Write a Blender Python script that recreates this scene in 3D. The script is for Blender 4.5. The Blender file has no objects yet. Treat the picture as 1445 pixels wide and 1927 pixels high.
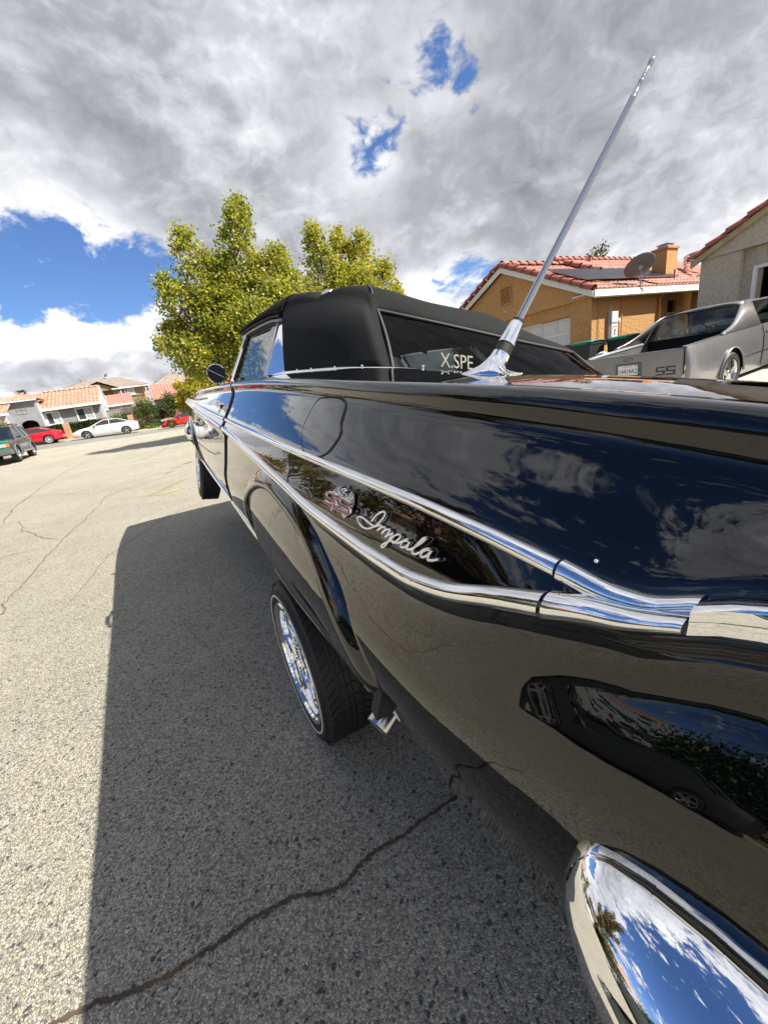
import bpy, math, random
import numpy as np
from mathutils import Vector, Matrix, noise as mnoise

random.seed(7)
rng = np.random.default_rng(7)
scene = bpy.context.scene
C = scene.collection
PI = math.pi

# ---------------------------------------------------------------- camera, exposure
cam_d = bpy.data.cameras.new('camera')
cam = bpy.data.objects.new('camera', cam_d)
C.objects.link(cam)
CR = ((0.85329977, -0.2827916, 0.43807352), (-0.49984887, -0.20448236, 0.84162822), (-0.14842708, -0.93713173, -0.31583782))
cam.matrix_world = Matrix(((CR[0][0], -CR[0][1], -CR[0][2], 0), (CR[1][0], -CR[1][1], -CR[1][2], 0), (CR[2][0], -CR[2][1], -CR[2][2], 1.13), (0, 0, 0, 1)))
cam_d.sensor_fit = 'VERTICAL'
cam_d.sensor_height = 36.0
cam_d.lens = 730.0 / 1927.0 * 36.0
cam_d.clip_start = 0.02
cam_d.clip_end = 3000
scene.camera = cam
scene.view_settings.view_transform = 'Standard'
scene.view_settings.look = 'None'
scene.view_settings.exposure = 1.15
scene.view_settings.gamma = 1
scene.view_settings.use_curve_mapping = False

# ---------------------------------------------------------------- sun
SUN = Vector((0.75, -0.60, 1.0)).normalized()
sd = bpy.data.lights.new('sun', 'SUN')
sd.energy = 4.5
sd.angle = math.radians(0.5)
sd.color = (1.0, 0.94, 0.83)
so = bpy.data.objects.new('sun', sd)
so.rotation_euler = SUN.to_track_quat('Z', 'Y').to_euler()
C.objects.link(so)

# ---------------------------------------------------------------- node helper
class NT:
    def __init__(s, tree):
        s.t = tree; s.n = tree.nodes; s.l = tree.links
    def node(s, typ, **kw):
        n = s.n.new(typ)
        for k, v in kw.items(): setattr(n, k, v)
        return n
    def put(s, sock, v):
        if isinstance(v, bpy.types.NodeSocket): s.l.new(v, sock)
        elif v is not None:
            if hasattr(sock.default_value, '__len__') and not hasattr(v, '__len__'):
                v = (v,) * len(sock.default_value)
            if hasattr(v, '__len__') and len(v) == 3 and len(sock.default_value) == 4: v = (*v, 1)
            sock.default_value = v
    def math(s, op, a, b=None, c=None, clamp=False):
        n = s.node('ShaderNodeMath', operation=op); n.use_clamp = clamp
        s.put(n.inputs[0], a)
        if b is not None: s.put(n.inputs[1], b)
        if c is not None: s.put(n.inputs[2], c)
        return n.outputs[0]
    def vmath(s, op, a, b=None, scale=None):
        n = s.node('ShaderNodeVectorMath', operation=op)
        s.put(n.inputs[0], a)
        if b is not None: s.put(n.inputs[1], b)
        if scale is not None: s.put(n.inputs[3], scale)
        return n.outputs[1] if op in ('LENGTH', 'DISTANCE', 'DOT_PRODUCT') else n.outputs[0]
    def noise(s, vec, scale, detail=4, rough=0.5, dist=0.0, out=0, lac=2.0):
        n = s.node('ShaderNodeTexNoise')
        s.put(n.inputs['Vector'], vec); s.put(n.inputs['Scale'], scale); s.put(n.inputs['Detail'], detail)
        s.put(n.inputs['Roughness'], rough); s.put(n.inputs['Distortion'], dist); s.put(n.inputs['Lacunarity'], lac)
        return n.outputs[out]
    def voronoi(s, vec, scale, feature='F1', out='Distance', rand=1.0):
        n = s.node('ShaderNodeTexVoronoi', feature=feature)
        s.put(n.inputs['Vector'], vec); s.put(n.inputs['Scale'], scale); s.put(n.inputs['Randomness'], rand)
        return n.outputs[out]
    def smooth(s, v, a, b, c=0.0, d=1.0, typ='SMOOTHSTEP'):
        n = s.node('ShaderNodeMapRange', interpolation_type=typ)
        s.put(n.inputs[0], v); s.put(n.inputs[1], a); s.put(n.inputs[2], b); s.put(n.inputs[3], c); s.put(n.inputs[4], d)
        return n.outputs[0]
    def mix(s, f, a, b, blend='MIX'):
        n = s.node('ShaderNodeMix', data_type='RGBA', blend_type=blend)
        s.put(n.inputs[0], f); s.put(n.inputs[6], a); s.put(n.inputs[7], b)
        return n.outputs[2]
    def ramp(s, v, stops):
        n = s.node('ShaderNodeValToRGB')
        r = n.color_ramp
        while len(r.elements) < len(stops): r.elements.new(0.5)
        for e, (p, c) in zip(r.elements, stops): e.position = p; e.color = (*c, 1)
        s.put(n.inputs[0], v)
        return n.outputs[0]
    def mapping(s, vec, scale=(1, 1, 1), rot=(0, 0, 0), loc=(0, 0, 0)):
        n = s.node('ShaderNodeMapping')
        s.put(n.inputs[0], vec); n.inputs['Scale'].default_value = scale; n.inputs['Rotation'].default_value = rot; n.inputs['Location'].default_value = loc
        return n.outputs[0]

# ---------------------------------------------------------------- sky: broken grey and white cumulus over deep blue
world = bpy.data.worlds.new('World'); scene.world = world; world.use_nodes = True
w = NT(world.node_tree); w.n.clear()
out = w.node('ShaderNodeOutputWorld'); bg = w.node('ShaderNodeBackground')
sky = w.node('ShaderNodeTexSky', sky_type='NISHITA'); sky.sun_disc = False
sky.sun_elevation = math.asin(SUN.z); sky.sun_rotation = math.atan2(SUN.x, SUN.y)
sky.air_density = 1.0; sky.dust_density = 0.25; sky.ozone_density = 3.0
tc = w.node('ShaderNodeTexCoord'); D = w.vmath('NORMALIZE', tc.outputs['Generated'])
sx = w.node('ShaderNodeSeparateXYZ'); w.put(sx.inputs[0], D)
dz = sx.outputs[2]
P0 = w.mapping(D, (2.1, 2.1, 3.3))
P = w.vmath('ADD', P0, w.vmath('SCALE', w.vmath('SUBTRACT', w.noise(P0, 2.2, 4, 0.55, out=1), (0.5, 0.5, 0.5)), scale=0.30))
nA = w.noise(P, 1.15, 4, 0.5)
nB = w.noise(w.vmath('ADD', P, (5.2, 1.3, 0.4)), 3.0, 9, 0.60)
nC = w.noise(w.vmath('ADD', P, (9.2, 4.3, 2.4)), 8.0, 8, 0.62)
def blobs(lst):
    acc = None
    for (d, r, amp) in lst:
        m = w.smooth(w.vmath('DISTANCE', D, d), r * 1.6, 0.0, 0.0, amp)
        acc = m if acc is None else w.math('ADD', acc, m)
    return acc
HOLES, BRIGHT, DARK, COVER = ([((0.54, 0.659, 0.524), 0.08, 0.3), ((0.576, 0.647, 0.5), 0.09, 0.5), ((0.61, 0.613, 0.502), 0.08, 0.35), ((0.573, 0.67, 0.472), 0.06, 0.3), ((0.495, 0.773, 0.398), 0.07, 1.25), ((-0.043, 0.939, 0.34), 0.12, 0.5), ((-0.102, 0.953, 0.285), 0.13, 0.75), ((-0.001, 0.958, 0.286), 0.13, 0.75), ((0.109, 0.949, 0.297), 0.1, 0.6), ((-0.141, 0.965, 0.223), 0.07, 0.6), ((-0.015, 0.975, 0.22), 0.08, 0.8), ((0.07, 0.967, 0.243), 0.09, 1.0), ((0.094, 0.956, 0.277), 0.08, 0.6), ((0.651, 0.737, 0.185), 0.09, 1.0), ((0.692, 0.698, 0.185), 0.07, 0.8), ((-0.236, 0.931, 0.278), 0.2, 0.7), ((0.78, 0.594, 0.197), 0.07, 0.6), ((0.661, 0.618, 0.425), 0.05, 0.4), ((-0.52, 0.28, 0.8), 0.5, 0.75), ((-0.2, 0.25, 0.95), 0.35, 0.5), ((-0.75, 0.35, 0.55), 0.55, 1.0), ((-0.8, -0.35, 0.45), 0.55, 1.0), ((-0.35, -0.1, 0.93), 0.4, 0.5), ((-0.95, 0.1, 0.25), 0.35, 0.7), ((0.1, -0.8, 0.6), 0.4, 0.7)],
  [((0.627, 0.648, 0.432), 0.1, 0.12), ((0.55, 0.721, 0.422), 0.08, 0.08), ((-0.114, 0.978, 0.176), 0.13, 0.42), ((0.024, 0.985, 0.172), 0.1, 0.3), ((-0.048, 0.968, 0.246), 0.1, 0.25), ((0.597, 0.786, 0.162), 0.08, 0.35), ((0.405, 0.816, 0.412), 0.2, 0.04), ((0.827, 0.525, 0.202), 0.14, 0.12), ((0.923, 0.32, 0.213), 0.2, 0.1), ((-0.076, 0.934, 0.349), 0.12, 0.15), ((0.372, 0.773, 0.513), 0.2, 0.08), ((0.858, 0.342, 0.383), 0.25, 0.1)],
  [((-0.001, 0.888, 0.46), 0.35, 0.1), ((0.758, 0.515, 0.4), 0.3, 0.16), ((0.881, 0.404, 0.246), 0.25, 0.1), ((-0.088, 0.987, 0.133), 0.07, 0.16), ((0.157, 0.901, 0.404), 0.25, 0.08), ((-0.168, 0.979, 0.112), 0.05, 0.1)],
  [((0.015, 0.868, 0.496), 0.5, 0.16), ((0.282, 0.814, 0.508), 0.5, 0.14), ((0.131, 0.905, 0.404), 0.3, 0.1), ((0.846, 0.432, 0.313), 0.5, 0.14), ((0.361, 0.876, 0.32), 0.25, 0.1), ((-0.082, 0.985, 0.151), 0.12, 0.16), ((0.056, 0.987, 0.15), 0.1, 0.12), ((0.747, 0.617, 0.25), 0.2, 0.1)])
def absn(v, sc, off, det=2):
    n = w.noise(w.vmath('ADD', v, off), sc, det, 0.5)
    return w.math('ABSOLUTE', w.math('MULTIPLY_ADD', n, 2.0, -1.0))
puff = w.math('ADD', w.math('MULTIPLY', absn(P, 3.6, (1.1, 7.3, 2.2)), 0.9), w.math('ADD', w.math('MULTIPLY', absn(P, 8.5, (4.1, 2.3, 8.2)), 0.6), w.math('MULTIPLY', absn(P, 19.0, (3.1, 5.3, 6.2), 4), 0.35)))
nS = w.noise(w.vmath('ADD', P, (5.2 + 0.04, 1.3 - 0.03, 0.4 + 0.07)), 3.0, 9, 0.60)
fb = w.math('ADD', w.math('MULTIPLY', nB, 0.50), w.math('ADD', w.math('MULTIPLY', nC, 0.22), w.math('MULTIPLY', nA, 0.20)))
fb = w.math('ADD', fb, w.math('MULTIPLY', puff, 0.14))
openv = w.smooth(w.noise(D, 1.3, 2, 0.5), 0.50, 0.68, 0.0, 0.08)
cover = w.math('SUBTRACT', w.math('MULTIPLY_ADD', fb, 2.3, -0.5), w.math('ADD', w.math('MULTIPLY', blobs(HOLES), 0.30), openv))
cover = w.math('ADD', cover, w.math('MULTIPLY', w.math('ADD', blobs(DARK), blobs(COVER)), 0.75))
alpha = w.smooth(cover, 0.30, 0.50)
rim = w.smooth(cover, 0.80, 0.45, 0.0, 0.20)
base = w.math('ADD', w.math('MULTIPLY', w.math('SUBTRACT', nB, 0.5), 0.55), w.math('MULTIPLY', w.math('SUBTRACT', nC, 0.5), 0.22))
base = w.math('ADD', base, w.math('MULTIPLY', w.math('SUBTRACT', nA, 0.5), 0.85))
base = w.math('ADD', base, w.math('MULTIPLY', w.math('SUBTRACT', puff, 0.42), 0.25))
base = w.math('ADD', base, w.math('MULTIPLY', w.math('SUBTRACT', nB, nS), 0.8))
lum = w.math('ADD', w.math('ADD', base, 0.48), w.math('SUBTRACT', blobs(BRIGHT), blobs(DARK)))
lum = w.math('ADD', lum, rim)
low = w.smooth(dz, 0.26, 0.05, 0.0, 1.0)
heap = w.noise(w.mapping(D, (3.2, 3.2, 8.0)), 1.9, 8, 0.58, 0.3)
lum = w.math('ADD', lum, w.math('MULTIPLY', low, w.smooth(heap, 0.40, 0.60, -0.10, 0.30)))
cc = w.ramp(w.math('MAXIMUM', lum, 0.0), [(0.0, (0.135, 0.138, 0.155)), (0.3, (0.215, 0.22, 0.24)), (0.6, (0.36, 0.365, 0.385)), (1.0, (0.62, 0.625, 0.63))])
skyc = w.mix(1.0, sky.outputs[0], (0.42, 0.52, 0.70), 'MULTIPLY')
fin = w.mix(alpha, skyc, w.vmath('SCALE', cc, scale=10.0))
w.put(bg.inputs[0], fin); bg.inputs[1].default_value = 0.1
w.l.new(bg.outputs[0], out.inputs[0])

# ---------------------------------------------------------------- materials
def new_mat(name):
    m = bpy.data.materials.new(name); m.use_nodes = True
    t = NT(m.node_tree)
    return m, t, t.n['Principled BSDF']
def pm(name, col, rough=0.5, metal=0.0, var=0.15, scale=6.0, bump=0.0, bscale=40.0, coat=0.0, ior=1.5, spec=None, tint=None, tscale=1.2, crough=0.03):
    """plain surface: colour varied by two noises, optional relief"""
    m, t, b = new_mat(name)
    o = t.node('ShaderNodeTexCoord').outputs['Object']
    c = tuple(col)
    if var > 0:
        n = t.noise(o, scale, 5, 0.6)
        k = t.smooth(n, 0.25, 0.75, 1 - var, 1 + var, 'LINEAR')
        cc = t.mix(1.0, (*c, 1), (1, 1, 1, 1), 'MULTIPLY')
        cs = t.vmath('SCALE', cc, scale=k)
        if tint is not None:
            cs = t.mix(t.smooth(t.noise(o, tscale, 4, 0.6), 0.45, 0.7), cs, (*tint, 1))
        t.put(b.inputs['Base Color'], cs)
    else:
        b.inputs['Base Color'].default_value = (*c, 1)
    b.inputs['Roughness'].default_value = rough
    b.inputs['Metallic'].default_value = metal
    b.inputs['IOR'].default_value = ior
    if coat: b.inputs['Coat Weight'].default_value = coat; b.inputs['Coat Roughness'].default_value = crough
    if spec is not None: b.inputs['Specular IOR Level'].default_value = spec
    if bump > 0:
        bn = t.node('ShaderNodeBump'); bn.inputs['Strength'].default_value = 1.0; bn.inputs['Distance'].default_value = bump
        h = t.math('ADD', t.noise(o, bscale, 3, 0.6), t.math('MULTIPLY', t.noise(o, bscale * 3.1, 2, 0.5), 0.4))
        t.put(bn.inputs['Height'], h); t.l.new(bn.outputs[0], b.inputs['Normal'])
    return m

def paint_mat(name, col, flake=0.0, ior=1.5, dust=0.0):
    m, t, b = new_mat(name)
    o = t.node('ShaderNodeTexCoord').outputs['Object']
    b.inputs['Base Color'].default_value = (*col, 1)
    b.inputs['Roughness'].default_value = 0.03 if flake == 0 else 0.32
    b.inputs['Metallic'].default_value = flake
    b.inputs['IOR'].default_value = ior
    b.inputs['Coat Weight'].default_value = 1.0
    b.inputs['Coat Roughness'].default_value = 0.012
    if dust > 0:
        f = t.smooth(t.noise(o, 3.0, 6, 0.65), 0.35, 0.75, 0.0, dust)
        t.put(b.inputs['Base Color'], t.mix(f, (*col, 1), (0.32, 0.29, 0.24, 1)))
        t.put(b.inputs['Coat Roughness'], t.smooth(t.noise(o, 5.0, 4, 0.6), 0.3, 0.7, 0.03, 0.22))
    # very slight ripple of hand finished panels
    bn = t.node('ShaderNodeBump'); bn.inputs['Strength'].default_value = 0.6; bn.inputs['Distance'].default_value = 0.0011
    t.put(bn.inputs['Height'], t.math('ADD', t.noise(o, 6.0, 2, 0.5), t.math('MULTIPLY', t.noise(o, 260.0, 1, 0.5), 0.006))); t.l.new(bn.outputs[0], b.inputs['Coat Normal']); t.l.new(bn.outputs[0], b.inputs['Normal'])
    return m

def glass_mat(name, tint=(0.75, 0.85, 0.8), rough=0.0, trans=0.8, k=1.4):
    m = bpy.data.materials.new(name); m.use_nodes = True
    t = NT(m.node_tree); t.n.clear()
    o = t.node('ShaderNodeOutputMaterial'); g = t.node('ShaderNodeBsdfGlossy'); tr = t.node('ShaderNodeBsdfTransparent'); fr = t.node('ShaderNodeFresnel'); mx = t.node('ShaderNodeMixShader')
    g.inputs['Roughness'].default_value = rough; tr.inputs[0].default_value = (*[c * trans for c in tint], 1); fr.inputs['IOR'].default_value = 1.55
    f = t.math('ADD', t.math('MULTIPLY', fr.outputs[0], k), 0.01, clamp=True)
    t.put(mx.inputs[0], f); t.l.new(tr.outputs[0], mx.inputs[1]); t.l.new(g.outputs[0], mx.inputs[2]); t.l.new(mx.outputs[0], o.inputs[0])
    return m

def asphalt_mat(name, light, dark, stone=190.0, fine=True):
    m, t, b = new_mat(name)
    o = t.node('ShaderNodeTexCoord').outputs['Object']
    wob = t.vmath('ADD', o, t.vmath('SCALE', t.noise(o, 60, 2, 0.5, out=1), scale=0.008))
    v = t.voronoi(wob, stone, out='Color'); vd = t.voronoi(wob, stone, 'DISTANCE_TO_EDGE')
    sx_ = t.node('ShaderNodeSeparateColor'); t.put(sx_.inputs[0], v)
    r1, r2 = sx_.outputs[0], sx_.outputs[1]
    v2 = t.voronoi(wob, stone * 2.3, out='Color'); s2 = t.node('ShaderNodeSeparateColor'); t.put(s2.inputs[0], v2)
    big = t.noise(o, 0.35, 5, 0.6); mid = t.noise(o, 2.5, 5, 0.65)
    col = t.mix(t.smooth(s2.outputs[0], 0.0, 1.0, 0.0, 1.0, 'LINEAR'), tuple(c * 0.72 for c in light), tuple(min(1, c * 1.30) for c in light))
    col = t.vmath('SCALE', col, scale=t.smooth(sx_.outputs[2], 0.0, 1.0, 0.62, 1.42, 'LINEAR'))
    v3 = t.voronoi(wob, stone * 0.42, out='Color'); s3 = t.node('ShaderNodeSeparateColor'); t.put(s3.inputs[0], v3); e3 = t.smooth(t.voronoi(wob, stone * 0.42, 'DISTANCE_TO_EDGE'), 0.10, 0.22)
    col = t.mix(t.math('MULTIPLY', t.smooth(s3.outputs[0], 0.13, 0.08, 0.0, 0.85), e3), col, dark)
    col = t.mix(t.math('MULTIPLY', t.smooth(s3.outputs[1], 0.90, 0.94, 0.0, 0.5), e3), col, tuple(min(1, c * 1.5) for c in light))
    # pale and dark stones showing in the worn binder
    isdark = t.math('MULTIPLY', t.smooth(r1, 0.17, 0.10), t.smooth(s2.outputs[1], 0.0, 0.8, 0.55, 1.0))
    core = t.smooth(vd, 0.06, 0.16)
    col = t.mix(t.math('MULTIPLY', isdark, core), col, dark)
    ispale = t.smooth(r2, 0.90, 0.95)
    col = t.mix(t.math('MULTIPLY', t.math('MULTIPLY', ispale, core), 0.6), col, tuple(min(1, c * 1.75) for c in light))
    grout = t.smooth(vd, 0.05, 0.0)
    col = t.mix(t.math('MULTIPLY', grout, 0.15), col, tuple(c * 0.4 for c in light))
    k = t.math('MULTIPLY', t.smooth(big, 0.3, 0.7, 0.90, 1.08, 'LINEAR'), t.smooth(mid, 0.3, 0.7, 0.93, 1.06, 'LINEAR'))
    # small oil and tyre stains
    st = t.smooth(t.noise(o, 0.9, 4, 0.7, 0.6), 0.66, 0.76, 1.0, 0.82)
    col = t.vmath('SCALE', col, scale=t.math('MULTIPLY', k, st))
    t.put(b.inputs['Base Color'], col)
    b.inputs['Roughness'].default_value = 0.85; b.inputs['Specular IOR Level'].default_value = 0.25
    bn = t.node('ShaderNodeBump'); bn.inputs['Strength'].default_value = 0.9; bn.inputs['Distance'].default_value = 0.0022
    t.put(bn.inputs['Height'], t.math('ADD', t.smooth(vd, 0.0, 0.22), t.math('MULTIPLY', r1, 0.7)))
    t.l.new(bn.outputs[0], b.inputs['Normal'])
    return m

def leaf_mat(name, stops, trans=0.35, rough=0.45):
    m = bpy.data.materials.new(name); m.use_nodes = True
    t = NT(m.node_tree); b = t.n['Principled BSDF']; o = t.n['Material Output']
    at = t.node('ShaderNodeAttribute', attribute_name='tone')
    c = t.ramp(at.outputs['Fac'], stops)
    t.put(b.inputs['Base Color'], c); b.inputs['Roughness'].default_value = rough; b.inputs['Specular IOR Level'].default_value = 0.4
    tl = t.node('ShaderNodeBsdfTranslucent'); t.put(tl.inputs[0], t.mix(1.0, c, (1.15, 1.1, 0.5, 1), 'MULTIPLY'))
    mx = t.node('ShaderNodeMixShader'); mx.inputs[0].default_value = trans
    t.l.new(b.outputs[0], mx.inputs[1]); t.l.new(tl.outputs[0], mx.inputs[2]); t.l.new(mx.outputs[0], o.inputs[0])
    return m

M = {}
M['paint'] = paint_mat('black_paint', (0.0025, 0.0027, 0.0035), ior=1.5)
M['letter_silver'] = pm('letter_silver', (0.26, 0.26, 0.24), 0.5, 0.3, 0.4, 60)
M['paint'].node_tree.nodes['Principled BSDF'].inputs['Specular IOR Level'].default_value = 0.15
M['chrome'] = pm('chrome', (0.90, 0.905, 0.92), 0.02, 1.0, 0)
M['steel'] = pm('polished_steel', (0.42, 0.43, 0.45), 0.12, 1.0, 0)
M['chrome_worn'] = pm('worn_chrome', (0.60, 0.585, 0.55), 0.20, 1.0, 0.2, 30)
M['alloy'] = pm('alloy', (0.62, 0.63, 0.65), 0.25, 1.0, 0.08)
M['rubber'] = pm('rubber', (0.014, 0.014, 0.015), 0.62, 0, 0.25, 12, 0.0006, 120)
M['rubber_pad'] = pm('rubber_pad', (0.03, 0.03, 0.032), 0.7, 0, 0.1)
M['whitewall'] = pm('whitewall', (0.62, 0.58, 0.50), 0.6, 0, 0.12, 20)
M['canvas'] = pm('canvas', (0.014, 0.015, 0.016), 0.9, 0, 0.38, 210.0, 0.0008, 420, spec=0.12)
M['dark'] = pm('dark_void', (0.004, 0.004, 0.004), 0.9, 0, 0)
M['vinyl'] = pm('black_vinyl', (0.01, 0.01, 0.011), 0.4, 0, 0.1, 5, 0.0005, 200)
M['liner'] = pm('headliner', (0.05, 0.052, 0.055), 0.9, 0, 0.1)
M['red_enamel'] = pm('red_enamel', (0.42, 0.012, 0.018), 0.2, 0, 0, coat=0.8)
M['mirror_face'] = pm('mirror_dark_reflection', (0.02, 0.022, 0.026), 0.08, 1.0, 0)  # the mirror's dark reflection is put into its base colour
M['side_glass'] = glass_mat('side_glass', (0.80, 0.88, 0.84), trans=0.9, k=1.0)
M['door_glass'] = glass_mat('door_glass', (0.70, 0.80, 0.76), trans=0.95, k=0.4)
M['rear_vinyl'] = glass_mat('rear_window_vinyl', (0.5, 0.52, 0.55), trans=0.35, k=0.16)
M['far_glass'] = pm('dark_glass', (0.012, 0.016, 0.018), 0.03, 0, 0, coat=1.0, ior=1.7)
M['house_glass'] = pm('house_glass', (0.05, 0.06, 0.065), 0.05, 0, 0.4, 1.2, coat=1.0, ior=1.6)
M['blind'] = pm('window_blind', (0.42, 0.45, 0.44), 0.6, 0, 0.2, 3)
M['road'] = asphalt_mat('aged_asphalt', (0.365, 0.340, 0.275), (0.050, 0.062, 0.078))
M['road2'] = asphalt_mat('grey_asphalt', (0.235, 0.228, 0.21), (0.05, 0.055, 0.06), 60)
M['crackfill'] = pm('crack_dirt', (0.062, 0.045, 0.032), 0.95, 0, 0.5, 40, 0.004, 90, tint=(0.12, 0.075, 0.045), tscale=5)
M['crackline'] = pm('hairline_crack', (0.15, 0.125, 0.095), 0.95, 0, 0.4, 20)
M['kerb'] = pm('kerb_concrete', (0.42, 0.38, 0.31), 0.9, 0, 0.2, 2.0, 0.002, 60)
M['walk'] = pm('pavement_concrete', (0.40, 0.365, 0.30), 0.9, 0, 0.18, 1.5, 0.002, 60)
M['drive'] = pm('driveway_concrete', (0.47, 0.43, 0.36), 0.9, 0, 0.16, 1.2, 0.002, 70)
M['dirt'] = pm('dry_ground', (0.24, 0.19, 0.13), 0.95, 0, 0.3, 1.2, 0.01, 12, tint=(0.16, 0.15, 0.08), tscale=0.3)
M['lawn'] = pm('lawn_soil', (0.06, 0.10, 0.025), 0.95, 0, 0.35, 4, 0.01, 30, tint=(0.12, 0.13, 0.04), tscale=0.8)
M['grass'] = leaf_mat('grass_blades', [(0.0, (0.05, 0.10, 0.018)), (0.6, (0.10, 0.17, 0.03)), (1.0, (0.22, 0.22, 0.07))], 0.3, 0.6)
M['stucco_orange'] = pm('orange_stucco', (0.50, 0.275, 0.105), 0.92, 0, 0.22, 14.0, 0.03, 13)
M['stucco_grey'] = pm('grey_stucco', (0.27, 0.28, 0.30), 0.92, 0, 0.10, 2.0, 0.01, 18)
M['stucco_lgrey'] = pm('light_grey_stucco', (0.44, 0.45, 0.47), 0.92, 0, 0.10, 2.0, 0.01, 18)
M['stucco_tan'] = pm('tan_stucco', (0.30, 0.215, 0.13), 0.92, 0, 0.10, 2.0, 0.01, 18)
M['stucco_sand'] = pm('sand_stucco', (0.46, 0.34, 0.22), 0.92, 0, 0.10, 2.0, 0.01, 18)
M['stucco_beige'] = pm('beige_stucco', (0.50, 0.44, 0.34), 0.92, 0, 0.20, 16.0, 0.03, 15, tint=(0.42, 0.37, 0.29), tscale=14)
M['tile_red'] = pm('red_clay_tile', (0.36, 0.16, 0.125), 0.8, 0, 0.35, 5.0, 0.002, 40, tint=(0.50, 0.31, 0.25), tscale=9)
M['tile_ridge'] = pm('ridge_clay_tile', (0.31, 0.095, 0.07), 0.75, 0, 0.15, 7.0, 0.002, 40)
M['tile_salmon'] = pm('salmon_clay_tile', (0.40, 0.205, 0.14), 0.8, 0, 0.35, 2.5, 0.002, 40, tint=(0.50, 0.36, 0.28), tscale=3.5)
M['tile_pink'] = pm('pink_clay_tile', (0.42, 0.17, 0.13), 0.8, 0, 0.35, 2.5, 0.002, 40, tint=(0.55, 0.32, 0.26), tscale=3.5)
M['tile_brown'] = pm('brown_concrete_tile', (0.235, 0.19, 0.155), 0.85, 0, 0.25, 2.5, 0.002, 40, tint=(0.30, 0.25, 0.21), tscale=2)
M['trim_white'] = pm('white_trim', (0.74, 0.72, 0.68), 0.6, 0, 0.08, 2)
M['trim_tan'] = pm('tan_timber', (0.40, 0.31, 0.19), 0.7, 0, 0.2, 6, 0.001, 50)
M['door_white'] = pm('garage_door_white', (0.66, 0.64, 0.60), 0.5, 0, 0.08, 2)
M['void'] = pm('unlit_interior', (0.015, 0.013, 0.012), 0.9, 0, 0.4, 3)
M['clutter'] = pm('garage_clutter', (0.05, 0.035, 0.025), 0.8, 0, 0.6, 2.5)
M['solar'] = pm('solar_cell', (0.012, 0.015, 0.026), 0.35, 0, 0.15, 8, spec=0.15)
M['alu'] = pm('aluminium_frame', (0.30, 0.32, 0.35), 0.35, 0.9, 0.05)
M['dish'] = pm('dish_grey', (0.17, 0.17, 0.175), 0.5, 0, 0.08)
M['metal_grey'] = pm('galvanised', (0.40, 0.41, 0.42), 0.45, 0.6, 0.12)
M['box_white'] = pm('meter_box_white', (0.62, 0.63, 0.64), 0.5, 0, 0.06)
M['red_sign'] = pm('red_sign', (0.55, 0.04, 0.05), 0.5, 0, 0.0)
M['black_ink'] = pm('black_ink', (0.012, 0.012, 0.014), 0.6, 0, 0)
M['blue_ink'] = pm('navy_ink', (0.01, 0.018, 0.07), 0.5, 0, 0)
M['plate'] = pm('plate_white', (0.72, 0.72, 0.70), 0.4, 0, 0.04)
M['bin_blue'] = pm('blue_bin', (0.015, 0.06, 0.30), 0.5, 0, 0.15)
M['bin_lid_black'] = pm('bin_lid_black', (0.02, 0.02, 0.025), 0.5, 0, 0.15)
M['bin_green'] = pm('green_bin_lid', (0.0, 0.15, 0.085), 0.45, 0, 0.15)
M['bin_dark'] = pm('dark_bin_body', (0.02, 0.024, 0.025), 0.55, 0, 0.2)
M['elgrey'] = paint_mat('weathered_grey_paint', (0.15, 0.155, 0.165), 0.25, dust=0.18)
M['primer'] = pm('grey_primer', (0.10, 0.105, 0.11), 0.6, 0, 0.3, 5)
M['yellow_tape'] = pm('faded_yellow_tape', (0.55, 0.53, 0.32), 0.6, 0, 0.2)
M['lamp_red'] = pm('red_lens', (0.30, 0.008, 0.012), 0.15, 0, 0.1, coat=1.0)
M['lamp_clear'] = pm('clear_lens', (0.62, 0.64, 0.66), 0.08, 0.3, 0, coat=1.0)
M['lamp_amber'] = pm('amber_lens', (0.62, 0.22, 0.06), 0.2, 0, 0, coat=1.0)
M['white_paint'] = paint_mat('white_car_paint', (0.58, 0.59, 0.60))
M['red_paint'] = paint_mat('red_car_paint', (0.50, 0.012, 0.03))
M['sport_red'] = paint_mat('bright_red_paint', (0.62, 0.015, 0.012))
M['green_paint'] = paint_mat('green_hood_paint', (0.03, 0.21, 0.105), dust=0.15)
M['char_paint'] = paint_mat('charcoal_paint', (0.028, 0.032, 0.036), 0.2, dust=0.15)
M['grey_plastic'] = pm('grey_bumper_plastic', (0.10, 0.11, 0.125), 0.6, 0, 0.15)
M['gold'] = pm('gold_wheel', (0.42, 0.26, 0.07), 0.3, 0.9, 0.1)
M['brick'] = pm('block_wall_tan', (0.46, 0.26, 0.16), 0.9, 0, 0.22, 1.7, 0.003, 40)
M['mortar'] = pm('mortar', (0.34, 0.24, 0.17), 0.95, 0, 0.1)
M['block_grey'] = pm('grey_block', (0.26, 0.25, 0.25), 0.92, 0, 0.2, 2.0, 0.004, 30)
M['bark'] = pm('bark', (0.13, 0.10, 0.075), 0.9, 0, 0.3, 8, 0.01, 30)
syc = [(0.0, (0.065, 0.10, 0.018)), (0.35, (0.26, 0.31, 0.05)), (0.7, (0.46, 0.44, 0.08)), (0.92, (0.50, 0.38, 0.06)), (1.0, (0.50, 0.25, 0.06))]
M['leaf_sycamore'] = leaf_mat('autumn_maple_leaf', syc, 0.45)
M['leaf_yellow'] = leaf_mat('yellow_green_leaf', [(0.0, (0.18, 0.21, 0.025)), (0.5, (0.42, 0.40, 0.05)), (1.0, (0.62, 0.50, 0.07))], 0.4)
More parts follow.
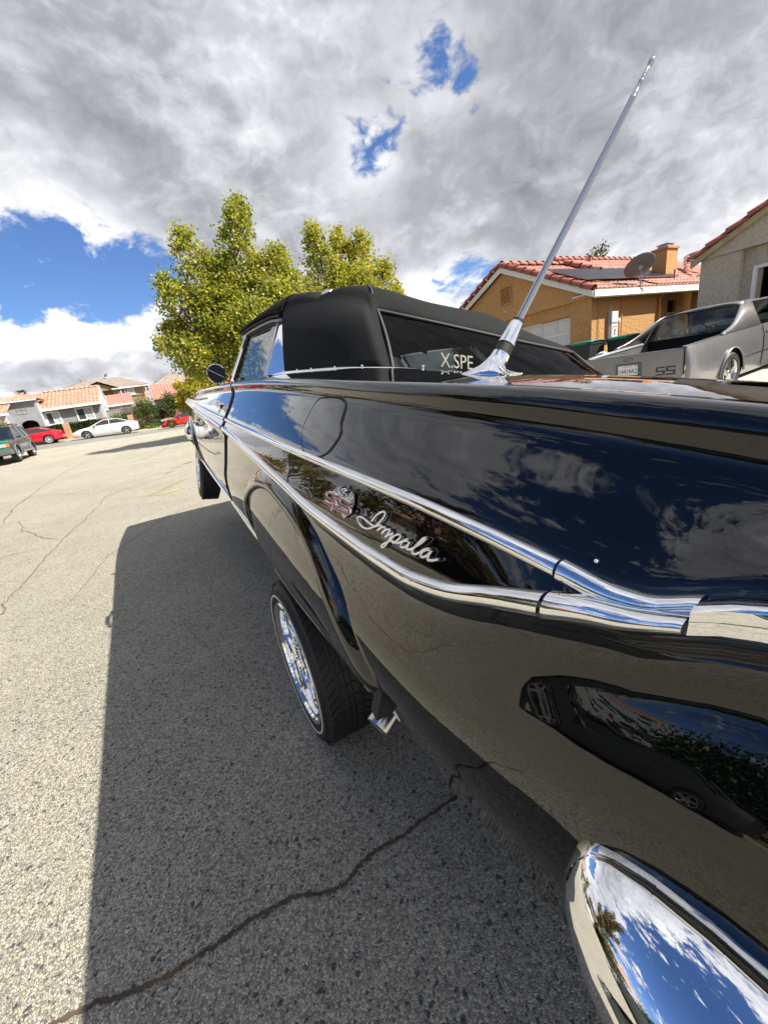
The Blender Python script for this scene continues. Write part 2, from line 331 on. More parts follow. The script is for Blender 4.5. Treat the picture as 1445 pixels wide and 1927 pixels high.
M['leaf_pale'] = leaf_mat('pale_dry_leaf', [(0.0, (0.09, 0.11, 0.03)), (0.5, (0.23, 0.20, 0.07)), (1.0, (0.40, 0.27, 0.14))], 0.35)
M['leaf_hedge'] = leaf_mat('hedge_leaf', [(0.0, (0.015, 0.035, 0.008)), (0.7, (0.035, 0.07, 0.018)), (1.0, (0.08, 0.12, 0.03))], 0.2)
M['leaf_shrub'] = leaf_mat('shrub_leaf', [(0.0, (0.035, 0.07, 0.014)), (0.6, (0.085, 0.14, 0.03)), (1.0, (0.18, 0.20, 0.06))], 0.3)
M['leaf_olive'] = leaf_mat('olive_leaf', [(0.0, (0.04, 0.05, 0.02)), (0.6, (0.10, 0.11, 0.045)), (1.0, (0.19, 0.18, 0.09))], 0.3)
M['leaf_rust'] = leaf_mat('rusty_leaf', [(0.0, (0.06, 0.06, 0.018)), (0.6, (0.16, 0.12, 0.04)), (1.0, (0.33, 0.14, 0.07))], 0.3)
M['palm'] = leaf_mat('palm_leaf', [(0.0, (0.02, 0.035, 0.012)), (1.0, (0.06, 0.085, 0.03))], 0.2)

# ---------------------------------------------------------------- mesh builder
class MB:
    def __init__(s): s.v = []; s.f = []
    def add(s, vs, fs):
        o = len(s.v); s.v += [tuple(p) for p in vs]; s.f += [tuple(i + o for i in f) for f in fs]; return s
    def box(s, x0, x1, y0, y1, z0, z1):
        return s.add([(x0, y0, z0), (x1, y0, z0), (x1, y1, z0), (x0, y1, z0), (x0, y0, z1), (x1, y0, z1), (x1, y1, z1), (x0, y1, z1)],
                     [(3, 2, 1, 0), (4, 5, 6, 7), (0, 1, 5, 4), (1, 2, 6, 5), (2, 3, 7, 6), (3, 0, 4, 7)])
    def obox(s, c, ax, ay, az):
        """box from centre and three half-axis vectors"""
        c, ax, ay, az = map(Vector, (c, ax, ay, az))
        vs = [c + ax * i + ay * j + az * k for k in (-1, 1) for j in (-1, 1) for i in (-1, 1)]
        return s.add(vs, [(0, 2, 3, 1), (4, 5, 7, 6), (0, 1, 5, 4), (1, 3, 7, 5), (3, 2, 6, 7), (2, 0, 4, 6)])
    def prism(s, poly, ext):
        """3-D polygon extruded by vector ext"""
        n = len(poly); e = Vector(ext)
        vs = [Vector(p) for p in poly] + [Vector(p) + e for p in poly]
        fs = [tuple(range(n))[::-1], tuple(range(n, 2 * n))] + [(i, (i + 1) % n, (i + 1) % n + n, i + n) for i in range(n)]
        return s.add(vs, fs)
    def grid(s, rows, closed=False, flip=False):
        nr, nc = len(rows), len(rows[0]); vs = [p for r in rows for p in r]; fs = []
        for i in range(nr - 1):
            for j in range(nc if closed else nc - 1):
                a, b = i * nc + j, i * nc + (j + 1) % nc
                q = (a, b, b + nc, a + nc)
                fs.append(q[::-1] if flip else q)
        return s.add(vs, fs)
    def tube(s, path, r, n=8, cap=True, flat=None):
        path = [Vector(p) for p in path]; rows = []; up = Vector((0, 0, 1))
        for i, p in enumerate(path):
            d = (path[min(i + 1, len(path) - 1)] - path[max(i - 1, 0)]).normalized()
            a = d.cross(up)
            if a.length < 1e-4: a = d.cross(Vector((0, 1, 0)))
            a.normalize(); b = a.cross(d); up = b
            rr = r[i] if hasattr(r, '__len__') else r
            rows.append([p + (a * math.cos(2 * PI * k / n) + b * math.sin(2 * PI * k / n) * (flat or 1)) * rr for k in range(n)])
        s.grid(rows, True)
        if cap:
            o = len(s.v); s.f.append(tuple(o - n + k for k in range(n))); o2 = o - n * len(path); s.f.append(tuple(o2 + k for k in range(n))[::-1])
        return s
    def lathe(s, prof, o=(0, 0, 0), axis=(0, 0, 1), n=24, sx=1.0, ref=None, cap=False):
        """prof: list of (radius, height along axis)"""
        o = Vector(o); z = Vector(axis).normalized(); a = Vector(ref) if ref else (Vector((0, 0, 1)) if abs(z.z) < 0.9 else Vector((0, 1, 0)))
        a = (a - z * a.dot(z)).normalized(); b = z.cross(a)
        rows = [[o + z * h + (a * math.cos(2 * PI * k / n) * sx + b * math.sin(2 * PI * k / n)) * r for k in range(n)] for r, h in prof]
        s.grid(rows, True)
        if cap:
            q = len(s.v); s.f.append(tuple(q - n + k for k in range(n))); q2 = q - n * len(prof); s.f.append(tuple(q2 + k for k in range(n))[::-1])
        return s
    def disc(s, c, axis, r, n=20):
        c = Vector(c); z = Vector(axis).normalized(); a = z.orthogonal().normalized(); b = z.cross(a)
        return s.add([c + (a * math.cos(2 * PI * k / n) + b * math.sin(2 * PI * k / n)) * r for k in range(n)], [tuple(range(n))])
    def build(s, name, mat, parent=None, smooth=None, bevel=0.0, kind=None, solid=0.0, loc=None):
        me = bpy.data.meshes.new(name); me.from_pydata(s.v, [], s.f); me.update()
        ob = bpy.data.objects.new(name, me); C.objects.link(ob)
        me.materials.append(M[mat] if isinstance(mat, str) else mat)
        if smooth is not None:
            me.polygons.foreach_set('use_smooth', [True] * len(me.polygons))
            if smooth < 180: me.set_sharp_from_angle(angle=math.radians(smooth))
        if solid:
            sm = ob.modifiers.new('solid', 'SOLIDIFY'); sm.thickness = solid; sm.offset = -1
        if bevel:
            bm_ = ob.modifiers.new('bevel', 'BEVEL'); bm_.width = bevel; bm_.segments = 2; bm_.limit_method = 'ANGLE'; bm_.angle_limit = math.radians(40)
        if parent is not None: ob.parent = parent
        if kind: ob['kind'] = kind
        if loc is not None: ob.location = loc
        return ob

def tag(o, label=None, cat=None, group=None, kind=None):
    if label: o['label'] = label
    if cat: o['category'] = cat
    if group: o['group'] = group
    if kind: o['kind'] = kind
    return o
def thing(name, label, cat, loc=(0, 0, 0), rot=(0, 0, 0), group=None):
    o = bpy.data.objects.new(name, None); o.empty_display_size = 0.2; C.objects.link(o)
    o.location = loc; o.rotation_euler = rot
    return tag(o, label, cat, group)
def copy_part(src, parent, loc=None, rot=None, scale=None):
    o = src.copy(); C.objects.link(o); o.parent = parent
    if loc is not None: o.location = loc
    if rot is not None: o.rotation_euler = rot
    if scale is not None: o.scale = scale
    return o
def text_mesh(txt, size, ext=0.0, font=None, align='CENTER'):
    cu = bpy.data.curves.new('lettering', 'FONT'); cu.body = txt; cu.size = size; cu.extrude = ext; cu.align_x = align; cu.align_y = 'CENTER'; cu.resolution_u = 3
    ob = bpy.data.objects.new('lettering', cu); C.objects.link(ob)
    dg = bpy.context.evaluated_depsgraph_get(); me = bpy.data.meshes.new_from_object(ob.evaluated_get(dg))
    bpy.data.objects.remove(ob); return me
def text(name, txt, size, mat, parent, o, xdir, ydir, ext=0.001, shear=0.0, sxs=1.0):
    """lettering as geometry at origin o, reading along xdir, up along ydir"""
    me = text_mesh(txt, size, ext); me.materials.append(M[mat])
    x = Vector(xdir).normalized(); y = Vector(ydir).normalized(); z = x.cross(y)
    for v in me.vertices:
        p = v.co; v.co = Vector(o) + x * (p.x * sxs + p.y * shear) + y * p.y + z * p.z
    me.name = name
    ob = bpy.data.objects.new(name, me); C.objects.link(ob)
    if parent is not None: ob.parent = parent
    return ob
def lerp(a, b, t): return a + (b - a) * t
def interp(tab, x):
    """smooth (cosine free) piecewise linear table lookup, tab sorted by key"""
    xs = [p[0] for p in tab]; ys = [p[1] for p in tab]
    return float(np.interp(x, xs, ys))
def sinterp(tab, x):
    """monotone-ish cubic hermite lookup"""
    n = len(tab)
    if x <= tab[0][0]: return tab[0][1]
    if x >= tab[-1][0]: return tab[-1][1]
    i = 0
    while tab[i + 1][0] < x: i += 1
    x0, y0 = tab[i]; x1, y1 = tab[i + 1]; h = x1 - x0
    def sl(k):
        if k <= 0 or k >= n - 1: return (tab[min(k + 1, n - 1)][1] - tab[max(k - 1, 0)][1]) / (tab[min(k + 1, n - 1)][0] - tab[max(k - 1, 0)][0])
        a = (tab[k][1] - tab[k - 1][1]) / (tab[k][0] - tab[k - 1][0]); b = (tab[k + 1][1] - tab[k][1]) / (tab[k + 1][0] - tab[k][0])
        return 0.0 if a * b <= 0 else 2 * a * b / (a + b)
    m0, m1 = sl(i), sl(i + 1); t = (x - x0) / h
    return (2 * t**3 - 3 * t**2 + 1) * y0 + (t**3 - 2 * t**2 + t) * h * m0 + (-2 * t**3 + 3 * t**2) * y1 + (t**3 - t**2) * h * m1
def catmull(pts, sub):
    out = []; n = len(pts)
    for i in range(n - 1):
        p0, p1, p2, p3 = pts[max(i - 1, 0)], pts[i], pts[i + 1], pts[min(i + 2, n - 1)]
        for k in range(sub):
            t = k / sub
            out.append(tuple(0.5 * (2 * b + (c - a) * t + (2 * a - 5 * b + 4 * c - d) * t * t + (3 * b - a - 3 * c + d) * t**3) for a, b, c, d in zip(p0, p1, p2, p3)))
    out.append(tuple(pts[-1])); return out
def sstep(a, b, x):
    t = min(1, max(0, (x - a) / (b - a))); return t * t * (3 - 2 * t)
def elev(x, y):
    """the street rises a little towards the far junction"""
    return sstep(22, 40, y) * (0.06 + 0.045 * max(0.0, min(16, 1 - x)))

# ---------------------------------------------------------------- leaves: many small folded blades in one mesh
def leaves(name, mat, pts, size, parent=None, kind=None, tone=None, flat=0.0, aspect=1.25, seed=0, updir=None):
    g = np.random.default_rng(seed + 11)
    pts = np.asarray(pts, float); n = len(pts)
    d = g.normal(size=(n, 3)); d[:, 2] = d[:, 2] * (1 - flat) - 0.25
    d /= np.linalg.norm(d, axis=1)[:, None]
    nn = g.normal(size=(n, 3)); nn[:, 2] = np.abs(nn[:, 2]) + 0.6
    s = np.cross(nn, d); s /= np.linalg.norm(s, axis=1)[:, None] + 1e-9
    up = np.cross(d, s)
    L = size * g.uniform(0.65, 1.3, n)[:, None]; W = L * 0.5 / aspect * 1.6
    fold = g.uniform(0.05, 0.35, n)[:, None]
    a = pts; b = pts + d * L * 0.45 + s * W * 0.6 + up * L * fold * 0.5; c = pts + d * L; e = pts + d * L * 0.45 - s * W * 0.6 + up * L * fold * 0.5
    v = np.stack([a, b, c, e], 1).reshape(-1, 3)
    me = bpy.data.meshes.new(name)
    me.vertices.add(4 * n); me.vertices.foreach_set('co', v.astype(np.float32).ravel())
    tri = np.array([[0, 1, 2], [0, 2, 3]]); li = (np.arange(n)[:, None, None] * 4 + tri[None]).reshape(-1)
    me.loops.add(6 * n); me.loops.foreach_set('vertex_index', li.astype(np.int32))
    me.polygons.add(2 * n); me.polygons.foreach_set('loop_start', (np.arange(2 * n) * 3).astype(np.int32)); me.polygons.foreach_set('loop_total', np.full(2 * n, 3, np.int32))
    t = g.uniform(0, 1, n) if tone is None else np.clip(np.asarray(tone) + g.normal(0, 0.13, n), 0, 1)
    at = me.attributes.new('tone', 'FLOAT', 'POINT'); at.data.foreach_set('value', np.repeat(t, 4).astype(np.float32))
    me.update(); me.validate()
    me.materials.append(M[mat])
    ob = bpy.data.objects.new(name, me); C.objects.link(ob)
    if parent is not None: ob.parent = parent
    if kind: ob['kind'] = kind
    return ob

def make_tree(name, label, loc, height, spread, mat='leaf_sycamore', leaf=0.15, n_leaves=20000, trunk_h=1.8, r0=0.16, limbs=15, seed=1, group=None, low=0.1, cat='tree', toneb=0.5, spire=0.5, trunk_name='trunk'):
    g = random.Random(seed)
    t = thing(name, label, cat, loc, group=group)
    tr = MB(); tips = []
    lean = (g.uniform(-.15, .15), g.uniform(-.15, .15))
    top = Vector((lean[0], lean[1], trunk_h))
    tr.tube([(0, 0, -0.1), (lean[0] * .3, lean[1] * .3, trunk_h * .5), top, (lean[0] * 2, lean[1] * 2, height * .62)], [r0 * 1.25, r0, r0 * .8, r0 * .25], 10)
    segs = []
    for i in range(limbs):
        f = i / (limbs - 1)
        az = i * 2.399 + g.uniform(-.3, .3)
        el = math.radians(lerp(8 - 30 * low, 82, f ** 0.9) + g.uniform(-6, 6))
        z0 = lerp(trunk_h * .8, height * .45, f ** 1.3)
        env = spread * (1 - 0.55 * f) if f < .5 else spread * (0.72 - .5 * (f - .5))
        if el < math.radians(50): ln = env * g.uniform(.85, 1.08)
        else: ln = (height - z0) * g.uniform(.72, 1.0)
        d = Vector((math.cos(az) * math.cos(el), math.sin(az) * math.cos(el), math.sin(el)))
        p0 = Vector((lean[0], lean[1], z0)); p1 = p0 + d * ln * .55 + Vector((0, 0, ln * .06)); p2 = p0 + d * ln + Vector((0, 0, ln * lerp(-.02, .1, f)))
        r = r0 * .45 * (1 - .4 * f)
        tr.tube([p0, p1, p2], [r, r * .55, r * .15], 6)
        segs.append((p0, p1, p2, ln))
        ns = int(10 + ln * 3.5)
        for k in range(ns):
            u = lerp(.22, 1.0, (k + g.random()) / ns)
            q = p0.lerp(p1, u * 2) if u < .5 else p1.lerp(p2, u * 2 - 1)
            a2 = g.uniform(0, 2 * PI); sl = ln * lerp(.34, .10, u) * g.uniform(.6, 1.2)
            sd_ = (d * .7 + Vector((math.cos(a2), math.sin(a2), g.uniform(-.1, .9) + spire * .5)) * .8).normalized()
            q2 = q + sd_ * sl
            tr.tube([q, q2], [r * .22, r * .06], 4, cap=False)
            tips.append((q, q2, sl))
    P_ = []; T_ = []
    tot = sum(x[2] + .15 for x in tips)
    for q, q2, sl in tips:
        m = max(4, int(n_leaves * (sl + .15) / tot)); tn = g.uniform(-.22, .25) + toneb
        for k in range(m):
            u = g.random() ** .8; rad = lerp(.34, .12, u) * (0.6 + .25 * spread / 3)
            p = q.lerp(q2, u) + Vector((g.gauss(0, rad), g.gauss(0, rad), g.gauss(0, rad * .8)))
            P_.append(p); T_.append(tn)
    tr.build(trunk_name, 'bark', t, smooth=60)
    leaves('crown', mat, P_, leaf, t, tone=T_, seed=seed, kind='stuff')
    return t
def lobe_tree(name, label, loc, lobes, mat, leaf, n_leaves, trunk_h, r0=0.16, seed=1, group=None, cat='tree', toneb=0.5, clump=.24):
    """lobes: (base centre, tip, radius) in tree coordinates - each a leafy bough that tapers to its tip"""
    g = random.Random(seed); G_ = np.random.default_rng(seed); t = thing(name, label, cat, loc, group=group); tr = MB()
    tr.tube([(0, 0, -.1), (.05, 0, trunk_h * .6), (0, .05, trunk_h)], [r0 * 1.3, r0, r0 * .85], 12)
    vol = [max(.3, (Vector(b) - Vector(a)).length) * r * r for a, b, r in lobes]; tot = sum(vol); P_ = []; T_ = []
    for (a, b, r), v in zip(lobes, vol):
        a, b = Vector(a), Vector(b); ax = b - a; L_ = ax.length; d = ax.normalized(); s1 = d.orthogonal().normalized(); s2 = d.cross(s1)
        tr.tube([(0, .03, trunk_h * .92), Vector((0, 0, trunk_h)).lerp(a, .6) + Vector((0, 0, .1)), a, a.lerp(b, .5), b], [r0 * .55, r0 * .42, r0 * .30, r0 * .16, .008], 7)
        nc = max(8, int(n_leaves * v / tot / 34))
        for k in range(nc):
            u_ = g.random() ** .8; prof_ = math.sin(PI * min(1, .18 + u_ * .82)) ** .55 if u_ > .35 else .92
            rr = r * prof_ * (.35 + .65 * g.random() ** .45); th = g.uniform(0, 2 * PI)
            c = a + ax * (u_ * 1.02 - .06) + (s1 * math.cos(th) + s2 * math.sin(th)) * rr
            if g.random() < .55: tr.tube([a + ax * max(0, u_ - .22), c], [.016, .005], 4, cap=False)
            tn = toneb + g.uniform(-.24, .24); cs = clump * g.uniform(.5, 1.15) * (1.1 - .45 * u_)
            q = G_.normal(size=(34, 3)) * cs + np.array(c); P_.append(q); T_ += [tn] * 34
    tr.build('trunk', 'bark', t, smooth=60)
    leaves('crown', mat, np.concatenate(P_), leaf, t, tone=T_, seed=seed, kind='stuff')
    return t
def bush(name, label, loc, rad, mat, n, leaf, seed=1, cat='shrub', group=None, toneb=0.5, stems=True):
    g = np.random.default_rng(seed); t = thing(name, label, cat, loc, group=group)
    rx, ry, rz = rad; cl = []
    for k in range(26):
        d = g.normal(size=3); d /= np.linalg.norm(d); d[2] = abs(d[2]) if g.random() < .8 else d[2] * .5
        q = np.array([d[0] * rx, d[1] * ry, rz * .55 + d[2] * rz * .6]) * g.uniform(.55, 1.0); cl.append((q, g.uniform(-.2, .2)))
    P_ = []; T_ = []
    for i in range(n):
        q, tn = cl[i % len(cl)]; P_.append(q + g.normal(size=3) * np.array([rx, ry, rz]) * .2); T_.append(toneb + tn)
    P_ = np.array(P_); P_[:, 2] = np.maximum(P_[:, 2], 0.02)
    if stems:
        m = MB()
        for q, _ in cl[:12]: m.tube([(q[0] * .1, q[1] * .1, -.05), (q[0] * .5, q[1] * .5, q[2] * .5), tuple(q)], [.025, .016, .006], 5, cap=False)
        m.build('stem', 'bark', t, smooth=60)
    leaves('foliage', mat, P_, leaf, t, tone=T_, seed=seed, kind='stuff')
    return t

# ================================================================ SETTING: ground, roads, kerbs
def sheet(name, x0, x1, y0, y1, mat, dz, nx=None, ny=None, kind='structure', label=None):
    nx = nx or max(1, int((x1 - x0) / 1.5)); ny = ny or max(1, int((y1 - y0) / 1.0))
    rows = [[(lerp(x0, x1, i / nx), lerp(y0, y1, j / ny), elev(lerp(x0, x1, i / nx), lerp(y0, y1, j / ny)) + dz) for i in range(nx + 1)] for j in range(ny + 1)]
    return MB().grid(rows)
gx = [-1500, -400, -150] + list(range(-80, 81, 4)) + [150, 400, 1500]; gy = [-1500, -400, -100] + list(range(-40, 81, 2)) + [150, 400, 1500]
tag(MB().grid([[(x, y, elev(x, y) - 0.03) for x in gx] for y in gy]).build('ground', 'dirt', smooth=180), kind='structure')
KL, KR = -8.4, 3.1          # kerb lines of the street
rd = sheet('road', KL, KR, -30, 33.0, 'road', 0)
rd2 = sheet('cross', -60, 60, 33.0, 40.9, 'road', 0)
tag(rd.build('road', 'road', smooth=180), kind='structure'); tag(rd2.build('cross_street', 'road2', smooth=180), kind='structure')
for (a, b, nm) in ((KR, KR + 0.16, 'kerb'), (KL - 0.16, KL, 'kerb')):
    k = MB()
    ys = list(np.linspace(-30, 31.5, 60))
    for i in range(len(ys) - 1):
        y0, y1 = ys[i], ys[i + 1] - 0.006; e0 = elev(a, y0)
        h = 0.13
        if a > 0 and -3.2 < y0 < 5.4: h = 0.03      # dropped kerb at the driveway
        k.box(a, b, y0, y1, e0 - 0.1, e0 + h)
    tag(k.build('kerb', 'kerb'), kind='structure')
k = MB(); xs = np.linspace(-50, 50, 70)
for i in range(len(xs) - 1):
    e0 = elev(xs[i], 41); k.box(xs[i], xs[i + 1] - 0.006, 40.9, 41.06, e0 - .2, e0 + 0.12)
tag(k.build('kerb', 'kerb'), kind='structure')
for s_, x0_, x1_ in ((0, -50, KL - 1.5), (1, KR + 1.5, 50)):
    k = MB(); xs = np.linspace(x0_, x1_, 40)
    for i in range(len(xs) - 1):
        e0 = elev(xs[i], 33); k.box(xs[i], xs[i + 1] - .006, 32.84, 33.0, e0 - .2, e0 + .12)
    tag(k.build('kerb', 'kerb'), kind='structure')
def gutter(x0, x1, y0, y1):
    return sheet('g', x0, x1, y0, y1, '', 0.004)
g_ = gutter(-50, 50, 40.35, 40.89)
tag(g_.build('gutter', 'kerb', smooth=180), kind='structure')
g_ = gutter(KR - .45, KR - .01, -30, 31.5); tag(g_.build('gutter', 'kerb', smooth=180), kind='structure')
# pavements
wk = sheet('pavement', KR + .16, KR + 1.5, -30, 31, '', 0.11); tag(wk.build('pavement', 'walk', smooth=180), kind='structure')
wk = sheet('pavement', KL - 1.6, KL - .16, -30, 31, '', 0.11); tag(wk.build('pavement', 'walk', smooth=180), kind='structure')
wk = sheet('pavement', -50, 50, 41.06, 42.3, '', 0.11); tag(wk.build('pavement', 'walk', smooth=180), kind='structure')
# far lawns rising towards the houses
def bank(x0, x1, y0, y1, h0, h1, name, mat, nx=16, ny=6):
    return tag(MB().grid([[(x, y, elev(x, y) + lerp(h0, h1, (y - y0) / (y1 - y0))) for x in np.linspace(x0, x1, nx)] for y in np.linspace(y0, y1, ny)]).build(name, mat, smooth=180), kind='structure')
bank(-30, -2.6, 42.3, 60, .3, .75, 'front_yard', 'dirt')
bank(-2.58, 26, 42.3, 60, .12, .85, 'lawn', 'lawn')
bank(KR + 1.5, 40, 6.2, 31, .12, .15, 'lawn', 'lawn')
bank(-40, KL - 1.6, -30, 31, .12, .2, 'front_yard', 'dirt')
# driveway, sloping up to the garages
dr = []
for y in np.linspace(-2.9, 5.2, 6): dr.append([(x, y, 0.02 + 0.30 * sstep(KR, 13, x) * .9 + (0.115 if x > KR + .2 else 0.0)) for x in np.linspace(KR + .01, 13.2, 14)])
tag(MB().grid(dr).build('driveway', 'drive', smooth=180), kind='structure')
dj = MB()
for x in (6.3, 9.6): dj.box(x, x + .012, -2.9, 5.2, .0, 0.02 + 0.27 * sstep(KR, 13, x) + .118)
tag(dj.build('driveway_joint', 'crackline'), kind='structure')
bank(KR + 1.5, 40, -30, -2.9, .12, .15, 'front_yard', 'dirt')
bank(KR + 1.5, 12.4, 5.2, 6.2, .12, .15, 'front_yard', 'dirt')
# neighbour's driveway
tag(MB().grid([[(x, y, 0.16 + 0.2 * sstep(KR, 13, x)) for x in np.linspace(KR + .2, 12.8, 8)] for y in (8.6, 14.6)]).build('driveway', 'drive', smooth=180), kind='structure')

# ---- cracks in the asphalt: ragged ribbons a few millimetres deep in dirt
def crack(pts, wd, mat='crackfill', seed=0, jag=0.6, dz=0.0035, sub=10):
    g = random.Random(seed); P0 = []
    for i in range(len(pts) - 1):
        for k in range(sub):
            t = k / sub; x = lerp(pts[i][0], pts[i + 1][0], t); y = lerp(pts[i][1], pts[i + 1][1], t)
            P0.append((x + g.gauss(0, wd * jag), y + g.gauss(0, wd * jag)))
    P0.append(pts[-1]); L_ = []; R_ = []
    n = len(P0)
    for i, p in enumerate(P0):
        a = P0[max(i - 1, 0)]; b = P0[min(i + 1, n - 1)]; d = Vector((b[0] - a[0], b[1] - a[1])).normalized(); nn = Vector((-d.y, d.x))
        taper = min(1, i / 3, (n - 1 - i) / 3 + .1)
        w1 = wd * g.uniform(.35, 1.1) * taper; w2 = wd * g.uniform(.35, 1.1) * taper
        L_.append((p[0] + nn.x * w1, p[1] + nn.y * w1, elev(*p) + dz)); R_.append((p[0] - nn.x * w2, p[1] - nn.y * w2, elev(*p) + dz))
    return MB().grid([L_, R_], flip=True)
cr = crack([(-0.80, .80), (-0.53, .79), (-.44, .77), (-.38, .745), (-.32, .73), (-.28, .728), (-.22, .72), (-.18, .722), (-.13, .72), (-.08, .71), (-.03, .70), (.04, .66), (.08, .655), (.13, .67), (.19, .67), (.25, .66), (.32, .66), (.42, .655), (.6, .67), (.8, .62), (1.1, .66), (1.5, .6)], 0.0060, seed=12, jag=.2)
tag(cr.build('road_crack', 'crackfill'), kind='structure')
hair = MB()
for i, (pts, wd) in enumerate([
    ([(-1.9, .9), (-1.55, 1.9), (-1.35, 2.8), (-1.29, 3.44), (-1.33, 3.77), (-1.3, 4.11), (-1.29, 4.77), (-1.23, 5.62), (-1.13, 6.35), (-1.06, 7.89), (-.68, 8.46), (-.33, 8.6), (.4, 8.9), (1.4, 9.0)], .0075),
    ([(-2.9, 8.6), (-2.75, 9.3), (-2.54, 10.19), (-1.96, 9.59), (-1.58, 8.98), (-1.11, 8.54), (-.7, 8.5)], .008),
    ([(-2.3, 7.2), (-2.57, 9.37), (-2.7, 12.16), (-2.71, 14.55), (-2.54, 17.39), (-2.3, 22)], .011),
    ([(-4.6, 5.0), (-3.2, 6.0), (-2.9, 7.0), (-2.1, 7.4), (-1.8, 6.4), (-1.29, 5.4)], .008),
    ([(-.9, 3.1), (-.7, 4.2), (-.2, 5.2), (.4, 5.6)], .005),
    ([(-3.6, 2.2), (-3.0, 3.2), (-2.6, 4.6), (-1.7, 5.3), (-1.3, 5.2)], .006),
    ([(-6.5, 9), (-5, 10.5), (-3.8, 12), (-2.7, 12.2)], .011), ([(-1.1, 13), (-.2, 15), (.2, 18), (1.2, 24)], .014),
    ([(-7, 18), (-4.5, 19.5), (-2.5, 17.5), (0, 19)], .016)]):
    c_ = crack(pts, wd, seed=20 + i, jag=1.4, sub=8); hair.add(c_.v, c_.f)
tag(hair.build('road_crack', 'crackline'), kind='structure')
# faded red and yellow spray marks on the road
def blot(pts, seed):
    g = random.Random(seed); m = MB()
    for (x, y, sx_, sy_) in pts:
        for k in range(10):
            cx_, cy_ = x + g.gauss(0, sx_), y + g.gauss(0, sy_); r = g.uniform(.006, .022)
            m.add([(cx_ + r * 2.2 * math.cos(a) * g.uniform(.6, 1.2), cy_ + r * math.sin(a) * g.uniform(.6, 1.2), .0045 + k * 2e-4) for a in np.linspace(0, 2 * PI, 8)[:-1]], [tuple(range(7))])
    return m
M['spray_red'] = pm('red_spray_mark', (0.30, 0.13, 0.11), .9, 0, .3, 30); M['spray_yellow'] = pm('yellow_spray_mark', (0.42, 0.40, 0.19), .9, 0, .3, 30)
tag(blot([(-.05, 9.3, .06, .05), (.12, 9.9, .05, .05), (.3, 10.3, .07, .06), (.42, 10.4, .04, .05)], 4).build('road_marking', 'spray_red'), kind='structure')
tag(blot([(-.35 + .07 * k, 7.0 + .12 * k, .05, .012) for k in range(8)] + [(-.2 + .05 * k, 6.8 + .03 * k, .04, .01) for k in range(6)], 5).build('road_marking', 'spray_yellow'), kind='structure')

# ================================================================ the black convertible, standing tilted on raised suspension
CAR = thing('convertible_car', 'black classic convertible with black soft top and tall chrome antenna, filling the foreground', 'car')
CAR.matrix_world = Matrix(((0.9763, 0.0, 0.21644, 1.0896), (0.0123, 0.99838, -0.05547, 1.0457), (-0.21609, 0.05682, 0.97472, 0.0037), (0, 0, 0, 1)))
CAR.matrix_world = Matrix.Translation((0, 0, 1.13)) @ Matrix.Scale(0.905, 4) @ Matrix.Translation((0, 0, -1.13)) @ CAR.matrix_world
TC = [(-1.40, .925), (-.9, .932), (-.83, .937), (-.657, .948), (-.42, .958), (-.14, .968), (.19, .979), (.72, .988), (1.19, .985), (1.9, .972), (2.8, .945), (3.95, .885)]
TU = [(-1.40, .837), (-.98, .832), (-.92, .821), (-.885, .803), (-.85, .7865), (-.82, .783), (-.787, .785), (-.68, .790), (-.53, .794), (0, .797), (.24, .80), (1.03, .812), (1.87, .832), (2.9, .855), (3.95, .865)]
TL = [(-1.40, .823), (-.98, .818), (-.92, .807), (-.885, .7905), (-.85, .7755), (-.82, .767), (-.782, .753), (-.72, .731), (-.65, .705), (-.6, .693), (-.547, .685), (-.41, .681), (-.2, .683), (.07, .702), (.385, .728), (.766, .757), (1.38, .785), (2.0, .805), (2.9, .835), (3.95, .845)]
TB = [(-1.40, .40), (-.95, .362), (-.6, .335), (-.4, .338), (.2, .345), (.65, .343), (1.3, .365), (1.9, .375), (2.5, .395), (3.95, .42)]
def tap(y):
    k = 1.0
    if y > 2.4: k -= .085 * ((y - 2.4) / 1.55) ** 2
    if y < -1.05: k -= .11 * ((-1.05 - y) / .35) ** 2
    return k
def keyrow(y):
    zc, zu, zl, b = sinterp(TC, y), sinterp(TU, y), sinterp(TL, y), sinterp(TB, y)
    rb = sstep(-.45, -.95, y); T = tap(y); fr0 = sstep(-.3, .7, y)
    zl = min(zl, zu - .012)
    h = zl - b
    K = [(.900, zc + .010), (.926, zc + .006), (.936, zc - .003), (.939, zc - .013), (.935, zc - .026), (.934, zc - .040),
         (.946, zc - .062), (.975, lerp(zc - .062, zu + .02, .55)), (.996, zu + .018), (1.001, zu), (1.009, (zu + zl) / 2), (1.015, zl), (1.008, zl - .016),
         (lerp(.990, .999, fr0) - .008 * rb, zl - .034), (lerp(.983, .996, fr0) - .010 * rb, zl - .075), (lerp(.984, .994, fr0) - .004 * rb, zl - lerp(.42, .22, rb) * h), (lerp(.989, .993, fr0) + .010 * rb, zl - lerp(.58, .42, rb) * h), (.982 + .008 * rb, b + lerp(.27, .30, rb) * h), (.963, b + .12 * h), (.945, b)]
    return [(hw * T, z) for hw, z in K]
def prof(y): return catmull(keyrow(y), 3)
_pc = {}
def hw_at(y, z):
    k = round(y, 3)
    if k not in _pc: _pc[k] = sorted([(zz, hh) for hh, zz in prof(k)])
    return interp(_pc[k], z)
def S(y, z, off=0.0): return (-(hw_at(y, z) + off), y, z)      # point on the left flank
GAP = [(.30, 1.27), (.34, 1.25), (.464, 1.16), (.574, 1.10), (.69, 1.06), (.80, 1.01), (.863, 1.02), (.907, 1.08), (.932, 1.13), (.956, 1.20), (1.1, 1.21)]
def warp(y, z):
    """the shut line behind the door is bowed: columns near it follow it"""
    w_ = math.exp(-((y - 1.08) / .22) ** 2)
    return y + (interp(GAP, z) - 1.08) * w_
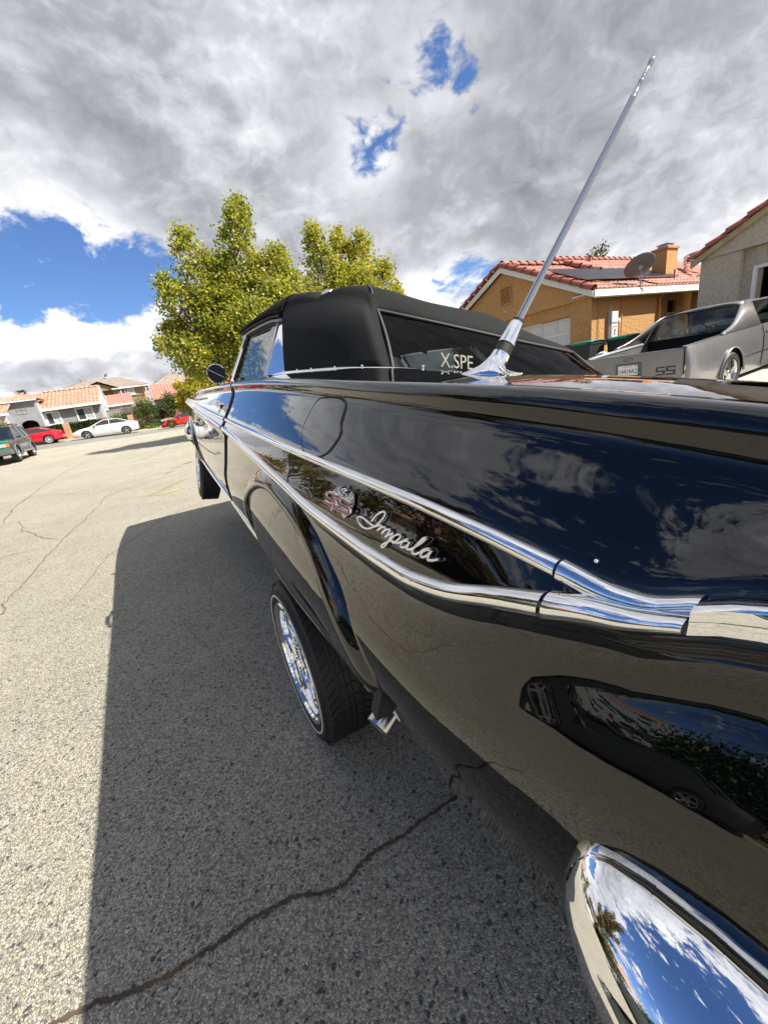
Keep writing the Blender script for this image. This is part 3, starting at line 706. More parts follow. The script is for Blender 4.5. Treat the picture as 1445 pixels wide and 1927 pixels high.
def flank(name, ys, side=-1, ret0=False, ret1=False, zmin=None):
    rows = []
    for y in ys:
        pr = prof(y); rows.append([(side * h, warp(y, z), z) for h, z in pr])
    if ret0: rows = [[(x * .965, y + .004, z) for x, y, z in rows[0]], [(x * .997, y - .0, z) for x, y, z in rows[0]]] + rows[1:] if False else [[(x - side * .03, y, z) for x, y, z in rows[0]]] + rows
    if ret1: rows = rows + [[(x - side * .03, y, z) for x, y, z in rows[-1]]]
    return MB().grid(rows, flip=(side < 0))
lin = np.linspace
ys_q = list(lin(-1.38, -.3, 44)) + list(lin(-.28, 1.073, 44))
ys_d = list(lin(1.108, 2.24, 36)); ys_f = list(lin(2.254, 3.93, 44))
def kf(x):   # deck height above crest at lateral x
    return interp([(0, .075), (.6, .070), (.7, .062), (.77, .052), (.83, .036), (.88, .018), (.90, .010), (1, .0)], abs(x))
def deck_z(x, y):
    k = lerp(.60, 1.0, sstep(-.55, .25, y)) * lerp(.75, 1, sstep(-1.35, -.6, y))
    return sinterp(TC, y) + .010 + (kf(x) - .010) * k
def top_patch(xs, ys):
    return MB().grid([[(x * (tap(y)), y, deck_z(x, y)) for x in xs] for y in ys])
body = MB()
for sd_ in (-1, 1):
    q = flank('q', ys_q, sd_, ret1=True); body.add(q.v, q.f)
# tail panel closing the rear
body.grid([[(s_ * h, y, z) for s_ in (1,) for h, z in []] or [(-h, -1.38, z) for h, z in prof(-1.38)], [(h, -1.38, z) for h, z in prof(-1.38)]], flip=True)
bo = body.build('body', 'paint', CAR, smooth=50)
xw = list(lin(-.9, .9, 25))
top_patch(xw, list(lin(-1.38, -1.30, 3))).build('rear_valance', 'paint', CAR, smooth=60)
top_patch(list(lin(-.66, .66, 19)), list(lin(-1.296, -.262, 24))).build('boot_lid', 'paint', CAR, smooth=60)
q = MB()
for sg in (-1, 1):
    a = top_patch([sg * x for x in lin(.664, .90, 14)], list(lin(-1.30, 1.16, 60))); q.add(a.v, [f[::-1] for f in a.f] if sg < 0 else a.f)
a = top_patch(list(lin(-.664, .664, 15)), list(lin(-.258, .06, 8))); q.add(a.v, a.f)
q.build('rear_deck', 'paint', CAR, smooth=60)
flank('front_fender', ys_f, -1, ret0=True).build('front_fender', 'paint', CAR, smooth=50)
flank('front_fender', ys_f, 1, ret0=True).build('front_fender', 'paint', CAR, smooth=50)
for sg in (-1, 1):
    d_ = flank('door', ys_d, sg, ret0=True, ret1=True)
    a = top_patch([sg * x for x in lin(.73, .90, 8)], list(lin(1.175, 2.235, 20))); d_.add(a.v, [f[::-1] for f in a.f] if sg < 0 else a.f)
    dob = d_.build('door', 'paint', CAR, smooth=50)
    if sg < 0: door = dob
a = top_patch(xw, list(lin(2.05, 2.45, 6))); a.build('cowl', 'paint', CAR, smooth=60)
a = top_patch(xw, list(lin(2.458, 3.93, 20))); a.build('bonnet', 'paint', CAR, smooth=60)
fr_ = MB(); fr_.grid([[(-h, 3.93, z) for h, z in prof(3.93)], [(h, 3.93, z) for h, z in prof(3.93)]]); fr_.build('front_grille', 'chrome_worn', CAR)
# dark underside and cabin tub, so nothing shows through
u = MB(); u.box(-.92, .92, -1.36, 3.9, .41, .45); u.box(-.90, .90, -1.3, -.1, .45, .86); u.box(-.88, .88, 2.3, 3.85, .45, .84); u.box(-.92, .92, -.1, 2.3, .45, .50)
u.box(-.915, -.88, .2, 2.25, .45, .90); u.box(.88, .915, .2, 2.25, .45, .90)
u.build('floor_pan', 'dark', CAR)
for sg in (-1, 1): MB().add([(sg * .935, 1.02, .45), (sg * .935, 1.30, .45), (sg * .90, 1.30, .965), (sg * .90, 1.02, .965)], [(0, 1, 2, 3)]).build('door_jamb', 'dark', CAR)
# seats, dash, wheel
for (y0, y1, z0, z1, nm) in ((.18, .38, .60, 1.02, 'rear_seat'), (1.05, 1.22, .60, 1.06, 'front_seat')):
    m = MB(); m.box(-.70, .70, y0, y1, z0, z1); m.box(-.70, .70, y1, y1 + .45, z0 - .02, z0 + .12); m.build(nm, 'vinyl', CAR, bevel=.03)
m = MB(); m.box(-.74, .74, 1.95, 2.2, .80, .98); m.build('dashboard', 'vinyl', CAR, bevel=.03)
m = MB(); m.lathe([(.19 + .012 * math.cos(a), .012 * math.sin(a)) for a in lin(0, 2 * PI, 9)], (-.38, 1.75, 1.0), (0, -.85, .5), 28); m.tube([(-.57, 1.75, 1.0), (-.19, 1.75, 1.0)], .012, 6); m.build('steering_wheel', 'vinyl', CAR, smooth=60)

# ---- skirt inside the rear wheel arch, and the flared lip round it
ARCH = [(.485, .352), (.545, .41), (.585, .475), (.575, .535), (.51, .584), (.40, .628), (.30, .645), (.19, .643), (.03, .616), (-.09, .574), (-.19, .520), (-.28, .470), (-.345, .425), (-.395, .375), (-.418, .338)]
ARCH = catmull(ARCH, 4)
lip = []
for i, (y, z) in enumerate(ARCH):
    a = ARCH[max(i - 1, 0)]; b = ARCH[min(i + 1, len(ARCH) - 1)]
    t2 = Vector((b[0] - a[0], b[1] - a[1])).normalized(); n2 = Vector((-t2.y, t2.x))          # points outward of arch
    if n2.dot(Vector((y - .08, z - .42))) < 0: n2 = -n2
    e = sstep(0, .12, i / len(ARCH)) * sstep(1.0, .9, i / len(ARCH)) * .75 + .25
    base = -(hw_at(y, max(z, .35)))
    sec = [(-.016, -.012), (-.013, .010), (-.008, .019), (.002, .021), (.018, .016), (.036, .008), (.050, .001), (.056, -.004)]
    lip.append([(base - d * e, y + n2.x * o * (.5 + .5 * e), z + n2.y * o * (.5 + .5 * e)) for o, d in sec])
MB().grid(lip, flip=False).build('wheel_arch_lip', 'paint', CAR, smooth=70)
grv = MB().tube([(-(hw_at(y, max(z, .35)) + .001), y * 1.0 + (.08 - y) * .035, z - (z - .40) * .07) for y, z in ARCH], .006, 6)
grv.build('arch_groove_shade', 'rubber', CAR, smooth=60)  # thin dark tube imitating the shaded groove between skirt and lip
SKB = [(-.41, .345), (-.33, .338), (-.2, .332), (.0, .322), (.138, .318), (.306, .324), (.5, .345)]
at = sorted([(y, z) for y, z in ARCH[8:]]); rows = []
for y in lin(-.40, .555, 60):
    zt = interp(at, y) - .016; zb = interp(SKB, y); zt = max(zt, zb + .012)
    rows.append([(-(hw_at(y, lerp(zb, zt, t)) + .008 + .010 * (1 - t) ** 2), y, lerp(zb, zt, t)) for t in lin(0, 1, 16)])
MB().grid(rows).build('fender_skirt', 'paint', CAR, smooth=60)
flap = MB(); flap.obox((-.93, -.425, .345), (.035, 0, 0), (0, .012, .004), (0, -.006, .038)); flap.build('mud_flap', 'rubber', CAR)

# ---- bright mouldings
def moulding(name, tab, y0, y1, w0, w1, dep, n=60, mat='chrome', capz=0.0, dz=0.0, off=0.0, fair=True):
    rows = []
    for y in lin(y0, y1, n):
        z = sinterp(tab, y) + dz; wd = lerp(w0, w1, (y - y0) / (y1 - y0)); b = hw_at(y, z) + off
        sec = [(-.52, -.006), (-.5, .25), (-.42, .62), (-.22, .95), (-.02, 1.0), (.22, .90), (.42, .60), (.50, .22), (.52, -.006)]
        rows.append([(-(b + d * dep if d > 0 else b + d), warp(y, z), z + o * wd) for o, d in sec])
    m = MB().grid(rows, flip=False)
    m.f.append(tuple(range(9))); k = len(m.v); m.f.append(tuple(range(k - 9, k))[::-1])
    return m.build(name, mat, CAR, smooth=55)
moulding('upper_moulding', TU, -.778, 1.073, .0185, .020, .010, 90, off=-.002)
moulding('lower_moulding', TL, -.779, 1.073, .026, .026, .012, 90, off=-.002)
moulding('upper_moulding', TU, 1.104, 2.24, .020, .018, .012, 50, off=-.002)
moulding('lower_moulding', TL, 1.104, 2.24, .022, .018, .013, 50, off=-.002)
moulding('upper_moulding', TU, 2.254, 3.9, .018, .014, .010, 50, off=-.002)
moulding('lower_moulding', TL, 2.254, 3.9, .018, .012, .010, 50, off=-.002)
# cast end piece where the two lines run together
moulding('rear_casting', TU, -.888, -.782, .0145, .022, .012, 24, off=-.002)
moulding('rear_casting', TL, -.888, -.784, .0145, .028, .0125, 24, off=-.0015)
rc = []
for y in lin(-1.38, -.890, 30):
    z = (sinterp(TU, y) + sinterp(TL, y)) / 2 - .001; b = hw_at(y, z)
    sec = [(-.036, -.006), (-.035, .010), (-.030, .016), (-.006, .019), (-.003, .021), (.001, .021), (.016, .024), (.024, .021), (.028, .010), (.029, -.006)]
    rc.append([(-(b + d * .62), y, z + o * .40) for o, d in sec])
m = MB().grid(rc); m.f.append(tuple(range(len(m.v) - 10, len(m.v)))[::-1]); m.build('rear_casting', 'chrome', CAR, smooth=50)
bt = MB(); bt.lathe([(0, .003), (.0015, .0026), (.0022, .001), (.0022, -.002)], S(-.808, .804), (-1, 0, .3), 12); bt.build('trim_stud', 'chrome', CAR, smooth=60)
# sill strip and skirt strip
def strip(name, pts, w_, d_, mat='chrome'):
    rows = []
    for y, z in catmull(pts, 6):
        b = hw_at(y, z + .008); rows.append([(-(b - .002), y, z - w_ * .5), (-(b + d_), y, z - w_ * .4), (-(b + d_ * 1.2), y, z), (-(b + d_), y, z + w_ * .42), (-(b - .002), y, z + w_ * .5)])
    MB().grid(rows).build(name, mat, CAR, smooth=60)
strip('sill_moulding', [(2.52, .402), (1.9, .384), (1.21, .369)], .022, .008)
strip('sill_moulding', [(1.195, .369), (.9, .354), (.5, .345)], .022, .008)
strip('skirt_moulding', [(.495, .344), (.306, .327), (.138, .318), (.0, .321), (-.18, .331)], .016, .007)

# ---- fuel door, handle, lock
FD = [(-.010, .931), (-.075, .934), (-.139, .931), (-.170, .916), (-.185, .897), (-.200, .877), (-.222, .860), (-.220, .839), (-.208, .820), (-.175, .806), (-.113, .803), (-.059, .810), (-.019, .837), (.000, .862), (.006, .892), (.006, .920), (-.010, .931)]
fdp = catmull(FD, 3)
cy_, cz_ = -.095, .868
rows = [[S(cy_ + (y - cy_) * k, cz_ + (z - cz_) * k, .0022 if k < .985 else -.004) for y, z in fdp] for k in (.02, .3, .6, .85, .95, .975, .99)]
fd = MB().grid(rows).build('fuel_door', 'paint', CAR, smooth=60)
MB().tube([S(cy_ + (y - cy_) * 1.012, cz_ + (z - cz_) * 1.012, -.0012) for y, z in fdp], .0030, 6).build('fuel_door_gap_shade', 'rubber', CAR, smooth=60)  # dark outline tube in place of the shaded gap round the flap
h_ = MB(); h_.tube([S(1.37, .878, .012), S(1.32, .880, .034), S(1.24, .880, .036), S(1.19, .874, .024)], [.008, .013, .013, .009], 10, flat=.7)
h_.obox(S(1.38, .880, .008), (.012, 0, 0), (0, .03, 0), (0, 0, .016)); h_.obox(S(1.17, .868, .012), (.014, 0, 0), (0, .014, 0), (0, 0, .013))
h_.build('door_handle', 'chrome', door, smooth=50, bevel=.002)
lk = MB(); lk.lathe([(0, .007), (.008, .006), (.010, .0)], S(1.26, .842), (-1, 0, .2), 14); lk.build('door_lock', 'chrome', door, smooth=60)

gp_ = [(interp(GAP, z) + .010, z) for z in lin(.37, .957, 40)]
MB().tube([(-(hw_at(y if y < 1.3 else 1.3, z) - .001), y, z) for y, z in gp_], .0085, 8).build('door_gap_shade', 'rubber', CAR, smooth=60)  # dark tube standing in for the black shade of the door gap

# ---- round door mirror
mc = Vector((-.875, 2.106, 1.069)); ma = Vector((-.30, -1.0, -.02)).normalized()
mo = MB(); mo.lathe([(.0, -.034), (.03, -.030), (.052, -.016), (.062, .0), (.064, .006), (.060, .008)], mc, ma, 32)
mo.tube([(-.835, 2.10, .985), (-.85, 2.12, 1.02), mc - ma * .02], [.016, .010, .012], 10); mo.lathe([(.028, 0), (.024, .008), (.014, .02)], (-.835, 2.10, .982), (0, 0, 1), 16, cap=True)
mir = mo.build('door_mirror', 'chrome', CAR, smooth=50)
MB().disc(mc + ma * .0075, ma, .0585, 32).build('mirror_glass', 'mirror_face', mir)
MB().obox(mc + ma * .009, Vector((.052, -.014, -.022)), Vector((.0006, .0004, .0012)), ma * .0012).build('mirror_line', 'chrome_worn', mir)

# ---- windscreen frame and glass
for sg in (-1, 1):
    p = MB(); rows = []
    for t in lin(0, 1, 8):
        b0 = Vector((sg * lerp(.81, .645, t ** .9), lerp(1.93, 2.17, t), lerp(1.02, 1.375, t)))
        rows.append([b0 + Vector((sg * a, b, 0)) for a, b in ((-.02, -.03), (.012, -.028), (.018, -.004), (.006, .006), (.012, .016), (.0, .045), (-.022, .04))])
    p.grid(rows, closed=True); p.build('windscreen_pillar', 'chrome', CAR, smooth=40)
    g = MB(); g.tube([(sg * .80, 1.86, 1.03), (sg * .65, 2.08, 1.36)], .011, 8); g.build('pillar_seal', 'rubber', CAR, smooth=60)
hp = catmull([(-.645, 2.17, 1.375), (-.4, 2.24, 1.395), (0, 2.27, 1.405), (.4, 2.24, 1.395), (.645, 2.17, 1.375)], 5)
MB().tube(hp, .02, 8).build('windscreen_header', 'chrome', CAR, smooth=60)
bp = catmull([(-.80, 1.95, 1.02), (-.4, 2.10, 1.03), (0, 2.16, 1.035), (.4, 2.10, 1.03), (.80, 1.95, 1.02)], 5)
MB().grid([bp, hp]).build('windscreen', 'side_glass', CAR, smooth=60)
# door glass, quarter window with bright frame
for sg in (-1, 1):
    f = lambda *p: tuple((sg * abs(a), b, c) for a, b, c in p)
    q4 = f((-.795, 1.87, 1.02), (-.645, 2.10, 1.365), (-.640, 1.375, 1.368), (-.772, 1.22, 1.02))
    MB().add(q4, [(0, 1, 2, 3)]).build('door_glass', 'door_glass', CAR)
    q5 = f((-.772, 1.20, 1.03), (-.642, 1.36, 1.368), (-.644, 1.25, 1.362), (-.775, .80, 1.03))
    qg = MB().add(q5, [(0, 1, 2, 3)]).build('quarter_glass', 'side_glass', CAR)
    fr = MB()
    def bar(a, b, w_, t_=.006):
        a, b = Vector(a), Vector(b); d = (b - a); c = (a + b) / 2; ax = d * .5; side = d.cross(Vector((sg, 0, .35))).normalized() * w_; nn = d.cross(side).normalized() * t_
        fr.obox(c, ax, side, nn)
    bar(q5[0], q5[1], .010); bar(q5[1], (sg * .644, 1.22, 1.362), .009)
    fr.build('quarter_window_frame', 'alu' if False else 'chrome_worn', CAR, bevel=.002)

# ---- the folding roof: fabric stations from windscreen to the rear bow
def half(pts):   # list left side -> centre; returns full symmetrical row
    c = catmull(pts, 5); return c + [(-x, y, z) for x, y, z in c[-2::-1]]
ST = [half([(-.685, 2.27, 1.378), (-.675, 2.26, 1.392), (-.64, 2.25, 1.405), (-.56, 2.25, 1.417), (-.3, 2.28, 1.432), (0, 2.30, 1.438)]),
      half([(-.690, 2.0, 1.388), (-.682, 2.0, 1.405), (-.64, 2.0, 1.432), (-.56, 2.0, 1.446), (-.3, 2.0, 1.462), (0, 2.0, 1.468)]),
      half([(-.692, 1.7, 1.388), (-.684, 1.7, 1.41), (-.64, 1.7, 1.447), (-.56, 1.7, 1.464), (-.3, 1.7, 1.482), (0, 1.7, 1.488)]),
      half([(-.688, 1.42, 1.382), (-.682, 1.42, 1.408), (-.64, 1.40, 1.452), (-.56, 1.38, 1.472), (-.3, 1.38, 1.492), (0, 1.38, 1.498)]),
      half([(-.680, 1.28, 1.366), (-.676, 1.27, 1.40), (-.640, 1.26, 1.447), (-.57, 1.25, 1.468), (-.3, 1.25, 1.49), (0, 1.25, 1.496)])]
SB = [half([(-.680, 1.216, 1.362), (-.677, 1.21, 1.395), (-.640, 1.20, 1.444), (-.57, 1.20, 1.464), (-.3, 1.2, 1.486), (0, 1.2, 1.492)]),
      ]
def bst(base, mid, sh, tp, c): return half([base, mid, sh, tp, (c[0] * .5 + tp[0] * .5, (c[1] + tp[1]) / 2, max(c[2], tp[2]) - .008), c])
MAINS = [bst((-0.785, 0.8, 1.03), (-0.742, 0.98, 1.2), (-0.672, 1.19, 1.37), (-0.6, 1.17, 1.452), (0, 1.17, 1.488)),
         bst((-0.785, 0.7, 1.03), (-0.741, 0.87, 1.2), (-0.672, 1.04, 1.358), (-0.604, 1.04, 1.436), (0, 1.05, 1.472)),
         bst((-0.782, 0.61, 1.033), (-0.739, 0.77, 1.2), (-0.671, 0.92, 1.346), (-0.608, 0.92, 1.412), (0, 0.92, 1.45)),
         bst((-0.777, 0.53, 1.036), (-0.736, 0.68, 1.2), (-0.669, 0.82, 1.335), (-0.612, 0.82, 1.382), (0, 0.8, 1.424)),
         bst((-0.772, 0.485, 1.038), (-0.733, 0.63, 1.2), (-0.667, 0.765, 1.33), (-0.611, 0.765, 1.367), (0, 0.74, 1.41)),
         bst((-0.765, 0.43, 1.04), (-0.73, 0.575, 1.2), (-0.665, 0.7, 1.326), (-0.606, 0.705, 1.372), (0, 0.68, 1.396)),
         bst((-0.752, 0.35, 1.04), (-0.722, 0.49, 1.2), (-0.658, 0.615, 1.32), (-0.592, 0.62, 1.376), (0, 0.6, 1.382)),
         bst((-0.738, 0.26, 1.04), (-0.708, 0.405, 1.2), (-0.646, 0.53, 1.31), (-0.577, 0.54, 1.37), (0, 0.52, 1.37)),
         bst((-0.722, 0.19, 1.04), (-0.693, 0.335, 1.2), (-0.631, 0.455, 1.296), (-0.562, 0.475, 1.358), (0, 0.45, 1.356)),
         bst((-0.7, 0.125, 1.04), (-0.671, 0.27, 1.2), (-0.61, 0.388, 1.276), (-0.552, 0.425, 1.34), (0, 0.395, 1.34))]
def sag(row, amt):   # far side of the fabric sits a touch lower
    return [(x, y, z - amt * sstep(-.05, .75, x) * sstep(1.1, 1.3, z)) for x, y, z in row]
MAINS = [r if i < 4 else sag(r, .062) for i, r in enumerate(MAINS)]
topm = MB().grid(ST + [SB[0]] , flip=True)
topm.build('soft_top', 'canvas', CAR, smooth=75, solid=.012)
mrows = []
for i in range(len(MAINS) - 1):
    for k in range(3):
        t = k / 3
        p0, p1, p2, p3 = MAINS[max(i - 1, 0)], MAINS[i], MAINS[i + 1], MAINS[min(i + 2, len(MAINS) - 1)]
        mrows.append([tuple(0.5 * (2 * b + (c - a) * t + (2 * a - 5 * b + 4 * c - d) * t * t + (3 * b - a - 3 * c + d) * t**3) for a, b, c, d in zip(A, B, Cc, Dd)) for A, B, Cc, Dd in zip(p0, p1, p2, p3)])
mrows.append(MAINS[-1])
# rear panel: the fabric rolls round to frame the window; the window itself is clear vinyl
last = MAINS[-1]; n_ = len(last); i0, i1 = 15, n_ - 16
toprow = last[i0:i1 + 1]
def wtop(x): s = abs(x) / .60; return (.215 + .175 * s ** 2.2, 1.215 + .045 * s ** 2)
def wbot(x): s = abs(x) / .665; return (-.135 + .25 * s ** 2.6, 1.028)
W_top = [(x * 1.0, *wtop(x)) for x in lin(-.575, .575, len(toprow))]
W_bot = [(x * 1.0, *wbot(x)) for x in lin(-.655, .655, len(toprow))]
for t in (.25, .5, .75, 1):
    row = []
    for i in range(i0):
        q = Vector(W_bot[0]).lerp(Vector(W_top[0]), i / i0); e = Vector(last[i]).lerp(q, t) + Vector((-.010, -.010, 0)) * math.sin(PI * t)
        row.append(tuple(e))
    mid_ = [tuple(Vector(a_).lerp(Vector(b_), t) + Vector((0, -.006, .006)) * math.sin(PI * t)) for a_, b_ in zip(toprow, W_top)]
    rt = []
    for i in range(i0):
        q = Vector(W_bot[-1]).lerp(Vector(W_top[-1]), i / i0); e = Vector(last[n_ - 1 - i]).lerp(q, t) + Vector((.010, -.010, 0)) * math.sin(PI * t)
        rt.append(tuple(e))
    mrows.append(row + mid_ + rt[::-1])
MB().grid(mrows, flip=True).build('soft_top', 'canvas', CAR, smooth=75, solid=.012)
wr = []
for t in lin(0, 1, 7): wr.append([tuple(lerp(a, b, t) + (0 if k != 1 else -.012 * math.sin(PI * t)) for k, (a, b) in enumerate(zip(p, q))) for p, q in zip(W_top, W_bot)])
MB().grid(wr, flip=True).build('rear_window', 'rear_vinyl', CAR, smooth=75)
edge = [r[0] for r in wr][::-1] + W_top + [r[-1] for r in wr]
MB().tube([(x, y - .004, z) for x, y, z in edge], .006, 6).build('window_piping', 'rubber_pad', CAR, smooth=60)
# seam cords on the fabric
def cord(pts, r=.0035): MB().tube(pts, r, 5).build('seam_cord', 'rubber_pad', CAR, smooth=60)
cord([(x * 1.004, y, z + .003) for x, y, z in MAINS[6][15:36]], .003)
cord([tuple(Vector(MAINS[7][17]) + Vector((-.002, 0, .003))), tuple(Vector(MAINS[8][15]) + Vector((-.003, 0, .003))), tuple(Vector(MAINS[9][14]) + Vector((-.003, -.003, .002))), (W_top[0][0] - .004, W_top[0][1], W_top[0][2] + .004)])
lt = MB(); lt.obox((-.622, .742, 1.378), (.012, .004, .010), (-.004, .028, .004), (.002, .001, .004)); lt.build('strap_tag', 'chrome_worn', CAR, bevel=.003)
# header seals and drip rails under the roof edge
for dz_, dx_, mt in ((-.008, .004, 'rubber'), (-.028, .012, 'metal_grey'), (-.044, .02, 'rubber')):
    MB().tube([(-.676 + dx_, y, z + dz_) for y, z in ((2.24, 1.375), (2.0, 1.386), (1.7, 1.387), (1.45, 1.380), (1.27, 1.362))], .009, 6).build('roof_rail', mt, CAR, smooth=60)
m = MB()
for y in (.62, 1.25, 1.7, 2.1): m.tube(catmull([(-.62, y, 1.33 + (.03 if y > 1 else 0)), (-.3, y, 1.37 + (.06 if y > 1 else .0)), (0, y, 1.375 + (.07 if y > 1 else 0)), (.3, y, 1.37 + (.06 if y > 1 else 0)), (.62, y, 1.33 + (.03 if y > 1 else 0))], 4), .012, 6)
m.build('roof_bow', 'liner', CAR, smooth=60)

# ---- bright rail round the foot of the roof, with snap studs
RAIL = [(-.800, 1.16, 1.022), (-.800, .80, 1.030), (-.795, .60, 1.030), (-.782, .44, 1.030), (-.762, .28, 1.030), (-.735, .15, 1.028), (-.69, .03, 1.026), (-.60, -.065, 1.022), (-.45, -.13, 1.022), (-.2, -.165, 1.025), (0, -.172, 1.027), (.2, -.165, 1.025), (.45, -.13, 1.022), (.60, -.065, 1.022), (.69, .03, 1.026), (.762, .28, 1.03), (.80, .80, 1.03), (.80, 1.16, 1.022)]
MB().tube(catmull(RAIL, 6), .0115, 8, flat=.8).build('well_moulding', 'chrome', CAR, smooth=60)
stud = None
for p in [(-.800, .76), (-.795, .60), (-.785, .47), (-.765, .30), (-.737, .155), (-.64, -.03), (-.5, -.115)]:
    if stud is None:
        stud = MB().lathe([(.004, 0), (.002, .004), (.0045, .006), (.0045, .009), (.002, .011), (0, .0113)], (0, 0, 0), (0, 0, 1), 12).build('snap_stud', 'chrome', CAR, smooth=50, loc=(*p, 1.034))
    else: copy_part(stud, CAR, (*p, 1.032))
wm = MB()
for a in range(1):
    wm.tube([(-.86, .78, deck_z(.86, .78) + .004), (-.84, .80, 1.02)], .003, 5)
wm.build('deck_clip', 'chrome', CAR)

# ---- lettering on the rear window, raised silvery characters
text('window_lettering', 'X.SPE', .058, 'letter_silver', CAR, (-.527, -.040, 1.062), (.96, -.28, 0), (0, .22, 1), .001, sxs=.75)

# ---- antenna
AD = Vector((.5, -.02, 1)).normalized(); AB = Vector((-.776, -.43, .986))
pad = MB(); pf = []
yx, yy = Vector((.10, -1, -.02)).normalized(), Vector((1, .10, .12)).normalized(); nz_ = yx.cross(yy) * -1
if nz_.z < 0: nz_ = -nz_
def oval(h, a, b, sh=Vector((0, 0, 0)), n=32): return [AB + sh + nz_ * h + yx * (a * math.cos(2 * PI * k / n)) + yy * (b * math.sin(2 * PI * k / n)) for k in range(n)]
pad.grid([oval(-.004, .070, .034), oval(.0045, .070, .034)], True); ant = None
antp = pad.build('antenna_pad', 'rubber_pad', CAR, smooth=40)
ac = AB + Vector((.012, .0, .040))
neck = lambda r, s: [AB + (AD * s) + (AD.orthogonal().normalized() * math.cos(2 * PI * k / 32 + 0) + AD.cross(AD.orthogonal().normalized()) * math.sin(2 * PI * k / 32)) * r for k in range(32)]
# flared foot: ovals on the pad blending into round sections up the axis
def ring(s, r):
    a = (yx - AD * yx.dot(AD)).normalized(); b = (yy - AD * yy.dot(AD) - a * yy.dot(a)).normalized()
    return [AB + AD * s + (a * math.cos(2 * PI * k / 32) + b * math.sin(2 * PI * k / 32)) * r for k in range(32)]
def blend(o, r, t): return [Vector(p).lerp(q, t) for p, q in zip(o, r)]
rowsA = [oval(.0045, .067, .031), oval(.0075, .067, .031), blend(oval(.011, .052, .027), ring(.012, .026), .25), blend(oval(.015, .040, .024), ring(.018, .021), .55), blend(oval(.022, .03, .022), ring(.026, .0185), .85), ring(.036, .0168), ring(.047, .0158)]
ft = MB().grid(rowsA, True).build('antenna_foot', 'chrome', CAR, smooth=60)
MB().lathe([(.0156, .0472), (.0148, .066)], AB, AD, 28).build('antenna_collar', 'rubber', CAR, smooth=60)
MB().lathe([(.0156, .0662), (.0152, .068), (.0118, .108), (.0112, .110)], AB, AD, 28, cap=True).build('antenna_sleeve', 'chrome', CAR, smooth=50)
MB().lathe([(.0098, .110), (.0098, .1165), (.0055, .1185), (.0045, .119)], AB, AD, 20).build('antenna_collar', 'rubber', CAR, smooth=50)
MB().lathe([(.0064, .118), (.0054, .555), (.0058, .557), (.0058, .564), (.0044, .566), (.0043, .590), (.0047, .591), (.0047, .595), (.0029, .597), (.0028, .620), (.0022, .622), (.0044, .627), (.0054, .633), (.0044, .640), (.0014, .644), (0, .6445)], AB, AD, 18).build('antenna_mast', 'steel', CAR, smooth=50)

# ---- script and crossed-flag badge, standing just off the paint
IM = {'script': [[(0.447, 0.738), (0.458, 0.75), (0.469, 0.758), (0.478, 0.762), (0.483, 0.76), (0.48, 0.753), (0.471, 0.742), (0.457, 0.731), (0.44, 0.723), (0.423, 0.72), (0.407, 0.723), (0.398, 0.729), (0.402, 0.733), (0.416, 0.735), (0.434, 0.733), (0.451, 0.732), (0.462, 0.733)], [(0.462, 0.733), (0.472, 0.738), (0.478, 0.739), (0.474, 0.733), (0.47, 0.729), (0.479, 0.736), (0.487, 0.74), (0.491, 0.739), (0.488, 0.734), (0.484, 0.728), (0.492, 0.736), (0.501, 0.74), (0.505, 0.74), (0.501, 0.733), (0.496, 0.726)], [(0.496, 0.726), (0.502, 0.731), (0.513, 0.737), (0.51, 0.73), (0.504, 0.72), (0.498, 0.712), (0.492, 0.708), (0.489, 0.71), (0.496, 0.716), (0.508, 0.723), (0.516, 0.733), (0.524, 0.739), (0.532, 0.741), (0.534, 0.738), (0.528, 0.731), (0.52, 0.725), (0.514, 0.726)], [(0.514, 0.726), (0.53, 0.728), (0.541, 0.734), (0.55, 0.74), (0.555, 0.74), (0.545, 0.736), (0.539, 0.73), (0.541, 0.726), (0.549, 0.728), (0.557, 0.736), (0.558, 0.74), (0.556, 0.733), (0.555, 0.728), (0.562, 0.729)], [(0.562, 0.729), (0.573, 0.737), (0.585, 0.747), (0.592, 0.755), (0.592, 0.756), (0.586, 0.753), (0.577, 0.743), (0.569, 0.732), (0.569, 0.727), (0.577, 0.728), (0.585, 0.733)], [(0.585, 0.733), (0.593, 0.74), (0.601, 0.744), (0.605, 0.744), (0.597, 0.741), (0.589, 0.734), (0.59, 0.729), (0.598, 0.732), (0.605, 0.739), (0.608, 0.744), (0.605, 0.737), (0.604, 0.731), (0.609, 0.731), (0.618, 0.735), (0.625, 0.739)]], 'ss': [[(0.321, 0.751), (0.3, 0.751), (0.276, 0.749), (0.268, 0.745), (0.268, 0.74), (0.277, 0.737), (0.301, 0.737), (0.316, 0.738), (0.318, 0.733), (0.311, 0.728), (0.297, 0.727), (0.263, 0.728)], [(0.379, 0.75), (0.359, 0.751), (0.337, 0.751), (0.329, 0.747), (0.329, 0.743), (0.339, 0.74), (0.364, 0.74), (0.376, 0.74), (0.38, 0.737), (0.373, 0.731), (0.361, 0.729), (0.322, 0.727)]], 'flags': [(0.281, 0.753), (0.297, 0.764), (0.312, 0.768), (0.323, 0.762), (0.329, 0.754), (0.345, 0.757), (0.36, 0.769), (0.372, 0.764), (0.375, 0.749), (0.37, 0.73), (0.345, 0.714), (0.328, 0.724), (0.309, 0.729), (0.287, 0.712), (0.277, 0.724)], 'crest': [[(0.328, 0.762), (0.332, 0.767), (0.343, 0.77), (0.349, 0.768), (0.341, 0.766), (0.337, 0.762), (0.349, 0.761), (0.346, 0.757)], [(0.299, 0.759), (0.314, 0.751)], [(0.308, 0.764), (0.321, 0.756)], [(0.371, 0.768), (0.358, 0.754)], [(0.377, 0.764), (0.367, 0.753)]]}
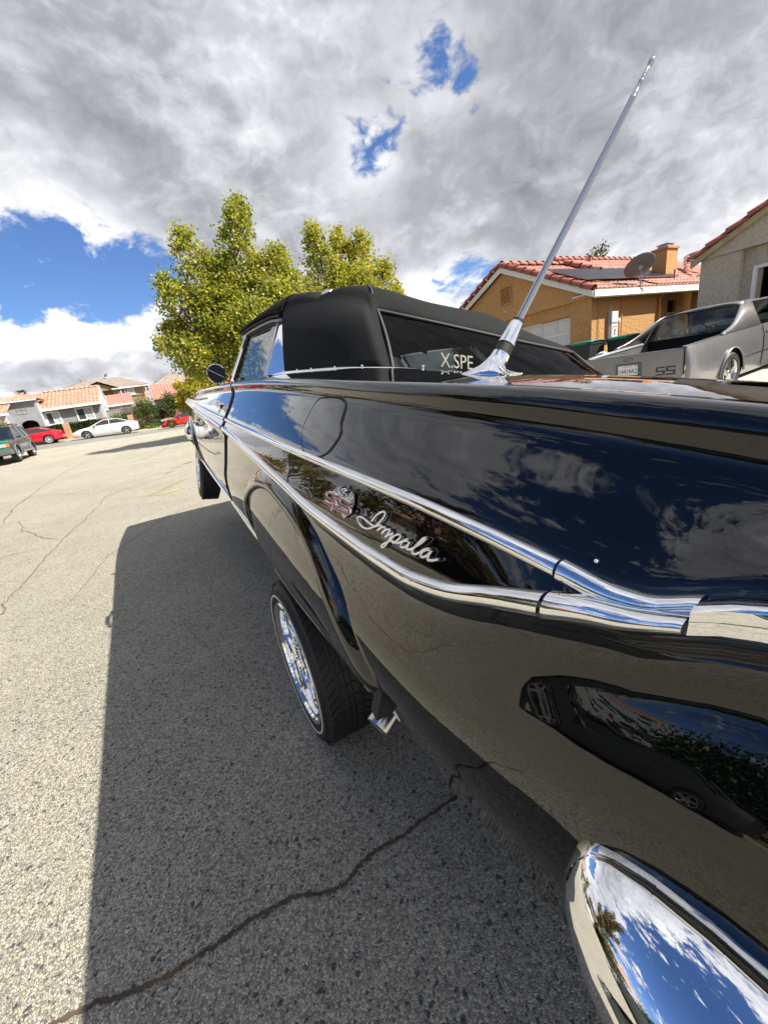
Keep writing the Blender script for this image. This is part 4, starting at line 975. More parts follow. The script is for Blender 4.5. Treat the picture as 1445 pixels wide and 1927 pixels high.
def wire(pts, r, off, name, mat, parent, n=6, flat=None, sub=3):
    P3 = [Vector(S(-s, z, off)) for s, z in (catmull(pts, sub) if sub else pts)]
    m = MB().tube(P3, r, n, flat=flat); return m
m = MB()
for st in IM['script']:
    a = wire(st, .0021, .005, '', '', None); m.add(a.v, a.f)
    for k in (0, -1):
        pass
scr = m.build('script_badge', 'chrome', CAR, smooth=70)
m = MB()
for st in IM['script'][:1]:
    for k in (6, len(st) // 2, -3):
        m.tube([S(-st[k][0], st[k][1], -.002), S(-st[k][0], st[k][1], .005)], .0015, 5)
m.build('badge_pins', 'chrome', scr)['kind'] = 'stuff'
fl = [Vector(S(-s, z, .003)) for s, z in IM['flags']]
m = MB().prism(fl, (-.003, 0, 0)); bdg = m.build('flag_badge', 'chrome_worn', CAR, bevel=.0008)
m = MB()
for st in IM['crest']: a = wire(st, .0014, .009, '', '', None); m.add(a.v, a.f)
m.build('badge_crest', 'chrome', bdg, smooth=60)
for st in IM['ss']:
    o_ = []
    a = wire(st, .0048, .0095, '', '', None, n=8, flat=.6); a.build('letter_outline', 'chrome', bdg, smooth=60)
    a = wire(st, .0033, .0135, '', '', None, n=8, flat=.5); a.build('letter', 'red_enamel', bdg, smooth=60)

# ---- bumpers
def bumper(ys, zt, zb, side, name, out_=.06, front=False):
    pass
rows = []
tipy = -.848
for y in [tipy, tipy - .006, tipy - .018, tipy - .035, tipy - .06, tipy - .10, tipy - .15, tipy - .2, tipy - .27, tipy - .35, tipy - .43, tipy - .50]:
    t = min(1, (tipy - y) / .16); g = math.sqrt(max(0, 1 - (1 - min(1, t)) ** 2)); zc_ = .520 + .004 * t; hh = .004 + .058 * g; o_ = .003 + .078 * g * (1 + .1 * t)
    b = hw_at(max(y, -1.36), .50)
    if y < -1.2: b -= (-1.2 - y) ** 2 * 1.2
    sec = [(-.02, .90), (.0, 1.0), (.12 * o_, .99), (.36 * o_, .86), (.62 * o_, .60), (.84 * o_, .22), (.95 * o_, -.14), (1.0 * o_, -.30), (1.0 * o_, -.42), (.97 * o_, -.72), (.86 * o_, -.86), (.40 * o_, -.98), (-.02, -1.0)]
    rows.append([(-(b + a), y, zc_ + hh * c) for a, c in catmull(sec, 3)])
left = rows
# wrap round the tail
def backrow(x):
    s = abs(x) / .98; y = -1.40 - .05 * (1 - s ** 4); hh = .060; o_ = .085
    sec = [(-.02, .90), (.0, 1.0), (.12 * o_, .99), (.36 * o_, .86), (.62 * o_, .60), (.84 * o_, .22), (.95 * o_, -.14), (1.0 * o_, -.30), (1.0 * o_, -.42), (.97 * o_, -.72), (.86 * o_, -.86), (.40 * o_, -.98), (-.02, -1.0)]
    return [(x, y - a, .532 + hh * c) for a, c in catmull(sec, 3)]
cornerL = []
L0 = left[-1]; B0 = backrow(-.90)
for t in lin(0, 1, 8)[1:-1]:
    ang = t * PI / 2; cc_ = []
    for p, q in zip(L0, B0): cc_.append((lerp(q[0], p[0], math.cos(ang)), lerp(p[1], q[1], math.sin(ang)), lerp(p[2], q[2], t)))
    cornerL.append(cc_)
allr = left + cornerL + [backrow(x) for x in lin(-.90, .90, 20)]
mirr = [[(-x, y, z) for x, y, z in r] for r in (left + cornerL)][::-1]
MB().grid(allr + mirr, flip=False).build('rear_bumper', 'chrome', CAR, smooth=60)
rows = []
for y in lin(3.12, 3.98, 14):
    t = (y - 3.12) / .86; g = math.sqrt(max(0, 1 - (1 - min(1, t * 4)) ** 2)); b = hw_at(min(y, 3.92), .56)
    sec = [(-.01, .08), (.045, .085), (.072, .04), (.072, -.03), (.045, -.075), (-.01, -.08)]
    rows.append([(-(b - .02 + a * g), y, .565 + c * (.25 + .75 * g)) for a, c in sec])
f2 = [[(x, 4.02 + .04 * (1 - (x / .9) ** 2) + a * 1, .565 + c) for a, c in [(-.01, .08), (.045, .085), (.072, .04), (.072, -.03), (.045, -.075), (-.01, -.08)]] for x in lin(-.86, .86, 12)]
MB().grid(rows + f2 + [[(-x, y, z) for x, y, z in r] for r in rows[::-1]]).build('front_bumper', 'chrome', CAR, smooth=45)
# tail lamps and plate on the back
for x in (-.78, -.60, -.42, .42, .60, .78):
    MB().lathe([(.066, 0), (.064, .018), (.054, .02)], (x, -1.384, .70), (0, -1, 0), 24).build('tail_lamp', 'chrome', CAR, smooth=50)
    MB().lathe([(.054, .018), (.03, .030), (0, .034)], (x, -1.384, .70), (0, -1, 0), 24).build('tail_lens', 'lamp_red', CAR, smooth=60)

# ---- exhaust tip
ed = Vector((-.80, -.25, -.52)).normalized(); e0 = Vector((-.925, -.365, .200)) - ed * .119
MB().lathe([(.024, -.14), (.026, 0), (.028, .005), (.032, .105), (.031, .108), (.027, .106), (.025, 0)], e0, ed, 36, sx=.85).build('exhaust_tip', 'chrome_worn', CAR, smooth=50)
MB().disc(e0 + ed * .05, ed, .024, 20).build('exhaust_bore', 'dark', CAR)

# ---- front wheel arch lip and wheels
fa = [(2.57, .39), (2.55, .47), (2.60, .56), (2.72, .635), (2.87, .675), (3.03, .685), (3.2, .665), (3.33, .61), (3.43, .52), (3.46, .43)]
lipf = []
for i, (y, z) in enumerate(catmull(fa, 3)):
    n2 = Vector((y - 3.02, z - .40)).normalized(); base = -hw_at(y, z)
    lipf.append([(base - d, y + n2.x * o, z + n2.y * o) for o, d in [(-.016, -.01), (-.012, .012), (0, .020), (.02, .014), (.04, .004), (.05, -.004)]])
MB().grid(lipf).build('wheel_arch_lip', 'paint', CAR, smooth=70)
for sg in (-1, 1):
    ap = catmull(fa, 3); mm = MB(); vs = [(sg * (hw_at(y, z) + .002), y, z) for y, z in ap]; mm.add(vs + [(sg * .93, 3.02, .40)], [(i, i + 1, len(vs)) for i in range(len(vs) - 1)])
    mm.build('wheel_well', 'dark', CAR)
def wheel_parts(parent, R_, rim, wid, axis, seedoff=0, spokes='deep'):
    """classic steel-spoke style wheel centred at the parent's origin, outer face along -axis"""
    ax = Vector(axis).normalized()
    tp = [(rim - .004, -wid * .40), (rim + .012, -wid * .47), (lerp(rim, R_, .35), -wid * .53), (lerp(rim, R_, .7), -wid * .52), (R_ - .020, -wid * .47), (R_ - .007, -wid * .42), (R_, -wid * .34), (R_ + .001, 0), (R_, wid * .34), (R_ - .007, wid * .42), (R_ - .020, wid * .47), (lerp(rim, R_, .6), wid * .52), (rim, wid * .42)]
    MB().lathe(tp, (0, 0, 0), ax, 72).build('tyre', 'rubber', parent, smooth=40)
    w1, w2 = rim + .026, rim + .035
    MB().lathe([(w1, -wid * .524), (w1 + .003, -wid * .539), (w2 - .003, -wid * .541), (w2, -wid * .524)], (0, 0, 0), ax, 72).build('whitewall', 'whitewall', parent, smooth=40)
    rp = [(rim + .002, -wid * .44), (rim + .008, -wid * .50), (rim + .003, -wid * .525), (rim - .006, -wid * .505), (rim - .009, -wid * .45), (rim - .016, -wid * .43), (rim - .018, -wid * .30), (rim - .026, -wid * .27), (rim - .028, -wid * .08), (rim - .040, -wid * .04), (rim - .043, wid * .12), (rim * .74, wid * .14), (rim * .72, wid * .06), (rim * .66, wid * .05), (rim * .50, -wid * .02), (rim * .40, -wid * .10), (.055, -wid * .12), (.048, -wid * .30), (.034, -wid * .36), (0, -wid * .37)]
    MB().lathe(rp, (0, 0, 0), ax, 60).build('rim', 'chrome', parent, smooth=40)
    sp = MB(); a = ax.orthogonal().normalized(); b = ax.cross(a)
    for k in range(30):
        t0 = 2 * PI * k / 30; t1 = t0 + (.22 if k % 2 else -.22)
        p = (a * math.cos(t0) + b * math.sin(t0)) * .052 - ax * wid * .26; q = (a * math.cos(t1) + b * math.sin(t1)) * (rim - .020) - ax * wid * (.16 if k % 2 else .28)
        sp.tube([p, q], .0028, 5, cap=False)
    sp.build('spokes', 'chrome', parent, smooth=60)
    return
def tread(parent, R_, wid, axis):
    ax = Vector(axis).normalized(); a = ax.orthogonal().normalized(); b = ax.cross(a); t = MB()
    for off, wd in ((-.33, .10), (-.115, .055), (.0, .045), (.115, .055), (.33, .10)):
        n = 64 if abs(off) > .2 else 44
        for k in range(n):
            th = 2 * PI * k / n; gp = .14 if abs(off) > .2 else .08
            rows = []
            for u in (gp, .5, 1 - gp * .3):
                an = th + 2 * PI / n * u
                rows.append([(a * math.cos(an + s * off * .12) + b * math.sin(an + s * off * .12)) * rr + ax * (off + s * wd) * wid for s, rr in ((-1.02, R_ - .003), (-.9, R_ + .0055), (.9, R_ + .0055), (1.02, R_ - .003))])
            t.grid(rows)
    o = t.build('tread_blocks', 'rubber', parent, smooth=30); o['kind'] = 'stuff'; return o
Minv = CAR.matrix_world.inverted()
def local(p): return Minv @ Vector(p)
# rear wheel stands upright on the road although the body leans
WR = .281
wc = Vector((.258, 1.155, WR - .001)); lw = bpy.data.objects.new('rear_wheel', bpy.data.meshes.new('rear_wheel_hub'))
def wheel_obj(name, m_local):
    me = MB().lathe([(0, -.02), (.03, -.02), (.03, .05), (0, .05)], (0, 0, 0), (1, 0, 0), 16)
    o = a_ = me.build(name, 'dark', CAR); o.matrix_local = m_local; return o
M['tread_rubber'] = M['rubber']
wo = wheel_obj('rear_wheel', Minv @ Matrix.Translation(wc) @ Matrix.Rotation(math.radians(1.5), 4, 'Y')); wheel_parts(wo, WR - .006, .203, .16, (1, 0, 0)); tread(wo, WR - .006, .16, (1, 0, 0))
wo2 = wheel_obj('rear_wheel', Minv @ Matrix.Translation(wc + Vector((1.55, .02, 0)))); wheel_parts(wo2, WR - .006, .203, .175, (-1, 0, 0))
wf = wheel_obj('front_wheel', Matrix.Translation((-.855, 3.02, .262)) @ Matrix.Rotation(math.radians(-2), 4, 'Z')); wheel_parts(wf, .305, .19, .165, (1, 0, 0)); tread(wf, .305, .165, (1, 0, 0))
wf2 = wheel_obj('front_wheel', Matrix.Translation((.80, 3.02, .30))); wheel_parts(wf2, .305, .19, .165, (-1, 0, 0))

# ================================================================ roof and wall helpers
def tile_field(parent, o, u, v, L, H, mat, pitch=.24, row=.34, h=.032, name='tile_field', per=5):
    """pan-and-barrel clay tiles laid in overlapping courses over the rectangle o + u*L + v*H"""
    o, u, v = Vector(o), Vector(u).normalized(), Vector(v).normalized(); n = u.cross(v)
    if n.z < 0: n = -n
    nc = max(2, int(L / pitch) * per); m = MB(); nr = max(1, int(H / row)); g = random.Random(int(L * 100))
    for r in range(nr):
        a, b = H * r / nr, H * (r + 1) / nr + .03; rows = [[], [], []]
        for c in range(nc + 1):
            x = L * c / nc; ph = 2 * PI * x / pitch; k = .5 + .5 * math.sin(ph); k = k ** .7
            j = .006 * math.sin(c // per * 12.9898 + r * 78.233)
            rows[0].append(o + u * x + v * (a + j) + n * (h * k * .4 - .004)); rows[1].append(o + u * x + v * (a + j) + n * (h * k + .030)); rows[2].append(o + u * x + v * b + n * (h * k + .004))
        m.grid(rows)
    ob = m.build(name, mat, parent, smooth=35, kind='stuff'); return ob
def ridge_tiles(parent, p0, p1, mat='tile_ridge', r=.115, ln=.40, name='ridge_tile', up=(0, 0, 1), seed=1, tilt=0.06):
    p0, p1 = Vector(p0), Vector(p1); d = p1 - p0; n = max(1, int(d.length / ln)); dn = d.normalized(); upv = Vector(up); upv = (upv - dn * upv.dot(dn)).normalized(); s = dn.cross(upv)
    rows = []
    for t, k in ((-.04, 1.10), (0.0, 1.10), (1.0, .92)):
        rows.append([Vector((math.cos(a) * r * k, t * ln, math.sin(a) * r * k * .95)) for a in np.linspace(-.15, PI + .15, 9)])
    src = MB().grid(rows).build(name, mat, parent, smooth=50, solid=.012)
    g = random.Random(seed)
    for i in range(n):
        o = src if i == 0 else copy_part(src, parent)
        q = p0 + d * (i / n)
        yy = (dn + upv * tilt * -1 + s * g.uniform(-.01, .01)).normalized(); xx = yy.cross(upv).normalized(); zz = xx.cross(yy)
        o.matrix_local = Matrix(((xx.x, yy.x, zz.x, q.x), (xx.y, yy.y, zz.y, q.y), (xx.z, yy.z, zz.z, q.z), (0, 0, 0, 1)))
def part_box(parent, name, mat, *b, bevel=0.0): return MB().box(*b).build(name, mat, parent, bevel=bevel)

# ================================================================ beige garage house next door to the driveway
G = thing('garage_house', 'beige stucco house at right edge with open garage door and red tiled gable', 'house', (12.5, 5.4, .35))
gl = lambda x, y, z: (x - 12.5, y - 5.4, z - .35)
def gbox(nm, mat, x0, x1, y0, y1, z0, z1, bevel=0): return part_box(G, nm, mat, x0 - 12.5, x1 - 12.5, y0 - 5.4, y1 - 5.4, z0 - .35, z1 - .35, bevel=bevel)
gy0, gy1, gap_, gz = -1.62, 5.42, 1.9, 2.74
m = MB().prism([gl(12.5, gy1, gz), gl(12.5, gy0, gz), gl(12.5, gap_, gz + (gy1 - gap_) * .5)], (.5, 0, 0)); m.build('gable_wall', 'stucco_beige', G)
gbox('wall', 'stucco_beige', 12.56, 12.95, 4.60, gy1 - .03, .2, gz - .003)
gbox('wall', 'stucco_beige', 12.74, 12.95, 4.41, 4.597, .2, gz - .003)
gbox('wall', 'stucco_beige', 12.74, 12.95, -.50, 4.407, 2.36, gz - .003)
gbox('wall', 'stucco_beige', 12.56, 12.95, gy0 + .03, -.503, .2, gz - .003)
gbox('wall', 'stucco_beige', 12.953, 21, 5.18, gy1 - .03, .2, gz)
gbox('wall', 'stucco_beige', 12.953, 21, gy0 + .03, gy0 + .25, .2, gz)
# door frame of the open garage
gbox('door_frame', 'trim_white', 12.70, 12.80, 4.33, 4.405, .3, 2.35); gbox('door_frame', 'trim_white', 12.70, 12.80, -.49, 4.32, 2.28, 2.352); gbox('door_stop', 'trim_tan', 12.79, 12.84, 4.26, 4.327, .3, 2.27)
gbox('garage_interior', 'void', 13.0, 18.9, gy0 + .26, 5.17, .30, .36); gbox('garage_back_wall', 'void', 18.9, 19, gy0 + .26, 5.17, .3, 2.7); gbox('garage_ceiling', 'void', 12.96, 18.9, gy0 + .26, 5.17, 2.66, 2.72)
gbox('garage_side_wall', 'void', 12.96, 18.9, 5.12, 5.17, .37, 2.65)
cl = MB(); g_ = random.Random(5)
for i in range(16):
    x, y, z = g_.uniform(16, 18.6), g_.uniform(0, 4.8), g_.choice([.37, .37, .9, 1.4]); cl.box(x, x + g_.uniform(.3, .8), y, y + g_.uniform(.3, .8), z, z + g_.uniform(.3, .6))
cl.v = [gl(*p) for p in cl.v]; cl.build('stored_clutter', 'clutter', G)['kind'] = 'stuff'
# rake board, tiles
for sg, ye in ((1, gy1 + .12), (-1, gy0 - .12)):
    a = Vector(gl(12.38, ye, gz + .02)); b = Vector(gl(12.38, gap_, gz + .02 + abs(ye - gap_) * .5))
    MB().prism([a + Vector((0, 0, -.14)), a, b, b + Vector((0, 0, -.14))], (.05, 0, 0)).build('rake_board', 'trim_tan', G)
    MB().prism([a + Vector((.053, 0, -.12)), a + Vector((.053, 0, -.02)), b + Vector((.053, 0, -.02)), b + Vector((.053, 0, -.12))], (.09, 0, 0)).build('soffit', 'trim_tan', G)
    d = (b - a).normalized(); L_ = (b - a).length
    tile_field(G, a + Vector((.1, 0, .03)), (1, 0, 0), d, 8.5, L_, 'tile_red')
    ridge_tiles(G, a + Vector((.04, 0, .03)) - d * .03, b + Vector((.04, 0, .03)), up=(0, -d.z * (1 if sg > 0 else -1) * -1, abs(d.y)), ln=.40, r=.105, name='rake_tile', seed=4, tilt=.07)
ridge_tiles(G, gl(12.35, gap_, gz + .12 + 3.6 * .5), gl(20.8, gap_, gz + .12 + 3.6 * .5))
cm = MB().lathe([(0, -.07), (.028, -.07), (.03, .05), (.022, .055), (0, .055)], gl(12.34, 5.50, 2.79), (-.9, .35, -.25), 16); cm.build('security_camera', 'box_white', G, smooth=50)
MB().disc(Vector(gl(12.34, 5.50, 2.79)) + Vector((-.9, .35, -.25)).normalized() * .0565, (-.9, .35, -.25), .021, 14).build('camera_lens', 'black_ink', G)

# ================================================================ orange house
OH = thing('orange_house', 'orange stucco house with red tile roof, white garage door, chimney and solar panels', 'house', (12.5, 8.23, .3))
OX, OY, OZ = 12.5, 8.23, .3
ol = lambda x, y, z: Vector((x - OX, y - OY, z - OZ))
def obx(nm, mat, x0, x1, y0, y1, z0, z1, bevel=0, parent=None): return part_box(parent or OH, nm, mat, x0 - OX, x1 - OX, y0 - OY, y1 - OY, z0 - OZ, z1 - OZ, bevel=bevel)
AY, EZ, SL = 11.57, 2.74, .455
m = MB().prism([ol(12.5, 8.23, 2.60), ol(12.5, 14.9, 2.60), ol(12.5, 14.9, EZ), ol(12.5, AY, EZ + (AY - 8.23) * SL), ol(12.5, 8.23, EZ)], (.4, 0, 0)); m.build('gable_wall', 'stucco_orange', OH)
obx('wall', 'stucco_orange', 12.60, 12.90, 8.235, 8.97, .1, 2.597)
obx('wall', 'stucco_orange', 12.66, 12.90, 8.973, 13.7, 2.23, 2.597)
obx('wall', 'stucco_orange', 12.60, 12.90, 13.703, 14.9, .1, 2.597)
obx('wall', 'stucco_orange', 12.903, 16.3, 8.23, 8.5, .1, 2.72)
obx('wall', 'stucco_orange', 16.303, 17.95, 8.75, 9.0, .1, 2.72)
obx('wall', 'stucco_orange', 17.953, 18.75, 8.75, 9.0, .1, 1.9); obx('wall', 'stucco_orange', 17.953, 18.75, 8.75, 9.0, 2.5, 2.72); obx('wall', 'stucco_orange', 18.753, 24, 8.75, 9.0, .1, 2.72)
obx('window_frame', 'trim_tan', 17.96, 18.74, 8.72, 8.76, 1.92, 1.99); obx('window_frame', 'trim_tan', 17.96, 18.03, 8.72, 8.76, 1.993, 2.49); obx('window_frame', 'trim_tan', 18.033, 18.74, 8.72, 8.76, 2.42, 2.49); obx('window_pane', 'void', 18.0, 18.74, 8.86, 8.88, 1.9, 2.5)
obx('vent_plate', 'stucco_orange', 17.2, 17.42, 8.725, 8.748, 2.15, 2.38)
# sectional garage door: each panel a piece
dpn = None
for i in range(4):
    for j in range(8):
        z0 = .3 + i * .48; y0 = 8.98 + j * .59
        if dpn is None:
            mm = MB().box(0, .04, .004, .586, .004, .476); mm.box(-.012, 0.001, .05, .54, .07, .41); mm.box(-.018, -.011, .09, .50, .11, .37); dpn = mm.build('door_panel', 'door_white', OH, bevel=.004); dpn.location = ol(12.78, y0, z0)
        else: copy_part(dpn, OH, ol(12.78, y0, z0))
# louvred vent
obx('vent_frame', 'stucco_orange', 12.44, 12.498, 11.27, 11.31, 3.14, 3.74); obx('vent_frame', 'stucco_orange', 12.44, 12.498, 11.77, 11.81, 3.14, 3.74); obx('vent_frame', 'stucco_orange', 12.44, 12.498, 11.313, 11.767, 3.70, 3.74); obx('vent_frame', 'stucco_orange', 12.44, 12.498, 11.313, 11.767, 3.14, 3.18)
obx('vent_back', 'void', 12.485, 12.497, 11.315, 11.765, 3.185, 3.695)
sl_ = None
for i in range(8):
    if sl_ is None: sl_ = MB().obox((0, 0, 0), (.022, 0, -.014), (0, .225, 0), (.003, 0, .006)).build('louvre', 'stucco_orange', OH); sl_.location = ol(12.462, 11.54, 3.215 + i * .062)
    else: copy_part(sl_, OH, ol(12.462, 11.54, 3.215 + i * .062))
cm = MB().lathe([(0, -.02), (.035, -.02), (.04, .03), (.02, .06), (0, .06)], ol(12.48, 11.60, 2.93), (-1, -.3, -.3), 14); cm.build('security_camera', 'box_white', OH, smooth=50)
# front gable roof
E_ = ol(12.22, 7.98, EZ - .03); d_up = Vector((0, 1, SL)).normalized(); Hs = (AY - 7.98) / d_up.y
tile_field(OH, E_ + Vector((.05, 0, .06)), (1, 0, 0), d_up, 6.9, Hs, 'tile_red')
W_ = ol(12.22, 15.15, EZ - .03); d_up2 = Vector((0, -1, SL)).normalized()
tile_field(OH, W_ + Vector((.05, 0, .06)), (1, 0, 0), d_up2, 4.0, (15.15 - AY) / -d_up2.y, 'tile_red')
apx = ol(12.25, AY, EZ + .07 + (AY - 7.98) * SL)
ridge_tiles(OH, E_ + Vector((.03, -.02, .07)), apx, up=(0, -SL, 1), ln=.38, r=.125, name='rake_tile', seed=3, tilt=.08)
ridge_tiles(OH, W_ + Vector((.03, .02, .07)), apx, up=(0, SL, 1), ln=.38, r=.125, name='rake_tile', seed=5, tilt=.08)
ridge_tiles(OH, apx + Vector((.1, 0, .02)), apx + Vector((3.6, 0, .02)), ln=.4)
for s_, e_, dd in ((1, E_, d_up), (-1, W_, d_up2)):
    a = e_ + Vector((.02, 0, -.10)); b = a + dd * (((AY - 7.98) if s_ > 0 else (15.15 - AY)) / abs(dd.y))
    MB().prism([a + Vector((0, 0, -.04)), a + Vector((0, 0, .13)), b + Vector((0, 0, .13)), b + Vector((0, 0, -.04))], (.05, 0, 0)).build('rake_board', 'trim_white', OH)
# main roof behind, ridge a little higher
M_ = ol(15.75, 8.02, EZ + .02); dm = Vector((0, 1, .478)).normalized()
tile_field(OH, M_ + Vector((.05, 0, .07)), (1, 0, 0), dm, 9.0, (12.0 - 8.02) / dm.y, 'tile_red')
mr = ol(15.75, 12.0, EZ + .09 + (12 - 8.02) * .478)
tile_field(OH, ol(24.8, 16.0, EZ + .09), (-1, 0, 0), Vector((0, -1, .478)), 9.0, 4.4, 'tile_red')
ridge_tiles(OH, mr + Vector((0, 0, .03)), mr + Vector((9, 0, .03)), ln=.4, seed=8)
ridge_tiles(OH, M_ + dm * 2.2 + Vector((.0, 0, .09)), mr, up=(0, -.478, 1), ln=.38, name='rake_tile', seed=9)
MB().prism([ol(15.8, 9.0, EZ + .3), ol(15.8, 12, EZ + .0 + 3.98 * .478), ol(15.8, 15, EZ + .3)], (.2, 0, 0)).build('gable_wall', 'stucco_orange', OH)
# wing at the back right, roof falling towards the street
wv = Vector((1, 0, .5)).normalized()
tile_field(OH, ol(19.1, 8.6, EZ + .07), (0, -1, 0), wv, 5.5, 3.0, 'tile_red')
ridge_tiles(OH, ol(19.1, 8.55, EZ + .12), ol(21.8, 9.9, EZ + 1.5), ln=.4, seed=12)
ridge_tiles(OH, ol(21.8, 3, EZ + 1.5), ol(21.8, 9.9, EZ + 1.5), ln=.4, seed=13)
obx('wall', 'stucco_orange', 19.3, 19.5, 3.1, 8.5, .1, 2.74)
# fascia, gutter, downpipe
obx('fascia', 'trim_white', 12.30, 24.5, 7.94, 7.975, EZ - .20, EZ + .02)
MB().tube([ol(12.3, 7.90, EZ - .17), ol(24.5, 7.90, EZ - .17)], .028, 8).build('eave_cable', 'trim_white', OH, smooth=60)
obx('soffit', 'trim_white', 12.32, 24.4, 7.98, 8.72, EZ - .05, EZ - .02)
MB().tube([ol(16.36, 7.97, EZ - .12), ol(16.36, 8.17, EZ - .30), ol(16.36, 8.17, .4)], .045, 8).build('downpipe', 'stucco_orange', OH, smooth=60)
# chimney
obx('chimney', 'stucco_orange', 18.0, 18.75, 8.85, 9.35, 3.0, 4.20); obx('chimney_cap', 'stucco_orange', 17.95, 18.80, 8.80, 9.40, 4.203, 4.27); obx('spark_arrestor', 'metal_grey', 18.15, 18.60, 8.93, 9.27, 4.273, 4.36); obx('spark_arrestor_lid', 'metal_grey', 18.10, 18.65, 8.9, 9.3, 4.38, 4.40)
MB().lathe([(.06, 0), (.06, .30), (.09, .31), (.09, .36), (.05, .38)], ol(17.55, 11.6, 4.45), (0, 0, 1), 12, cap=True).build('vent_pipe', 'tile_ridge', OH, smooth=50)
MB().lathe([(.03, 0), (.03, .45)], ol(17.9, 8.5, 2.95), (0, 0, 1), 8, cap=True).build('vent_pipe', 'tile_ridge', OH, smooth=50)
# solar panels on stand-off rails
nrm = Vector((0, -SL, 1)).normalized(); pan = None
for i in range(5):
    c = ol(13.36 + i * 1.125, 9.32, EZ + .19 + (9.32 - 7.98) * SL)
    if pan is None:
        pan = MB().obox((0, 0, 0), (.555, 0, 0), d_up * .80, nrm * .018).build('solar_panel', 'alu', OH)
        MB().obox(nrm * .0195, (.535, 0, 0), d_up * .78, nrm * .0015).build('panel_glass', 'solar', pan)
        pan.location = c
    else:
        o = copy_part(pan, OH, c)
        for ch in list(pan.children): copy_part(ch, o)
for y in (8.85, 9.8):
    MB().tube([ol(12.78, y, EZ + .14 + (y - 7.98) * SL), ol(18.45, y, EZ + .14 + (y - 7.98) * SL)], .02, 6).build('panel_rail', 'metal_grey', OH)
MB().tube([ol(12.8, 9.9, 3.72), ol(13.2, 9.0, 3.32), ol(13.6, 8.3, 3.0), ol(13.75, 8.02, 2.92)], .012, 6).build('roof_conduit', 'trim_tan', OH, smooth=60)
# electricity meter
obx('meter_box', 'box_white', 13.46, 13.80, 8.11, 8.226, 1.36, 1.80, .008); obx('meter_box', 'box_white', 13.44, 13.78, 8.09, 8.226, 1.805, 2.14, .01); obx('meter_side', 'metal_grey', 13.38, 13.438, 8.14, 8.226, 1.33, 2.12)
obx('warning_label', 'plate', 13.50, 13.76, 8.104, 8.109, 1.38, 1.74); obx('warning_label', 'red_sign', 13.82, 13.92, 8.20, 8.226, 1.42, 1.72)
mk = None
for k in range(3): MB().disc(ol(13.55 + k * .08, 8.102, 1.69), (0, -1, 0), .026, 12).build('label_mark', 'red_sign', OH)
MB().add([ol(13.60, 8.102, 1.42), ol(13.66, 8.102, 1.42), ol(13.65, 8.102, 1.52), ol(13.69, 8.102, 1.60), ol(13.61, 8.102, 1.62), ol(13.60, 8.102, 1.54)], [(0, 1, 2, 3, 4, 5)]).build('label_mark', 'black_ink', OH)
MB().lathe([(.07, 0), (.07, .08), (.05, .12), (0, .13)], ol(13.90, 8.226, 1.85), (0, -1, 0), 18).build('meter_dial', 'box_white', OH, smooth=50)
MB().tube([ol(13.42, 8.17, 2.12), ol(13.42, 8.17, 2.52), ol(13.40, 8.05, 2.60), ol(13.40, 7.93, 2.95)], .014, 6).build('conduit', 'metal_grey', OH, smooth=60)
MB().tube([ol(14.12, 8.18, .4), ol(14.12, 8.18, 2.62)], .016, 6).build('conduit', 'stucco_orange', OH, smooth=60)
MB().tube([ol(13.45, 8.18, 1.30), ol(14.1, 8.18, 1.34)], .016, 6).build('conduit', 'metal_grey', OH, smooth=60)
MB().tube([ol(12.92, 8.2, .4), ol(12.92, 8.2, 2.6)], .010, 6).build('conduit', 'stucco_orange', OH, smooth=60)

# satellite dish on the eave, seen from behind
SD = thing('satellite_dish', 'grey oval satellite dish on the orange house roof edge, seen from behind', 'satellite dish', (14.69, 7.93, 2.72))
dn_ = Vector((.33, .67, .71)).normalized(); dc = Vector((-.1, .02, .66))
m = MB(); m.lathe([(0, -.075), (.15, -.068), (.3, -.045), (.42, -.012), (.47, .004), (.475, .010), (.42, .004), (.3, -.03), (0, -.06)], dc, dn_, 40, sx=.84); m.build('reflector', 'dish', SD, smooth=60)
m = MB(); m.tube([(0, .02, 0), (-.02, .0, .35), dc - dn_ * .12], .022, 8); m.tube([(.0, .02, .02), (.32, -.05, -.02)], .012, 6); m.tube([(-.01, .0, .3), (-.28, .06, .0)], .010, 6); m.build('mast', 'metal_grey', SD, smooth=60)
m = MB(); m.obox(dc - dn_ * .10, (.06, 0, 0), (0, .04, .03), (0, -.03, .05)); m.build('bracket', 'metal_grey', SD, bevel=.008)
m = MB(); m.tube(catmull([dc - dn_ * .1, dc + Vector((.10, -.1, -.25)), (.05, -.02, .1), (.03, 0, -.2)], 5), .007, 5); m.build('cable', 'rubber_pad', SD, smooth=60)

